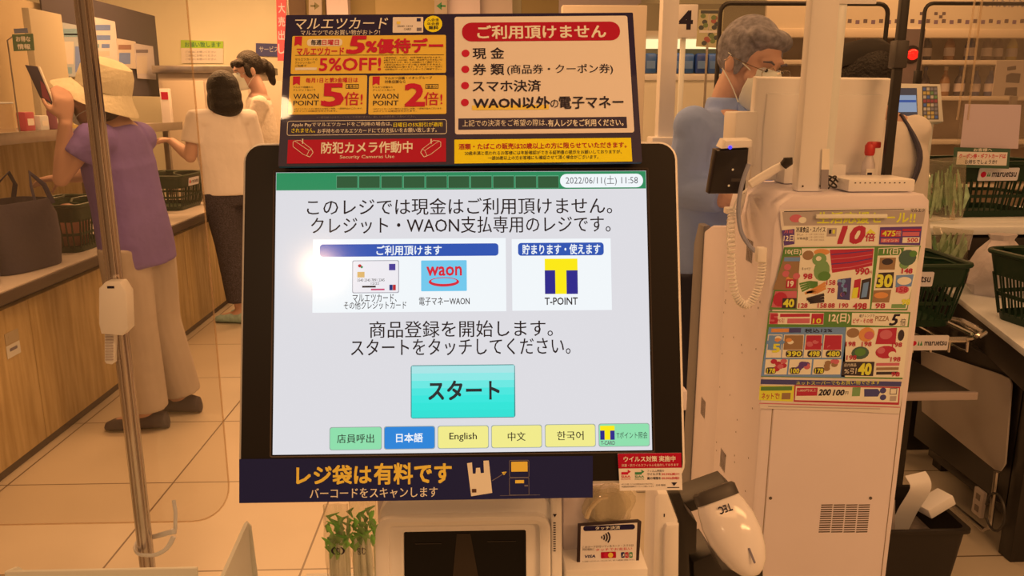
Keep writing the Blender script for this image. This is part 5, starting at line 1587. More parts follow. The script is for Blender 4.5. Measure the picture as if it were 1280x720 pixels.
# ------------------------------------------------------------------ back wall pieces seen above the notice board
def back_wall():
    Y = 7.74
    F = FY(Y)
    k = [0]
    def trim(x0, x1, m, d=0.05, y0=-60, y1=200):
        k[0] += 1
        a, c = F.uv(x0, 5)[0], F.uv(x1, 5)[0]
        o = MB().span((a, Y - d, 0), (c, 7.8, 3.0), m).build('trim_%d' % k[0])
        tag(o, kind='structure')
    trim(362, 383, brown)
    trim(383, 408, mat('olive_panel', S(160, 112, 52), 0.7), 0.03)
    trim(408, 413, mat('brown_edge', S(120, 74, 36), 0.7), 0.06)
    trim(413, 439, mat('white_pillar', S(226, 168, 126), 0.6), 0.20)
    trim(439, 470, mat('olive_panel', S(160, 112, 52), 0.7), 0.04)
    trim(470, 545, mat('mustard_panel', S(186, 132, 66), 0.7), 0.05)
    trim(558, 600, mat('white_pillar', S(226, 168, 126), 0.6), 0.16)
    trim(600, 640, mat('pale_bay', S(216, 160, 110), 0.7), 0.08)
    trim(652, 698, mat('olive_panel', S(160, 112, 52), 0.7), 0.04)
    trim(698, 800, mat('grey_bulkhead', S(196, 146, 106), 0.7), 0.06)
    # arrow signs
    G = FY(7.5)
    for x0, x1, d, m in ((543, 559, -1, ink_grn), (386, 402, 1, mat('arrow_olive', S(120, 92, 42), 0.6))):
        t = thing('arrow_sign', gy((x0 + x1) / 2, 19, 7.5), 'grey hanging sign with a green %s arrow above the notice board' % ('left' if d < 0 else 'right'), 'sign')
        a = MB().prect(G, x0, -14, x1, 19, mat('sign_grey', S(178, 132, 84), 0.6), 0)
        MB().prism([G.uv(*q) for q in ((x0, -14), (x1, -14), (x1, 19), (x0, 19))], G, -0.02, 0, mat('sign_grey', S(178, 132, 84), 0.6)).build('sign_board', t)
        xm = (x0 + x1) / 2
        g = MB().ppoly(G, [(xm + d * 5.5, 7.5), (xm - d * 1, 2.5), (xm - d * 1, 12.5)], m, 2).prect(G, min(xm - d * 6, xm), 6.3, max(xm - d * 6, xm), 8.7, m, 2)
        g.build('sign_arrow', t)
        q = G.uv(xm, -14)
        MB().span((q[0] - 0.01, 7.505, q[1]), (q[0] + 0.01, 7.52, 3.0), steel).build('hanger', t)
back_wall()
# ------------------------------------------------------------------ left side: counters, shelf, posters, bags
wood = None
def wood_mat():
    m = bpy.data.materials.new('wood_veneer')
    m.use_nodes = True
    nt = m.node_tree
    b = nt.nodes['Principled BSDF']
    tc = nt.nodes.new('ShaderNodeTexCoord')
    mp = nt.nodes.new('ShaderNodeMapping')
    mp.inputs['Scale'].default_value = (6, 6, 0.6)
    n = nt.nodes.new('ShaderNodeTexNoise')
    n.inputs['Scale'].default_value = 5
    n.inputs['Detail'].default_value = 6
    r = nt.nodes.new('ShaderNodeValToRGB')
    r.color_ramp.elements[0].position = 0.35; r.color_ramp.elements[1].position = 0.68
    r.color_ramp.elements[0].color = (*S(172, 114, 50), 1)
    r.color_ramp.elements[1].color = (*S(206, 142, 70), 1)
    nt.links.new(tc.outputs['Object'], mp.inputs[0]); nt.links.new(mp.outputs[0], n.inputs[0]); nt.links.new(n.outputs[0], r.inputs[0]); nt.links.new(r.outputs[0], b.inputs['Base Color'])
    b.inputs['Roughness'].default_value = 0.5
    return m
wood = wood_mat()
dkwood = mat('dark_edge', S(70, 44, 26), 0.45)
ctop = mat('counter_laminate', S(196, 146, 96), 0.4, vary=0.04)
CZ = 0.72
def counter(y0, y1, label):
    t = thing('packing_counter', (-2.15, (y0 + y1) / 2, 0), label, 'counter')
    MB().span((-2.52, y0, CZ - 0.008), (-1.79, y1, CZ), ctop, 0.002).build('counter_top', t)
    MB().span((-2.52, y0, CZ - 0.05), (-1.785, y1, CZ - 0.008), dkwood, 0.002).build('edge_band', t)
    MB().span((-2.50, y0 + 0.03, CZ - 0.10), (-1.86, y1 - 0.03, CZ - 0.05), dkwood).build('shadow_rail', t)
    n = max(1, round((y1 - y0) / 0.8))
    for i in range(n):
        a, c = y0 + 0.02 + (y1 - y0 - 0.04) * i / n, y0 + 0.02 + (y1 - y0 - 0.04) * (i + 1) / n
        MB().span((-2.5, a + 0.002, 0.04), (-1.83, c - 0.002, CZ - 0.085), wood, 0.003).build('front_panel', t)
    MB().span((-2.48, y0 + 0.03, 0.0), (-1.845, y1 - 0.03, 0.045), dkwood).build('kick_board', t)
    return t
counter(0.9, 3.95, 'near wood fronted packing counter running along the left with a dark bag on it')
counter(4.08, 5.70, 'far wood fronted packing counter beyond the woman in purple')
for i, (x, y, w_) in enumerate(((15, 421, 18), (17, 437, 22))):
    q = gx(x, y, -1.8285)
    F = Frame(q, (0, -1, 0), (0, 0, 1)); F = Frame(q, (0, 1, 0), (0, 0, 1))
    b = MB().box(q, (0.001, 0.09, 0.05 if i else 0.045), mat('tape_label' if i == 0 else 'white_label', S(176, 128, 74) if i == 0 else S(216, 170, 116), 0.5))
    b.box(q + V3((0.0008, 0, 0.005)), (0.0005, 0.05, 0.012), ink_gry if i else mat('tape_label', S(176, 128, 74), 0.5))
    tag(b.build('counter_label'), ['faded brown label stuck on the counter front above a white one', 'small white label stuck on the wood counter front at the left edge'][i], 'label')

def rear_shelf():
    t = thing('condiment_shelf', (-2.62, 4.4, CZ), 'long steel edged raised shelf with poster boards along the left side', 'shelf')
    z = 1.235
    MB().span((-2.85, 2.2, z), (-2.30, 6.3, z + 0.02), mat('shelf_deck', S(160, 118, 78), 0.35), 0.003).build('shelf_deck', t)
    MB().span((-2.305, 2.2, z - 0.03), (-2.29, 6.3, z + 0.028), steel, 0.002).build('steel_edge', t)
    MB().span((-2.86, 2.2, CZ + 0.001), (-2.82, 6.3, z), wood).build('rear_board', t)
    for y in (2.3, 3.6, 4.9, 6.2):
        MB().span((-2.40, y - 0.02, CZ + 0.001), (-2.36, y + 0.02, z), steel, 0.002).build('shelf_post', t)
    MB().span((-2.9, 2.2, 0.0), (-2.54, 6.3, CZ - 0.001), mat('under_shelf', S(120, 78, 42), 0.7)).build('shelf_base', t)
    MB().span((-2.84, 4.2, z + 0.02), (-2.82, 6.35, 2.02), mat('board_backing', S(190, 136, 76), 0.7)).build('back_board', t)
    return t
rear_shelf()
def posters():
    X = -2.79
    F = Frame((X, 0, 0), (0, 1, 0), (0, 0, 1))
    F.n = V3((1, 0, 0))
    t = thing('poster_board', (X, 6.0, 1.3), 'dark framed board of posters behind the woman in the sun hat', 'poster board')
    def rect(x0, y0, x1, y1, m, name, l, th=0.004):
        pts = [F.uv(*q) for q in ((x0, y0), (x1, y0), (x1, y1), (x0, y1))]
        b = MB()
        us = [p[0] for p in pts]; vs = [p[1] for p in pts]
        b.span((X + l * 0.006, min(us), min(vs)), (X + l * 0.006 + th, max(us), max(vs)), m)
        return b.build(name, t), (X + l * 0.006 + th + 0.0006)
    rect(64, 20, 192, 118, mat('board_frame', S(74, 54, 42), 0.5), 'board_panel', 0, 0.01)
    rng = random.Random(8)
    def sheet(x0, y0, x1, y1, base, dabs, l):
        o, xx = rect(x0, y0, x1, y1, base, 'poster_sheet', l)
        G = Frame((xx, 0, 0), (0, 1, 0), (0, 0, 1)); G.n = V3((1, 0, 0))
        g = MB()
        for (a, b_, c, d, m) in dabs:
            g.ppoly(G, [(a, b_), (c, b_), (c, d), (a, d)], m, 1)
        g.build('poster_print', o)
    teal = mat('poster_teal', S(120, 124, 100), 0.5); bluep = mat('poster_blue', S(110, 108, 112), 0.5); tanp = mat('poster_sand', S(206, 156, 104), 0.5)
    sheet(76, 34, 106, 95, mat('poster_pale_teal', S(166, 140, 104), 0.5), [(77, 36, 105, 46, teal), (80, 42, 100, 44, tanp), (80, 52, 92, 80, tanp), (94, 58, 104, 90, bluep), (79, 84, 90, 92, teal)], 2)
    sheet(110, 27, 141, 74, mat('poster_pale', S(214, 166, 118), 0.5), [(113, 31, 138, 38, bluep), (113, 44, 138, 50, bluep), (115, 55, 124, 60, teal), (127, 55, 137, 60, bluep), (114, 64, 137, 70, tanp)], 2)
    sheet(146, 52, 166, 84, tanp, [(148, 56, 164, 62, mat('poster_rust', S(150, 90, 56), 0.5)), (149, 66, 163, 80, bluep)], 3)
    sheet(168, 58, 187, 98, mat('poster_beige', S(196, 150, 108), 0.5), [(170, 62, 185, 66, ink_gry), (171, 70, 184, 92, tanp)], 4)
posters()
def left_small():
    # pale upright divider
    q0, q1 = gx(44, 110, -2.55), gx(62, 20, -2.55)
    tag(MB().span((-2.57, q0.y, 1.256), (-2.53, q1.y + 0.1, 1.92), mat('divider_cream', S(214, 160, 96), 0.6), 0.003).build('upright_divider'), 'tall cream divider panel standing on the raised shelf left of the poster board', 'divider')
    # green hanging sign on wire stand
    Y = 4.25
    F = FY(Y)
    a = gy(29, 150, Y)
    t = thing('wire_sign', (a.x, Y, 1.256), 'small green sign with pale lettering on a wire stand at the far left', 'sign')
    MB().prism([F.uv(*q) for q in ((15, 43), (41, 42), (43, 63), (17, 64))], F, -0.003, 0, mat('sign_leaf_green', S(84, 92, 46), 0.5)).build('sign_board', t)
    MB().text(F, 'お得な', 20, 45.5, 38, 52, ink_w, 2, 0.03).text(F, '情報', 22, 55, 38, 61.5, ink_w, 2, 0.03).build('sign_text', t)
    MB().prism([F.uv(*q) for q in ((17, 36), (34, 35), (35, 41), (18, 42))], F, -0.003, 0, mat('sign_slate', S(110, 96, 84), 0.5)).build('sign_tab', t)
    p = [F.uv(*q) for q in ((13, 48), (10, 90))]
    z1 = F.uv(29, 45)[1]
    MB().tube([(F.uv(10, 60)[0], Y + 0.004, 1.256), (F.uv(10, 60)[0], Y + 0.004, z1 - 0.02), (F.uv(16, 45)[0], Y + 0.004, z1), (F.uv(40, 45)[0], Y + 0.004, z1)], 0.004, steel, 6).build('wire_frame', t)
    # little things on the raised shelf: leaning cards, a small potted plant, a cup
    t = thing('photo_card', (-2.5, 5.50, 1.256), 'dark photo card leaning on the raised shelf right of the sun hat', 'card')
    MB().box((-2.5, 5.50, 1.332), (0.14, 0.012, 0.145), mat('photo_dark', S(110, 78, 56), 0.4), Matrix.Rotation(math.radians(-12), 3, 'X'), 0.002).build('card_sheet', t)
    MB().box((-2.5, 5.486, 1.332), (0.09, 0.012, 0.09), mat('photo_pale', S(176, 126, 88), 0.4), Matrix.Rotation(math.radians(-12), 3, 'X')).build('card_picture', t)
    t = thing('potted_plant', (-2.40, 5.18, 1.256), 'tiny green plant in a cream pot on the raised shelf by the sun hat', 'plant')
    MB().lathe([(0.02, 0), (0.03, 0.005), (0.036, 0.05), (0.03, 0.05)], (-2.40, 5.18, 1.256), mat('pot_cream', S(206, 160, 110), 0.5), seg=14).build('pot', t)
    b = MB()
    rng = random.Random(2)
    for k in range(16):
        a = rng.uniform(0, 6.28); e = rng.uniform(0.03, 0.07)
        b.tube([(-2.40, 5.18, 1.30), (-2.40 + e * 0.6 * math.cos(a), 5.18 + e * 0.6 * math.sin(a), 1.335), (-2.40 + e * math.cos(a), 5.18 + e * math.sin(a), 1.33 + rng.uniform(0, 0.03))], [0.003, 0.011, 0.002], mat('plant_green', S(120, 120, 50), 0.5), 6, flat=0.3)
    b.build('foliage', t)
    t = thing('flyer_box', (gy(207, 150, 6.2).x, 6.2, 1.256), 'small white and red leaflet box at the far end of the raised shelf', 'box')
    c = gy(207, 128, 6.2)
    MB().span((c.x - 0.03, 6.18, 1.256), (c.x + 0.035, 6.23, c.z + 0.10), paper, 0.002).build('box_body', t)
    MB().span((c.x - 0.02, 6.178, c.z + 0.02), (c.x + 0.03, 6.1798, c.z + 0.075), ink_red).build('box_print', t)
    # clear bin and small packs on the raised shelf
    t = thing('clear_bin', (-2.5, 4.05, 1.256), 'clear plastic bin on the raised shelf at the left edge', 'bin')
    cb = clear('bin_clear', (0.96, 0.93, 0.88), 0.08, 0.08, 0.12, (0.8, 0.7, 0.55))
    b = MB()
    o_ = rrect(-2.62, 3.88, -2.36, 4.22, 0.02); i_ = rrect(-2.615, 3.885, -2.365, 4.215, 0.018)
    b.loft([[V3((x, y, 1.256)) for x, y in o_], [V3((x, y, 1.40)) for x, y in o_], [V3((x, y, 1.40)) for x, y in i_], [V3((x, y, 1.262)) for x, y in i_]], cb, True, False)
    b.build('bin_wall', t)
    MB().tube([V3((x, y, 1.402)) for x, y in o_ + [o_[0]]], 0.004, mat('bin_rim', S(206, 170, 130), 0.3), 6, False).build('bin_rim', t)
    for i, (y, h, c_, w_) in enumerate(((4.42, 0.10, (186, 60, 50), 'red'), (4.56, 0.08, (220, 176, 130), 'cream'), (4.72, 0.11, (150, 70, 60), 'maroon'), (4.90, 0.075, (214, 150, 60), 'amber'))):
        t = thing('sauce_packet', (-2.42, y, 1.256), 'small %s sauce packet standing on the raised shelf' % w_, 'packet', 'packets on the raised shelf')
        MB().span((-2.45, y - 0.045, 1.256), (-2.40, y + 0.045, 1.256 + h), mat('packet_' + w_, S(*c_), 0.4), 0.008).build('packet_box', t)
        MB().span((-2.3995, y - 0.03, 1.256 + h * 0.3), (-2.3985, y + 0.03, 1.256 + h * 0.65), paperw).build('packet_label', t)
left_small()

# dark shopping tote on the counter
def tote():
    c = V3((-1.975, 3.40, CZ + 0.001))
    t = thing('tote_bag', c, 'dark grey open tote bag standing on the near wood counter', 'bag')
    cl = mat('tote_cloth', S(78, 56, 46), 0.8, bump=0.3, bscale=40)
    cl2 = mat('tote_navy', S(50, 38, 42), 0.8, bump=0.3, bscale=40)
    Rz = Matrix.Rotation(math.radians(78), 3, 'Z')
    def ring(z, sx, sy, o=0.0, n=28):
        out = []
        for k in range(n):
            a = 2 * math.pi * k / n
            x = math.copysign(abs(math.cos(a)) ** 0.5, math.cos(a)) * sx + o
            y = math.copysign(abs(math.sin(a)) ** 0.5, math.sin(a)) * sy
            out.append(c + Rz @ V3((x + 0.006 * math.sin(3 * a + z * 20), y + 0.006 * math.cos(2 * a + z * 25), z)))
        return out
    b = MB()
    outer = [ring(0, .165, .11), ring(0.01, .17, .115), ring(0.12, .175, .12, -0.005), ring(0.22, .17, .115, -0.01), ring(0.285, .165, .10, -0.015)]
    inner = [ring(0.285, .16, .095, -0.015), ring(0.22, .163, .108, -0.01), ring(0.02, .155, .10)]
    b.loft(outer + inner, cl, True, True)
    b.build('bag_body', t)
    for s in (-1, 1):
        p = [c + Rz @ V3((0.02, s * 0.105, 0.26)), c + Rz @ V3((0.03, s * 0.085, 0.34)), c + Rz @ V3((0.07, s * 0.05, 0.395)), c + Rz @ V3((0.12, s * 0.07, 0.34)), c + Rz @ V3((0.125, s * 0.098, 0.26))]
        MB().tube(p, 0.011, cl2, 6, flat=0.3, ref=(0, 1, 0)).build('bag_handle', t)
    c2 = V3((-1.985, 3.06, CZ + 0.001))
    b = MB()
    rr = []
    for z, r in ((0, 0.085), (0.03, 0.105), (0.10, 0.105), (0.16, 0.08), (0.20, 0.04), (0.21, 0.01)):
        rr.append([c2 + V3((r * 1.05 * (1 + 0.08 * math.sin(k * 1.3 + z * 20)) * math.cos(k * 0.314), r * 1.2 * (1 + 0.08 * math.cos(k * 2.1)) * math.sin(k * 0.314), z)) for k in range(20)])
    b.loft(rr, cl2)
    tag(b.build('cloth_pouch'), 'dark navy slumped cloth pouch beside the tote at the left edge', 'pouch')
tote()
basket((-2.01, 3.93, CZ + 0.001), 88, 'green shopping basket behind the dark tote on the near wood counter')
basket((-2.09, 5.43, CZ + 0.001), 88, 'green shopping basket on the far wood counter between the two women')
# goods inside the tote's neighbour basket
b = MB()
q = V3((-2.01, 3.93, CZ + 0.012))
rr = [[q + V3((r * 0.8 * (1 + 0.1 * math.sin(k * 2.2 + z * 30)) * math.cos(k * 0.349), r * (1 + 0.1 * math.cos(k * 1.9)) * math.sin(k * 0.349), z)) for k in range(18)] for z, r in ((0, 0.08), (0.05, 0.10), (0.12, 0.105), (0.17, 0.09), (0.195, 0.03))]
tag(b.loft(rr, mat('brown_package', S(140, 72, 40), 0.4, bump=0.4, bscale=20)).build('brown_package'), 'reddish brown package poking out of the green basket behind the tote', 'package')

# back corner: steel case, lime sign, navy sign, red banner
def back_left():
    Y = 6.9
    a, c = gy(196, 82, Y), gy(318, 82, Y)
    t = thing('steel_case', ((a.x + c.x) / 2, Y + 0.2, 0), 'tall steel topped service case against the cream back wall', 'case')
    MB().span((a.x, Y, 0), (c.x + 0.04, Y + 0.5, a.z - 0.06), mat('case_beige', S(176, 128, 80), 0.5), 0.004).build('case_body', t)
    MB().span((a.x - 0.03, Y - 0.04, a.z - 0.06), (c.x + 0.06, Y + 0.52, a.z), steel, 0.006).build('case_top', t)
    for k in range(3):
        x0 = a.x + 0.03 + k * 0.36
        d = MB().span((x0, Y - 0.012, 0.1), (x0 + 0.34, Y - 0.001, a.z - 0.12), mat('case_door', S(186, 136, 84), 0.45), 0.003).build('case_door', t)
        MB().span((x0 + 0.30, Y - 0.03, 0.8), (x0 + 0.315, Y - 0.012, 1.1), steel, 0.003).build('door_handle', d)
    F = FY(7.79)
    g = mat('lime_print', S(176, 176, 40), 0.5)
    t = thing('lime_sign', gy(252, 79, 7.79), 'lime green headed notice on the cream back wall', 'sign')
    MB().prism([F.uv(*q) for q in ((226, 50), (279, 51.5), (279, 79), (227, 79))], F, -0.001, 0.004, paperw).build('sign_sheet', t)
    G = F.off(0.0042)
    b = MB().ppoly(G, [(226, 50), (279, 51.5), (279, 60.5), (226, 60)], g, 1)
    b.text(G, 'お願い致します', 231, 52.5, 276, 59, ink_grn, 2, 0.02)
    for i in range(3):
        b.text(G, 'ご自由にお使いください', 232, 63.5 + i * 4.5, 270, 66.3 + i * 4.5, ink_gry, 2)
    b.build('sign_print', t)
    t = thing('navy_sign', gy(336, 71, 7.79), 'dark blue notice on the back wall behind the masked woman', 'sign')
    MB().prism([F.uv(*q) for q in ((320, 54), (353, 55), (353, 71), (320, 70))], F, -0.001, 0.004, mat('sign_navy', S(74, 62, 76), 0.5)).build('sign_sheet', t)
    MB().text(G, 'サービス', 324, 58, 348, 65, mat('sign_pale', S(190, 150, 110), 0.5), 1, 0.02).build('sign_print', t)
    F = FY(7.2)
    t = thing('red_banner', gy(352, 76, 7.2), 'narrow red vertical banner left of the notice board', 'banner')
    MB().prism([F.uv(*q) for q in ((345, -8), (358, -8), (357, 76), (347, 76))], F, -0.002, 0, mat('banner_red', S(206, 60, 48), 0.6)).build('banner_cloth', t)
    g = MB()
    for i, ch in enumerate('大売出し'):
        g.text(F, ch, 348, 4 + i * 17, 356, 16 + i * 17, mat('banner_pale', S(226, 140, 106), 0.6), 1, 0.02)
    g.build('banner_mark', t)
    q = F.uv(359, 0)
    MB().tube([(q[0], 7.21, 0), (q[0], 7.21, 2.4)], 0.012, steel, 8).build('banner_pole', t)
    MB().lathe([(0.15, 0), (0.15, 0.015), (0.02, 0.03)], (q[0], 7.21, 0), steel, seg=20).build('banner_foot', t)
back_left()

# ------------------------------------------------------------------ chrome post with acrylic sheet on the left foreground
def curve_(P, k=5):
    out = []
    for i in range(len(P) - 1):
        a, b, c, d = P[max(i - 1, 0)], P[i], P[i + 1], P[min(i + 2, len(P) - 1)]
        for j in range(k):
            u = j / k
            out.append(0.5 * ((2 * b) + (c - a) * u + (2 * a - 5 * b + 4 * c - d) * u * u + (3 * b - a - 3 * c + d) * u ** 3))
    return out + [P[-1]]
def near_post():
    t = thing('chrome_post', (-0.465, 1.0, 0.0), 'shiny chrome post in the left foreground with a white clip', 'post')
    prof = []
    for k in range(96):
        a = 2 * math.pi * k / 96
        g = max(0.0, math.cos(a * 8)) ** 3
        prof.append((0.0100 * (1 - 0.20 * g) * math.cos(a), 0.0100 * (1 - 0.20 * g) * math.sin(a)))
    MB().loft([[V3((-0.465 + x, 1.0 + y, z)) for x, y in prof] for z in (0.0, 1.98)], mat('post_chrome', (0.62, 0.56, 0.52), 0.14, 1.0)).build('post_tube', t)
    MB().lathe([(0.06, 0), (0.06, 0.008), (0.02, 0.016)], (-0.465, 1.0, 0), chrome, seg=24).build('post_foot', t)
    Y = 0.985
    F = FY(Y)
    t = thing('post_clip', gy(150, 450, Y), 'white plastic clip with a ribbed tail clamped on the chrome post', 'clip')
    p = [F.uv(*q) for q in ((131, 357), (139, 349), (158, 349), (166, 362), (168, 407), (160, 415), (134, 413), (131, 400))]
    MB().prism(p, F, -0.004, 0.018, mat('clip_white', S(244, 188, 136), 0.35), 0.003).build('clip_body', t)
    MB().prect(F.off(0.018), 134, 357.5, 143, 360.5, ink, 1).build('clip_slot', t)
    p = [F.uv(*q) for q in ((133, 411), (146, 412), (145, 452), (142, 454), (135, 453), (133, 450))]
    o = MB().prism(p, F, -0.004, 0.006, mat('clip_white', S(244, 188, 136), 0.35), 0.0015).build('clip_tail', t)
    b = MB()
    for i in range(10):
        u0, v0 = F.uv(134.5, 416 + i * 3.5); u1, _ = F.uv(144.5, 416 + i * 3.5)
        b.span((u0, Y - 0.0072, v0 - 0.0007), (u1, Y - 0.0058, v0 + 0.0007), mat('clip_rib', S(190, 138, 92), 0.4))
    b.build('tail_rib', o)
    # clear cable tie near the bottom
    t = thing('cable_tie', gy(190, 700, 1.0), 'loose pale cable tie around the lower end of the chrome post', 'cable tie')
    zc = gy(185, 688, 1.0).z
    tie = mat('tie_nylon', S(226, 176, 128), 0.35)
    pts = [gy(x, y, Y_) for x, y, Y_ in ((218, 664, 0.985), (203, 668, 0.99), (192, 671, 1.012), (176, 674, 1.014), (169, 684, 1.0), (172, 692, 0.984), (183, 694, 0.978), (196, 693, 0.978), (209, 685, 0.98), (217, 671, 0.983))]
    MB().tube(curve_(pts), 0.0036, tie, 8, flat=0.5).build('tie_loop', t)
    MB().box(gy(217, 664, 0.984), (0.007, 0.005, 0.007), tie, None, 0.001).build('tie_head', t)
    MB().tube([gy(219, 662, 0.984), gy(219.5, 640, 0.984), gy(217, 625, 0.99)], 0.0026, tie, 6, flat=0.5).build('tie_tail', t)
    # acrylic sheet
    acr = clear('near_acrylic', (0.955, 0.94, 0.915), 0.045, 0.03, 0.02, (0.9, 0.75, 0.55))
    Y = 1.022
    F = FY(Y)
    x1 = F.uv(262, 330)[0]; zb = F.uv(230, 652)[1]
    p = rrect(-1.10, zb, x1, 1.95, 0.055, 8)
    t = thing('acrylic_sheet', ((-1.10 + x1) / 2, Y, zb), 'large clear acrylic sheet with rounded corners behind the chrome post', 'acrylic sheet')
    MB().prism(p, F, -0.0015, 0.0015, acr).build('sheet_panel', t)
    b = MB()
    q = [V3((x, Y, z)) for x, z in p]
    b.tube(q + [q[0]], 0.0012, clear('acrylic_rim', (0.96, 0.88, 0.78), 0.14, 0.15, 0.16, (0.9, 0.75, 0.55)), 5, False)
    b.build('sheet_edge', t)
    # white bag rack at the bottom edge
    t = thing('bag_rack', (-0.42, 0.84, 0.0), 'white tray with an upright flap at the bottom left of the photo', 'rack')
    a, c = gy(8, 712, 0.80), gy(248, 711, 0.80)
    wm = mat('rack_white', S(232, 186, 150), 0.4)
    MB().span((a.x, 0.795, 0.772), (c.x, 0.80, a.z), wm, 0.0015).build('tray_wall', t)
    MB().span((a.x, 0.80, 0.772), (c.x, 0.93, 0.78), wm, 0.002).build('tray_floor', t)
    MB().prism([(0.80, 0.775), (0.80, a.z - 0.001), (0.815, a.z - 0.006), (0.90, 0.80), (0.93, 0.775)], Frame((a.x, 0, 0), (0, 1, 0), (0, 0, 1)), 0, 0.004, wm).build('tray_side', t)
    f0, f1, f2 = gy(308, 653, 0.83), gy(271, 722, 0.74), gy(315, 722, 0.83)
    # folded upright flap: slanted top edge, standing along the view depth
    P = Frame(f0, (f0 - f1).cross(V3((0, 0, 1))).cross(V3((0, 0, 1))), (0, 0, 1))
    d = (V3((f1.x, f1.y, 0)) - V3((f0.x, f0.y, 0))); L = d.length; d.normalize()
    P = Frame((f0.x, f0.y, 0), d, (0, 0, 1))
    MB().prism([(0, 0.80), (0, f0.z), (L, f1.z - 0.01), (L + 0.03, 0.80)], P, -0.002, 0.002, wm).build('tray_flap', t)
    e = gy(316, 690, 0.84)
    MB().prism([(f0.x - 0.001, 0.80), (f0.x - 0.001, f0.z), (f0.x + 0.004, f0.z - 0.006), (f0.x + 0.010, 0.80)], FY(0.832), -0.002, 0.0, wm).build('flap_return', t)
    MB().span((a.x + 0.10, 0.85, 0.0), (a.x + 0.13, 0.88, 0.772), wm, 0.003).build('rack_leg', t)
    MB().span((c.x - 0.03, 0.85, 0.0), (c.x, 0.88, 0.772), wm, 0.003).build('rack_leg', t)
    MB().span((c.x - 0.01, 0.835, 0.775), (f0.x + 0.004, 0.86, 0.80), wm, 0.003).build('rack_bar', t)
near_post()

# vegetables in film behind the terminal, and the clear roll behind the touch card
def leeks():
    Y = 1.1
    t0 = thing('produce_ledge', (-0.2, 1.12, 0.0), 'narrow white ledge behind the terminal carrying bagged greens', 'ledge')
    MB().span((-0.30, 1.04, 0.62), (-0.09, 1.20, 0.64), white_pl, 0.003).build('ledge_top', t0)
    for x in (-0.27, -0.12):
        MB().span((x - 0.015, 1.10, 0.0), (x + 0.015, 1.13, 0.62), white_pl, 0.003).build('ledge_leg', t0)
    fm = clear('leek_film', (0.98, 0.97, 0.95), 0.12, 0.10, 0.07, (0.8, 0.7, 0.55))
    stalk = mat('leek_stalk', S(222, 176, 112), 0.45, vary=0.12, scale=30); gr = mat('leek_green', S(124, 146, 44), 0.5, vary=0.3, scale=40); gr2 = mat('leek_deep_green', S(92, 122, 34), 0.5, vary=0.3, scale=40)
    for j, (px0, px1, top, lab) in enumerate(((409, 437, 640, 'left clear packet of green topped stalks behind the printer'), (441, 472, 634, 'right clear packet of green topped stalks, touching the printer side'))):
        Yj = Y + 0.03 * j
        a, c = gy(px0, 700, Yj), gy(px1, 700, Yj)
        w = c.x - a.x
        xm = (a.x + c.x) / 2
        zt = gy(px0, top, Yj).z
        t = thing('stalk_packet', (xm, Yj, 0.641), lab, 'vegetables', 'packets of stalks behind the terminal')
        rnd = random.Random(20 + j)
        b = MB()
        for k in range(7):
            x = xm + (k - 3) / 3 * w * 0.38; y = Yj + rnd.uniform(-0.01, 0.012)
            b.tube([(x, y, 0.645), (x + rnd.uniform(-.002, .002), y, 0.72), (x + rnd.uniform(-.004, .004), y, zt - 0.05)], [0.0035, 0.004, 0.003], stalk, 7)
        b.build('stalk_bunch', t)
        b = MB()
        for k in range(40):
            x = xm + rnd.uniform(-0.45, 0.45) * w; y = Yj + rnd.uniform(-0.012, 0.012)
            z = zt - 0.062 + rnd.uniform(-0.012, 0.045)
            b.tube([(x, y, z), (x + rnd.uniform(-.006, .006), y, z + 0.010), (x + rnd.uniform(-.012, .012), y - 0.003, z + 0.018)], [0.001, 0.0042, 0.001], rnd.choice((gr, gr, gr2)), 6, flat=0.35)
        b.build('leaf_top', t)
        b = MB()
        rr = []
        for f in (0, 0.1, 0.3, 0.5, 0.7, 0.85, 0.95, 1.0):
            ww = w * (0.50 + 0.05 * f); dd = 0.018 * (1 - 0.85 * max(0, f - 0.5) * 2)
            rr.append([V3((xm + ww * math.copysign(abs(math.cos(q)) ** 0.7, math.cos(q)) + 0.002 * math.sin(q * 5 + f * 11), Yj + dd * math.sin(q) + 0.0015 * math.cos(q * 7 + f * 9), 0.643 + (zt + 0.012 - 0.643) * f)) for q in [2 * math.pi * k / 26 for k in range(26)]])
        b.loft(rr, fm)
        b.build('clear_film', t)
        G = FY(Yj - 0.0215)
        g = MB()
        x0 = px0 + 5
        for i, ch in enumerate('(包)' if j == 0 else '包む'):
            g.text(G, ch, x0 + i * 6, 684, x0 + 5 + i * 6, 693, ink, 1, 0.02)
        g.build('film_print', t)
leeks()
def film_roll():
    c = gy(762, 634, 0.681)
    t = thing('bag_roll', c + V3((0, 0, -0.03)), 'clump of clear plastic film showing above the small touch payment card', 'plastic bag')
    fm = clear('roll_film', (0.96, 0.95, 0.9), 0.16, 0.12, 0.22, (0.75, 0.7, 0.55))
    b = MB()
    rnd = random.Random(6)
    for s, ph in ((1.0, 0.0), (0.8, 1.0), (0.6, 2.2)):
        rr = []
        for j in range(9):
            v = -1.2 + 2.2 * j / 8
            r = math.sqrt(max(0.02, 1 - (v / 1.35) ** 2)) * 0.021 * s
            rr.append([c + V3((1.15 * r * (1 + 0.10 * math.sin(3 * a + ph + v * 4)) * math.cos(a), 0.006 * s * math.sin(a) * (1 + 0.3 * math.sin(5 * a + ph)) + 0.004, v * 0.019 * s)) for a in [2 * math.pi * k / 30 for k in range(30)]])
        b.loft(rr, fm)
    b.build('film_clump', t)
    b = MB()
    pts = [gy(x, y, 0.66) for x, y in ((733, 648), (737, 637), (745, 627), (752, 622), (760, 621))]
    b.tube(pts, 0.0022, clear('roll_edge', (1, 0.95, 0.8), 0.4, 0.1, 0.2, (0.9, 0.8, 0.6)), 6, flat=0.4)
    b.build('film_fold', t)
    return t
film_roll()
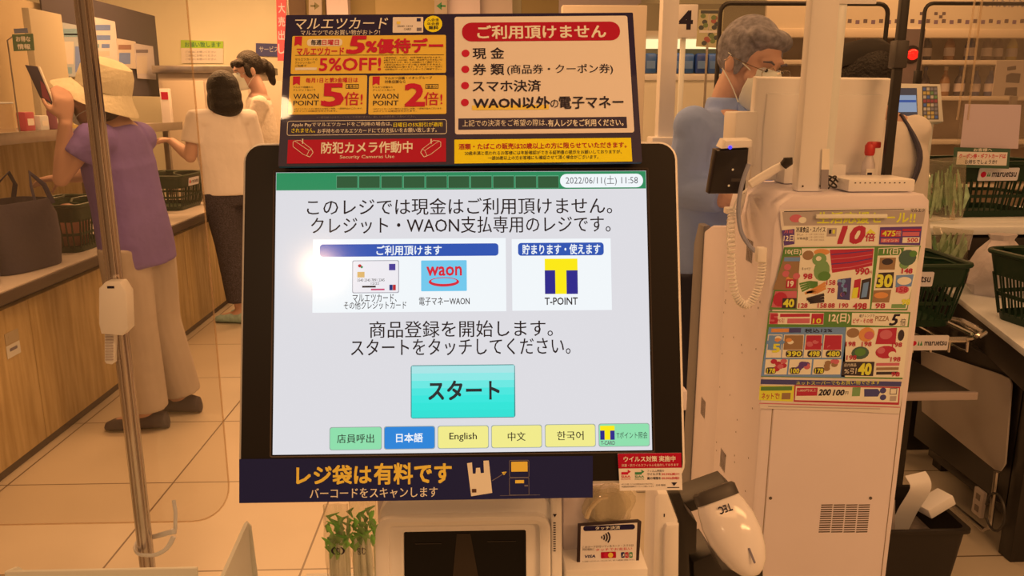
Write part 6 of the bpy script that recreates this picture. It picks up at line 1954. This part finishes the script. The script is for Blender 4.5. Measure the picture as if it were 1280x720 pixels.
# ------------------------------------------------------------------ people
skin = mat('skin', S(196, 122, 74), 0.55, vary=0.06, scale=14)
def hmat(name, rgb, vary=0.25):
    m = mat(name, rgb, 0.55, vary=vary, scale=40, bump=0.7, bscale=110)
    return m
def Hm(f, u=(0, 0, 1)):
    f = V3(f).normalized(); u = V3(u)
    r = f.cross(u).normalized(); u = r.cross(f).normalized()
    return Matrix((r, f, u)).transposed()
def curve3(pts, k=5):
    P = [V3(p) for p in pts]
    out = []
    for i in range(len(P) - 1):
        a, b, c, d = P[max(i - 1, 0)], P[i], P[i + 1], P[min(i + 2, len(P) - 1)]
        for j in range(k):
            u = j / k
            out.append(0.5 * ((2 * b) + (c - a) * u + (2 * a - 5 * b + 4 * c - d) * u * u + (3 * b - a - 3 * c + d) * u ** 3))
    return out + [P[-1]]
def taper(vals, k=5):
    out = []
    for i in range(len(vals) - 1):
        for j in range(k):
            u = j / k
            a, b = vals[i], vals[i + 1]
            out.append(tuple(x + (y - x) * u for x, y in zip(a, b)) if isinstance(a, tuple) else a + (b - a) * u)
    return out + [vals[-1]]
def ctube(b, pts, rad, m, seg=14, ref=None, k=5):
    b.tube(curve3(pts, k), taper(rad, k), m, seg, True, 1.0, ref)
def head_shape(b, c, H, m, sc=1.0):
    def e(p, r, rot=None):
        b.ell(c + H @ (V3(p) * sc), [q * sc for q in r], m, H, 18, 12)
    e((0, -0.012, 0.020), (0.075, 0.093, 0.098))
    e((0, 0.026, -0.030), (0.061, 0.068, 0.082))
    e((0, 0.048, -0.072), (0.042, 0.042, 0.036))
    e((0, 0.074, -0.092), (0.022, 0.018, 0.018))
    e((0, 0.072, 0.024), (0.052, 0.020, 0.016))
    b.tube([c + H @ (V3((0, 0.085, 0.012)) * sc), c + H @ (V3((0, 0.102, -0.018)) * sc), c + H @ (V3((0, 0.106, -0.032)) * sc), c + H @ (V3((0, 0.086, -0.042)) * sc)], [0.008 * sc, 0.011 * sc, 0.014 * sc, 0.010 * sc], m, 10)
    for s in (-1, 1):
        e((s * 0.048, 0.062, -0.026), (0.022, 0.022, 0.022))
        e((s * 0.077, -0.004, -0.012), (0.010, 0.022, 0.033))
        e((s * 0.080, -0.008, 0.002), (0.008, 0.016, 0.016))
    e((0, 0.083, -0.060), (0.024, 0.014, 0.008))
    e((0, 0.081, -0.071), (0.020, 0.013, 0.008))
def hand_shape(b, wrist, d, palm_n, m, curl=0.5, side=1, sc=1.0):
    """palm + five tapering fingers; d = direction of the hand, palm_n = palm normal, side = where the thumb leaves"""
    d = V3(d).normalized(); n = V3(palm_n); n = (n - d * n.dot(d)).normalized()
    s = d.cross(n).normalized() * side
    wrist = V3(wrist)
    b.tube([wrist, wrist + d * 0.03 * sc, wrist + d * 0.065 * sc, wrist + d * 0.09 * sc], [(0.016 * sc, 0.024 * sc), (0.016 * sc, 0.034 * sc), (0.014 * sc, 0.040 * sc), (0.011 * sc, 0.037 * sc)], m, 12, True, 1.0, n)
    for i, L in enumerate((0.072, 0.082, 0.076, 0.060)):
        o = wrist + d * (0.080 - 0.004 * abs(i - 1)) * sc + s * (0.029 - 0.0195 * i) * sc
        p = [o]
        a = 0.0
        for seg_ in (0.42, 0.32, 0.26):
            a += curl * (0.9 if seg_ > 0.4 else 0.7)
            p.append(p[-1] + (d * math.cos(a) + n * math.sin(a)) * L * seg_ * sc)
        b.tube(p, [0.0095 * sc, 0.009 * sc, 0.0085 * sc, 0.0068 * sc], m, 8)
    o = wrist + d * 0.028 * sc + s * 0.026 * sc
    p = [o, o + (d * 0.6 + s * 0.7 + n * 0.2) * 0.036 * sc, o + (d * 0.85 + s * 0.55 + n * 0.55) * 0.062 * sc, o + (d * 1.0 + s * 0.45 + n * 0.8) * 0.082 * sc]
    b.tube(p, [0.013 * sc, 0.0115 * sc, 0.010 * sc, 0.0075 * sc], m, 8)
def figure(label, J, cloth, trs, shoe, voxel=0.008, sleeve=0.45, group=None, girth=1.0, trouser_w=1.0, hem=-0.10, collar=False):
    """J: pelvis, chest, neck, head, hf (head forward), hu, f (body forward), arms [(elbow, wrist, hand_dir, palm_n, curl)...] left,right; feet [(ankle, toe_dir)] left,right; knees"""
    f = V3(J['f']).normalized()
    R = f.cross(V3((0, 0, 1))).normalized()
    pel, che, nek, hc = [V3(J[k]) for k in ('pelvis', 'chest', 'neck', 'head')]
    H = Hm(J['hf'], J.get('hu', (0, 0, 1)))
    t = thing('person', (pel.x, pel.y, 0), label, 'person', group)
    g = girth
    sh = [nek - V3((0, 0, J.get('sdrop', 0.07))) + R * (s * J.get('sw', 0.165)) for s in (-1, 1)]
    hip = [pel + R * (s * 0.085) - V3((0, 0, 0.03)) for s in (-1, 1)]
    up = (nek - pel).normalized()
    b = MB()
    ctube(b, [pel - up * 0.08, pel, pel.lerp(che, 0.5), che, nek - up * 0.05, nek - up * 0.005], [(0.12, 0.09), (0.155, 0.11), (0.135, 0.10), (0.15, 0.105), (0.12, 0.08), (0.055, 0.055)], skin, 18, R)
    ctube(b, [nek - up * 0.05, nek + V3((0, 0, 0.02)), hc + H @ V3((0, -0.02, -0.05))], [0.062, 0.052, 0.050], skin, 14)
    head_shape(b, hc, H, skin, J.get('hs', 1.0))
    for i, s in enumerate((-1, 1)):
        el, wr, hd, pn, cu = J['arms'][i]
        el, wr = V3(el), V3(wr)
        ar = J.get('arm', 1.0)
        b.tube([sh[i], sh[i].lerp(el, 0.5), el], [0.046 * ar, 0.042 * ar, 0.036 * ar], skin, 12)
        b.ell(sh[i], (0.05, 0.05, 0.05), skin)
        b.ell(el, (0.037 * ar, 0.037 * ar, 0.037 * ar), skin)
        b.tube([el, el.lerp(wr, 0.35), wr], [0.036 * ar, 0.037 * ar, 0.025], skin, 12)
        hand_shape(b, wr, hd, pn, skin, cu, J.get('thumb', (1, -1))[i])
        an, td = J['feet'][i]
        an = V3(an); kn = V3(J['knees'][i])
        b.tube([hip[i], hip[i].lerp(kn, 0.4), kn, kn.lerp(an, 0.35), an], [0.085, 0.08, 0.056, 0.055, 0.036], skin, 12)
        td = V3(td).normalized()
        b.tube([an, V3((an.x, an.y, 0.045)) + td * 0.05, V3((an.x, an.y, 0.03)) + td * 0.15], [0.036, 0.036, 0.022], skin, 10)
    body = b.build('body', t, None, voxel, 4)
    # shirt
    b = MB()
    ctube(b, [pel + up * hem, pel, pel.lerp(che, 0.5), che, nek - up * 0.075, nek - up * 0.022], [(0.172 * g, 0.128 * g), (0.172 * g, 0.130 * g), (0.160 * g, 0.124 * g), (0.168 * g, 0.122 * g), (0.150, 0.092), (0.070, 0.068)], cloth, 22, R)
    for i in (0, 1):
        el, wr = V3(J['arms'][i][0]), V3(J['arms'][i][1])
        base = nek - up * 0.085 + R * ((-1, 1)[i] * 0.09)
        if sleeve <= 1:
            b.ell(sh[i], (0.060, 0.060, 0.060), cloth)
            b.tube([base, sh[i] + V3((0, 0, -0.004)), sh[i].lerp(el, sleeve * 0.5), sh[i].lerp(el, sleeve)], [0.080, 0.070, 0.066, 0.068], cloth, 14)
        else:
            e2 = el.lerp(wr, sleeve - 1)
            b.ell(sh[i], (0.057, 0.057, 0.057), cloth)
            b.tube([base, sh[i] + V3((0, 0, -0.004)), sh[i].lerp(el, 0.5), el], [0.074, 0.062, 0.056, 0.054], cloth, 14)
            b.ell(el, (0.056, 0.056, 0.056), cloth)
            b.tube([el, el.lerp(e2, 0.5), e2], [0.056, 0.052, 0.042], cloth, 14)
    if collar:
        b.tube([nek - up * 0.05, nek + up * 0.0, nek + up * 0.018 ], [(0.075, 0.075), (0.068, 0.070), (0.063, 0.066)], cloth, 18, True, 1.0, R)
    b.build('shirt', t, None, voxel, 5)
    # trousers
    b = MB()
    w = trouser_w
    ctube(b, [pel - up * 0.10, pel - up * 0.02, pel + up * 0.07], [(0.155, 0.115), (0.165, 0.122), (0.155, 0.112)], trs, 20, R)
    for i in (0, 1):
        an = V3(J['feet'][i][0]); kn = V3(J['knees'][i])
        end = kn.lerp(an, J.get('leglen', 0.97))
        b.tube([hip[i] + V3((0, 0, 0.02)), hip[i].lerp(kn, 0.35), kn, kn.lerp(end, 0.5), end], [0.098, 0.098, 0.078 * w, 0.074 * w, 0.070 * w], trs, 16)
    b.build('trousers', t, None, voxel, 5)
    for i in (0, 1):
        an = V3(J['feet'][i][0]); td = V3(J['feet'][i][1]).normalized()
        b = MB()
        q = V3((an.x, an.y, 0))
        sd = V3((0, 0, 1)).cross(td)
        rr = []
        for d_, w_, h_ in ((-0.075, 0.020, 0.05), (-0.065, 0.034, 0.072), (-0.02, 0.040, 0.085), (0.05, 0.042, 0.075), (0.11, 0.047, 0.055), (0.16, 0.044, 0.045), (0.19, 0.026, 0.032), (0.197, 0.012, 0.02)):
            rr.append([q + td * d_ + sd * (w_ * math.cos(a)) + V3((0, 0, 0.003 + max(0.0, h_ * (0.5 + 0.5 * math.sin(a))))) for a in [2 * math.pi * k / 18 for k in range(18)]])
        b.loft(rr, shoe)
        b.build('shoe', t)
    return t, H, hc, R, f
def hair_part(t, c, H, blobs, m, name='hair', voxel=0.006, sc=1.0):
    b = MB()
    for p, r in blobs:
        b.ell(c + H @ (V3(p) * sc), [q * sc for q in r], m, H, 18, 12)
    return b.build(name, t, None, voxel, 3)
def eyes(t, c, H, closed=False):
    for s in (-1, 1):
        b = MB()
        b.ell(c + H @ V3((s * 0.031, 0.0835, 0.002)), (0.013, 0.008, 0.0055 if not closed else 0.003), mat('eye_white', S(200, 160, 120), 0.3), H, 12, 8)
        b.ell(c + H @ V3((s * 0.031, 0.0885, 0.001)), (0.0055, 0.004, 0.005), mat('eye_dark', (0.01, 0.007, 0.006), 0.2), H, 10, 8)
        b.build('eye', t)
        b = MB().tube([c + H @ V3((s * 0.014, 0.092, 0.020)), c + H @ V3((s * 0.031, 0.094, 0.026)), c + H @ V3((s * 0.050, 0.083, 0.021))], [0.0025, 0.0035, 0.002], mat('brow_hair', S(90, 66, 50), 0.7), 6)
        b.build('eyebrow', t)
def mask_part(t, c, H, m, ears=True):
    b = MB()
    rr = []
    for v, w_, fw in ((0.018, 0.030, 0.1075), (0.0, 0.050, 0.112), (-0.025, 0.060, 0.122), (-0.05, 0.060, 0.118), (-0.075, 0.050, 0.110), (-0.098, 0.036, 0.102), (-0.108, 0.024, 0.088)):
        z = v - 0.012
        ring = []
        for k in range(17):
            a = -1.25 + 2.5 * k / 16
            ring.append(c + H @ V3((w_ * 1.16 * math.sin(a), fw - (1 - math.cos(a)) * 0.078, z)))
        for k in range(16, -1, -1):
            a = -1.25 + 2.5 * k / 16
            ring.append(c + H @ V3((w_ * 1.13 * math.sin(a), fw - 0.003 - (1 - math.cos(a)) * 0.078, z)))
        rr.append(ring)
    b.loft(rr, m, True, True)
    for s in (-1, 1):
        for za, zb in ((0.0, 0.014), (-0.09, -0.03)):
            b.tube(curve3([c + H @ V3((s * 0.058, 0.062, za - 0.012)), c + H @ V3((s * 0.074, 0.03, (za + zb) / 2 - 0.006)), c + H @ V3((s * 0.084, -0.016, zb - 0.004))], 4), 0.0016, m, 5)
    b.build('face_mask', t)
mask_w = mat('mask_cloth', S(226, 182, 134), 0.7)

def woman_hat():
    lav = mat('lavender_cloth', S(122, 80, 98), 0.85, vary=0.08, scale=10, bump=0.5, bscale=16)
    beige = mat('beige_cloth', S(188, 138, 90), 0.85, vary=0.06, scale=8, bump=0.5, bscale=14)
    shoe = mat('brown_shoe', S(64, 44, 34), 0.5)
    Y = 3.40
    f = V3((-0.965, 0.26, 0))
    J = dict(f=f, pelvis=gy(170, 300, Y), chest=gy(149, 205, Y), neck=gy(142, 149, Y - 0.02), head=gy(124, 124, Y - 0.03), hf=(-0.95, 0.08, 0.24), hu=(0, 0, 1), sw=0.150, sdrop=0.075, arm=0.84,
             arms=[(gy(76, 224, 3.20), gy(82, 152, 3.18), (0.02, -0.02, 1), (-0.6, 0.8, 0), 0.55), (gy(115, 218, 3.60), gy(76, 222, 3.62), (-1, 0.2, -0.1), (0, 0, -1), 0.3)],
             knees=[gy(172, 405, 3.33) + V3((-0.01, 0, 0)), gy(200, 400, 3.52)], feet=[((-1.475, 3.36, 0.085), (-1, -0.05, 0)), ((-1.395, 3.55, 0.085), (-1, 0.1, 0))])
    t, H, c, R, f = figure('person in a beige sun hat and lavender shirt raising one hand', J, lav, beige, shoe, 0.008, 0.42, None, 1.02, 1.12)
    hair_part(t, c, H, [((0, -0.02, 0.022), (0.082, 0.092, 0.098)), ((0, -0.055, -0.04), (0.068, 0.045, 0.055))], hmat('dark_brown_hair', S(50, 34, 26)))
    eyes(t, c, H)
    mask_part(t, c, H, mask_w)
    hatm = mat('straw_cloth', S(226, 172, 104), 0.8, vary=0.06, scale=30, bump=0.4, bscale=60)
    ax = (H @ V3((0, -0.10, 1))).normalized()
    o = c + H @ V3((0, -0.012, 0.045))
    b = MB().lathe([(0.106, 0.0), (0.104, 0.035), (0.100, 0.07), (0.086, 0.102), (0.050, 0.118), (0.004, 0.121), (0.004, 0.117), (0.05, 0.113), (0.094, 0.07), (0.098, 0.035), (0.099, 0.0)], o, hatm, ax, 30, False)
    b.build('hat_crown', t)
    b = MB()
    u = (H @ V3((0, 1, 0))); u = (u - ax * u.dot(ax)).normalized(); w = ax.cross(u)
    rings = []
    for r, z in ((0.099, 0.006), (0.125, -0.018), (0.155, -0.048), (0.157, -0.052), (0.150, -0.050), (0.122, -0.022), (0.096, 0.0)):
        rings.append([o + ax * (z * (1 - 0.35 * math.cos(a)) + 0.003 * math.sin(a * 3)) + (u * math.cos(a) * (1.06) + w * math.sin(a) * 0.95) * r * (1 + 0.16 * max(0, math.cos(a)) - 0.10 * max(0, -math.cos(a)) * (r > 0.11)) for a in [2 * math.pi * k / 36 for k in range(36)]])
    b.loft(rings, hatm, False)
    b.build('hat_brim', t)
    # the dark slab she holds up
    hd = gy(72, 140, 3.19)
    F = Frame(gy(50, 112, 3.17), V3((0.9, -0.1, -0.25)), V3((-0.25, 0.15, 1)))
    F.v = (F.v - F.u * F.v.dot(F.u)).normalized(); F.n = F.u.cross(F.v)
    th = thing('handheld_slab', F.at(0, -0.09, 0), 'dark flat slab held up beside the beige sun hat', 'slab')
    p = [F.uv(*q) for q in ((31, 81), (47, 83), (68, 133), (50, 122))]
    MB().prism(p, F, -0.006, 0.0, mat('slab_dark', S(58, 42, 38), 0.35), 0.001).build('slab_body', th)
    q = [F.uv(*q_) for q_ in ((47, 83), (49, 83), (70, 134), (68, 133))]
    MB().prism(q, F, -0.007, 0.001, paperw).build('slab_edge', th)
    MB().fpoly(F, [F.uv(*q_) for q_ in ((50, 100), (56, 106), (64, 128), (53, 121))], mat('slab_red', S(140, 52, 46), 0.4), 1).build('slab_print', th)
woman_hat()

def woman_white():
    tee = mat('white_tee_cloth', S(230, 174, 118), 0.85, vary=0.04, scale=8, bump=0.45, bscale=14)
    pant = mat('speckled_trouser_cloth', S(66, 46, 34), 0.9, vary=0.6, scale=160)
    shoe = mat('mint_shoe', S(150, 138, 92), 0.6, vary=0.2, scale=30)
    Y = 5.12
    J = dict(f=(-0.62, 0.78, 0), pelvis=gy(289, 236, Y), chest=gy(279, 178, Y), neck=gy(277, 134, Y), head=gy(278, 115, Y), hf=(-0.62, 0.75, -0.15), sw=0.165, leglen=0.85,
             arms=[(gy(238, 196, 5.0), gy(214, 176, 5.14), (-0.8, 0.5, 0.1), (0, 0, -1), 0.4), (gy(322, 205, 5.25), gy(308, 222, 5.32), (-0.7, 0.4, 0), (0, 0, -1), 0.4)],
             knees=[gy(287, 305, 5.08), gy(304, 305, 5.22)], feet=[((-1.585, 5.10, 0.085), (-1, 0.25, 0)), ((-1.53, 5.26, 0.085), (-1, 0.3, 0))])
    t, H, c, R, f = figure('person with black bobbed hair, white t-shirt and dark speckled trousers', J, tee, pant, shoe, 0.008, 0.62, None, 1.04, 1.15, -0.03)
    hair_part(t, c, H, [((0, -0.018, 0.020), (0.096, 0.108, 0.110)), ((0, -0.030, -0.03), (0.100, 0.098, 0.105)), ((0, -0.038, -0.085), (0.101, 0.085, 0.075)), ((0.06, 0.012, -0.06), (0.034, 0.055, 0.085)), ((-0.06, 0.012, -0.06), (0.034, 0.055, 0.085))], hmat('black_hair', (0.008, 0.006, 0.006), 0.4))
    eyes(t, c, H)
woman_white()

def woman_mask():
    cr = mat('cream_knit', S(226, 168, 108), 0.9, vary=0.06, scale=20, bump=0.7, bscale=50)
    pant = mat('dark_trouser_cloth', S(60, 44, 36), 0.9)
    shoe = mat('brown_shoe', S(64, 44, 34), 0.5)
    Y = 5.85
    J = dict(f=(-0.9, -0.25, 0), pelvis=gy(322, 235, Y), chest=gy(326, 168, Y), neck=gy(324, 117, Y), head=gy(309, 88, Y), hf=(-0.78, -0.60, -0.28), sw=0.16,
             arms=[(gy(306, 185, 5.66), gy(288, 190, 5.62), (-1, 0, -0.2), (0, 0, -1), 0.4), (gy(330, 190, 6.05), gy(302, 196, 6.09), (-1, -0.1, -0.2), (0, 0, -1), 0.4)],
             knees=[gy(318, 310, 5.76), gy(326, 310, 5.94)], feet=[((-1.56, 5.76, 0.085), (-1, -0.2, 0)), ((-1.52, 5.95, 0.085), (-1, -0.1, 0))])
    t, H, c, R, f = figure('person with dark ponytail and white face mask in a cream top', J, cr, pant, shoe, 0.008, 1.75, None, 1.0, 1.0, -0.06)
    hm = hmat('dark_hair', (0.014, 0.009, 0.007), 0.4)
    hair_part(t, c, H, [((0, -0.028, 0.034), (0.086, 0.095, 0.098)), ((0.05, 0.055, 0.055), (0.03, 0.03, 0.03)), ((-0.03, 0.062, 0.062), (0.05, 0.028, 0.03)), ((0.072, 0.02, 0.0), (0.012, 0.03, 0.05)), ((-0.072, 0.02, 0.0), (0.012, 0.03, 0.05)), ((0, -0.10, 0.0), (0.05, 0.05, 0.05))], hm)
    hair_part(t, c, H, [((0, -0.135, 0.01), (0.032, 0.035, 0.04)), ((0, -0.16, -0.04), (0.040, 0.036, 0.065)), ((0, -0.155, -0.10), (0.028, 0.026, 0.05))], hm, 'ponytail')
    eyes(t, c, H)
    mask_part(t, c, H, mask_w)
woman_mask()

def man_blue():
    sh = mat('blue_grey_shirt_cloth', S(142, 130, 164), 0.85, vary=0.06, scale=8, bump=0.5, bscale=12)
    pant = mat('black_trouser_cloth', S(38, 28, 26), 0.9)
    shoe = mat('black_shoe', (0.012, 0.01, 0.01), 0.4)
    Y = 2.36
    J = dict(f=(0.62, -0.78, 0), pelvis=gy(893, 330, Y), chest=gy(893, 205, Y), neck=gy(912, 130, Y - 0.01), head=gy(939, 77, Y - 0.04), hf=(0.44, -0.78, -0.34), hu=(0.10, 0, 1), sw=0.165, hs=0.96, sdrop=0.06,
             arms=[(gy(975, 225, 2.42), gy(985, 235, 2.22), (0.4, -0.8, 0.1), (0, 0, -1), 0.5), (gy(858, 236, 2.26), gy(912, 250, 2.15), (0.9, -0.35, 0.1), (-0.2, 0.5, -0.8), 0.6)],
             knees=[gy(905, 480, 2.36), gy(880, 480, 2.26)], feet=[((0.75, 2.38, 0.085), (0.6, -0.7, 0)), ((0.60, 2.30, 0.085), (0.6, -0.7, 0))])
    t, H, c, R, f = figure('person with grey hair, glasses and white mask in a blue-grey shirt', J, sh, pant, shoe, 0.0065, 1.85, None, 1.0, 1.0, -0.06, True)
    gh = mat('grey_hair', S(120, 92, 68), 0.6, vary=0.45, scale=55, bump=0.35, bscale=45)
    hair_part(t, c, H, [((0, -0.024, 0.030), (0.083, 0.093, 0.093)), ((0, 0.040, 0.076), (0.060, 0.040, 0.028)), ((0.042, 0.030, 0.072), (0.034, 0.042, 0.030)), ((-0.042, 0.030, 0.072), (0.034, 0.042, 0.030)),
                        ((0.071, -0.02, 0.03), (0.014, 0.06, 0.055)), ((-0.071, -0.02, 0.03), (0.014, 0.06, 0.055)), ((0.070, 0.022, 0.005), (0.010, 0.016, 0.045)), ((-0.070, 0.022, 0.005), (0.010, 0.016, 0.045)), ((0, -0.065, -0.005), (0.062, 0.036, 0.05))], gh, 'hair', 0.005)
    eyes(t, c, H, True)
    mask_part(t, c, H, mask_w)
    # glasses
    b = MB()
    gm = mat('glasses_metal', (0.5, 0.42, 0.34), 0.25, 1.0)
    for s in (-1, 1):
        pts = [c + H @ V3((s * 0.033 + 0.025 * math.cos(a), 0.106 - 0.006 * abs(math.cos(a)), -0.004 + 0.017 * math.sin(a))) for a in [2 * math.pi * k / 20 for k in range(21)]]
        b.tube(pts, 0.0011, gm, 6, False)
        b.tube([c + H @ V3((s * 0.058, 0.099, 0.002)), c + H @ V3((s * 0.078, 0.06, 0.003)), c + H @ V3((s * 0.082, -0.002, 0.004)), c + H @ V3((s * 0.083, -0.02, -0.012))], 0.0012, gm, 6)
    b.tube([c + H @ V3((-0.008, 0.106, 0.0)), c + H @ V3((0, 0.110, 0.003)), c + H @ V3((0.008, 0.106, 0.0))], 0.0011, gm, 6)
    b.build('glasses', t)
    # collar points and buttons
    up = V3((0, 0, 1))
    nk = V3(J['neck'])
    b = MB()
    for s in (-1, 1):
        o = nk + f * 0.066 + R * (s * 0.012) - up * 0.012
        pts = [o, o + R * (s * 0.030) - f * 0.012 + up * 0.012, o + R * (s * 0.040) + f * 0.016 - up * 0.040, o + R * (s * 0.010) + f * 0.016 - up * 0.035]
        n = (pts[1] - pts[0]).cross(pts[2] - pts[0]).normalized() * 0.003
        b.add([p + n for p in pts] + [p - n for p in pts], [[0, 1, 2, 3], [7, 6, 5, 4], [0, 4, 5, 1], [1, 5, 6, 2], [2, 6, 7, 3], [3, 7, 4, 0]], sh)
    b.build('collar', t)
man_blue()

def person_cap():
    ap = mat('white_coat_cloth', S(222, 168, 112), 0.85, bump=0.4, bscale=14)
    pant = mat('dark_trouser_cloth', S(60, 44, 36), 0.9)
    shoe = mat('black_shoe', (0.012, 0.01, 0.01), 0.4)
    Y = 2.80
    J = dict(f=(0.3, 0.9, 0), pelvis=gy(1098, 300, Y), chest=gy(1096, 205, Y), neck=gy(1090, 138, Y), head=gy(1078, 102, Y), hf=(-0.1, 0.9, -0.4), sw=0.14, hs=0.95,
             arms=[(gy(1045, 220, 2.90), gy(1052, 290, 2.92), (0.1, 0.3, -1), (0, 0, -1), 0.4), (gy(1132, 210, 2.80), gy(1122, 280, 2.80), (-0.1, 0.3, -1), (0, 0, -1), 0.4)],
             knees=[gy(1078, 420, 2.90), gy(1104, 420, 2.92)], feet=[((1.26, 2.93, 0.085), (0.2, 0.9, 0)), ((1.42, 2.93, 0.085), (0.2, 0.9, 0))])
    t, H, c, R, f = figure('person in a dark cap and white coat behind the turned monitor', J, ap, pant, shoe, 0.009, 1.8)
    hair_part(t, c, H, [((0, -0.03, 0.02), (0.088, 0.098, 0.10)), ((0, -0.05, -0.05), (0.085, 0.06, 0.07))], hmat('black_hair', (0.008, 0.006, 0.006), 0.4))
    b = MB()
    cm = mat('dark_cap_cloth', (0.02, 0.018, 0.017), 0.8)
    ax = (H @ V3((0, -0.2, 1))).normalized()
    b.lathe([(0.098, 0.0), (0.102, 0.03), (0.098, 0.055), (0.07, 0.083), (0.03, 0.094), (0.002, 0.096)], c + H @ V3((0, -0.015, 0.04)), cm, ax, 26)
    b.build('cap', t)
    # dark apron strap over the shoulder
    pts = [V3(J['neck']) + R * 0.085 + V3((0, -0.02, -0.02)), V3(J['chest']) + R * 0.115 - f * 0.098 + V3((0, 0, 0.05)), V3(J['chest']) + R * 0.10 - f * 0.105 + V3((0, 0, -0.06)), V3(J['chest']) + R * 0.04 - f * 0.124 + V3((0, 0, -0.16))]
    MB().tube(curve3(pts, 5), 0.026, mat('strap_dark', S(70, 52, 44), 0.7), 8, True, 0.35, f).build('apron_strap', t)
person_cap()
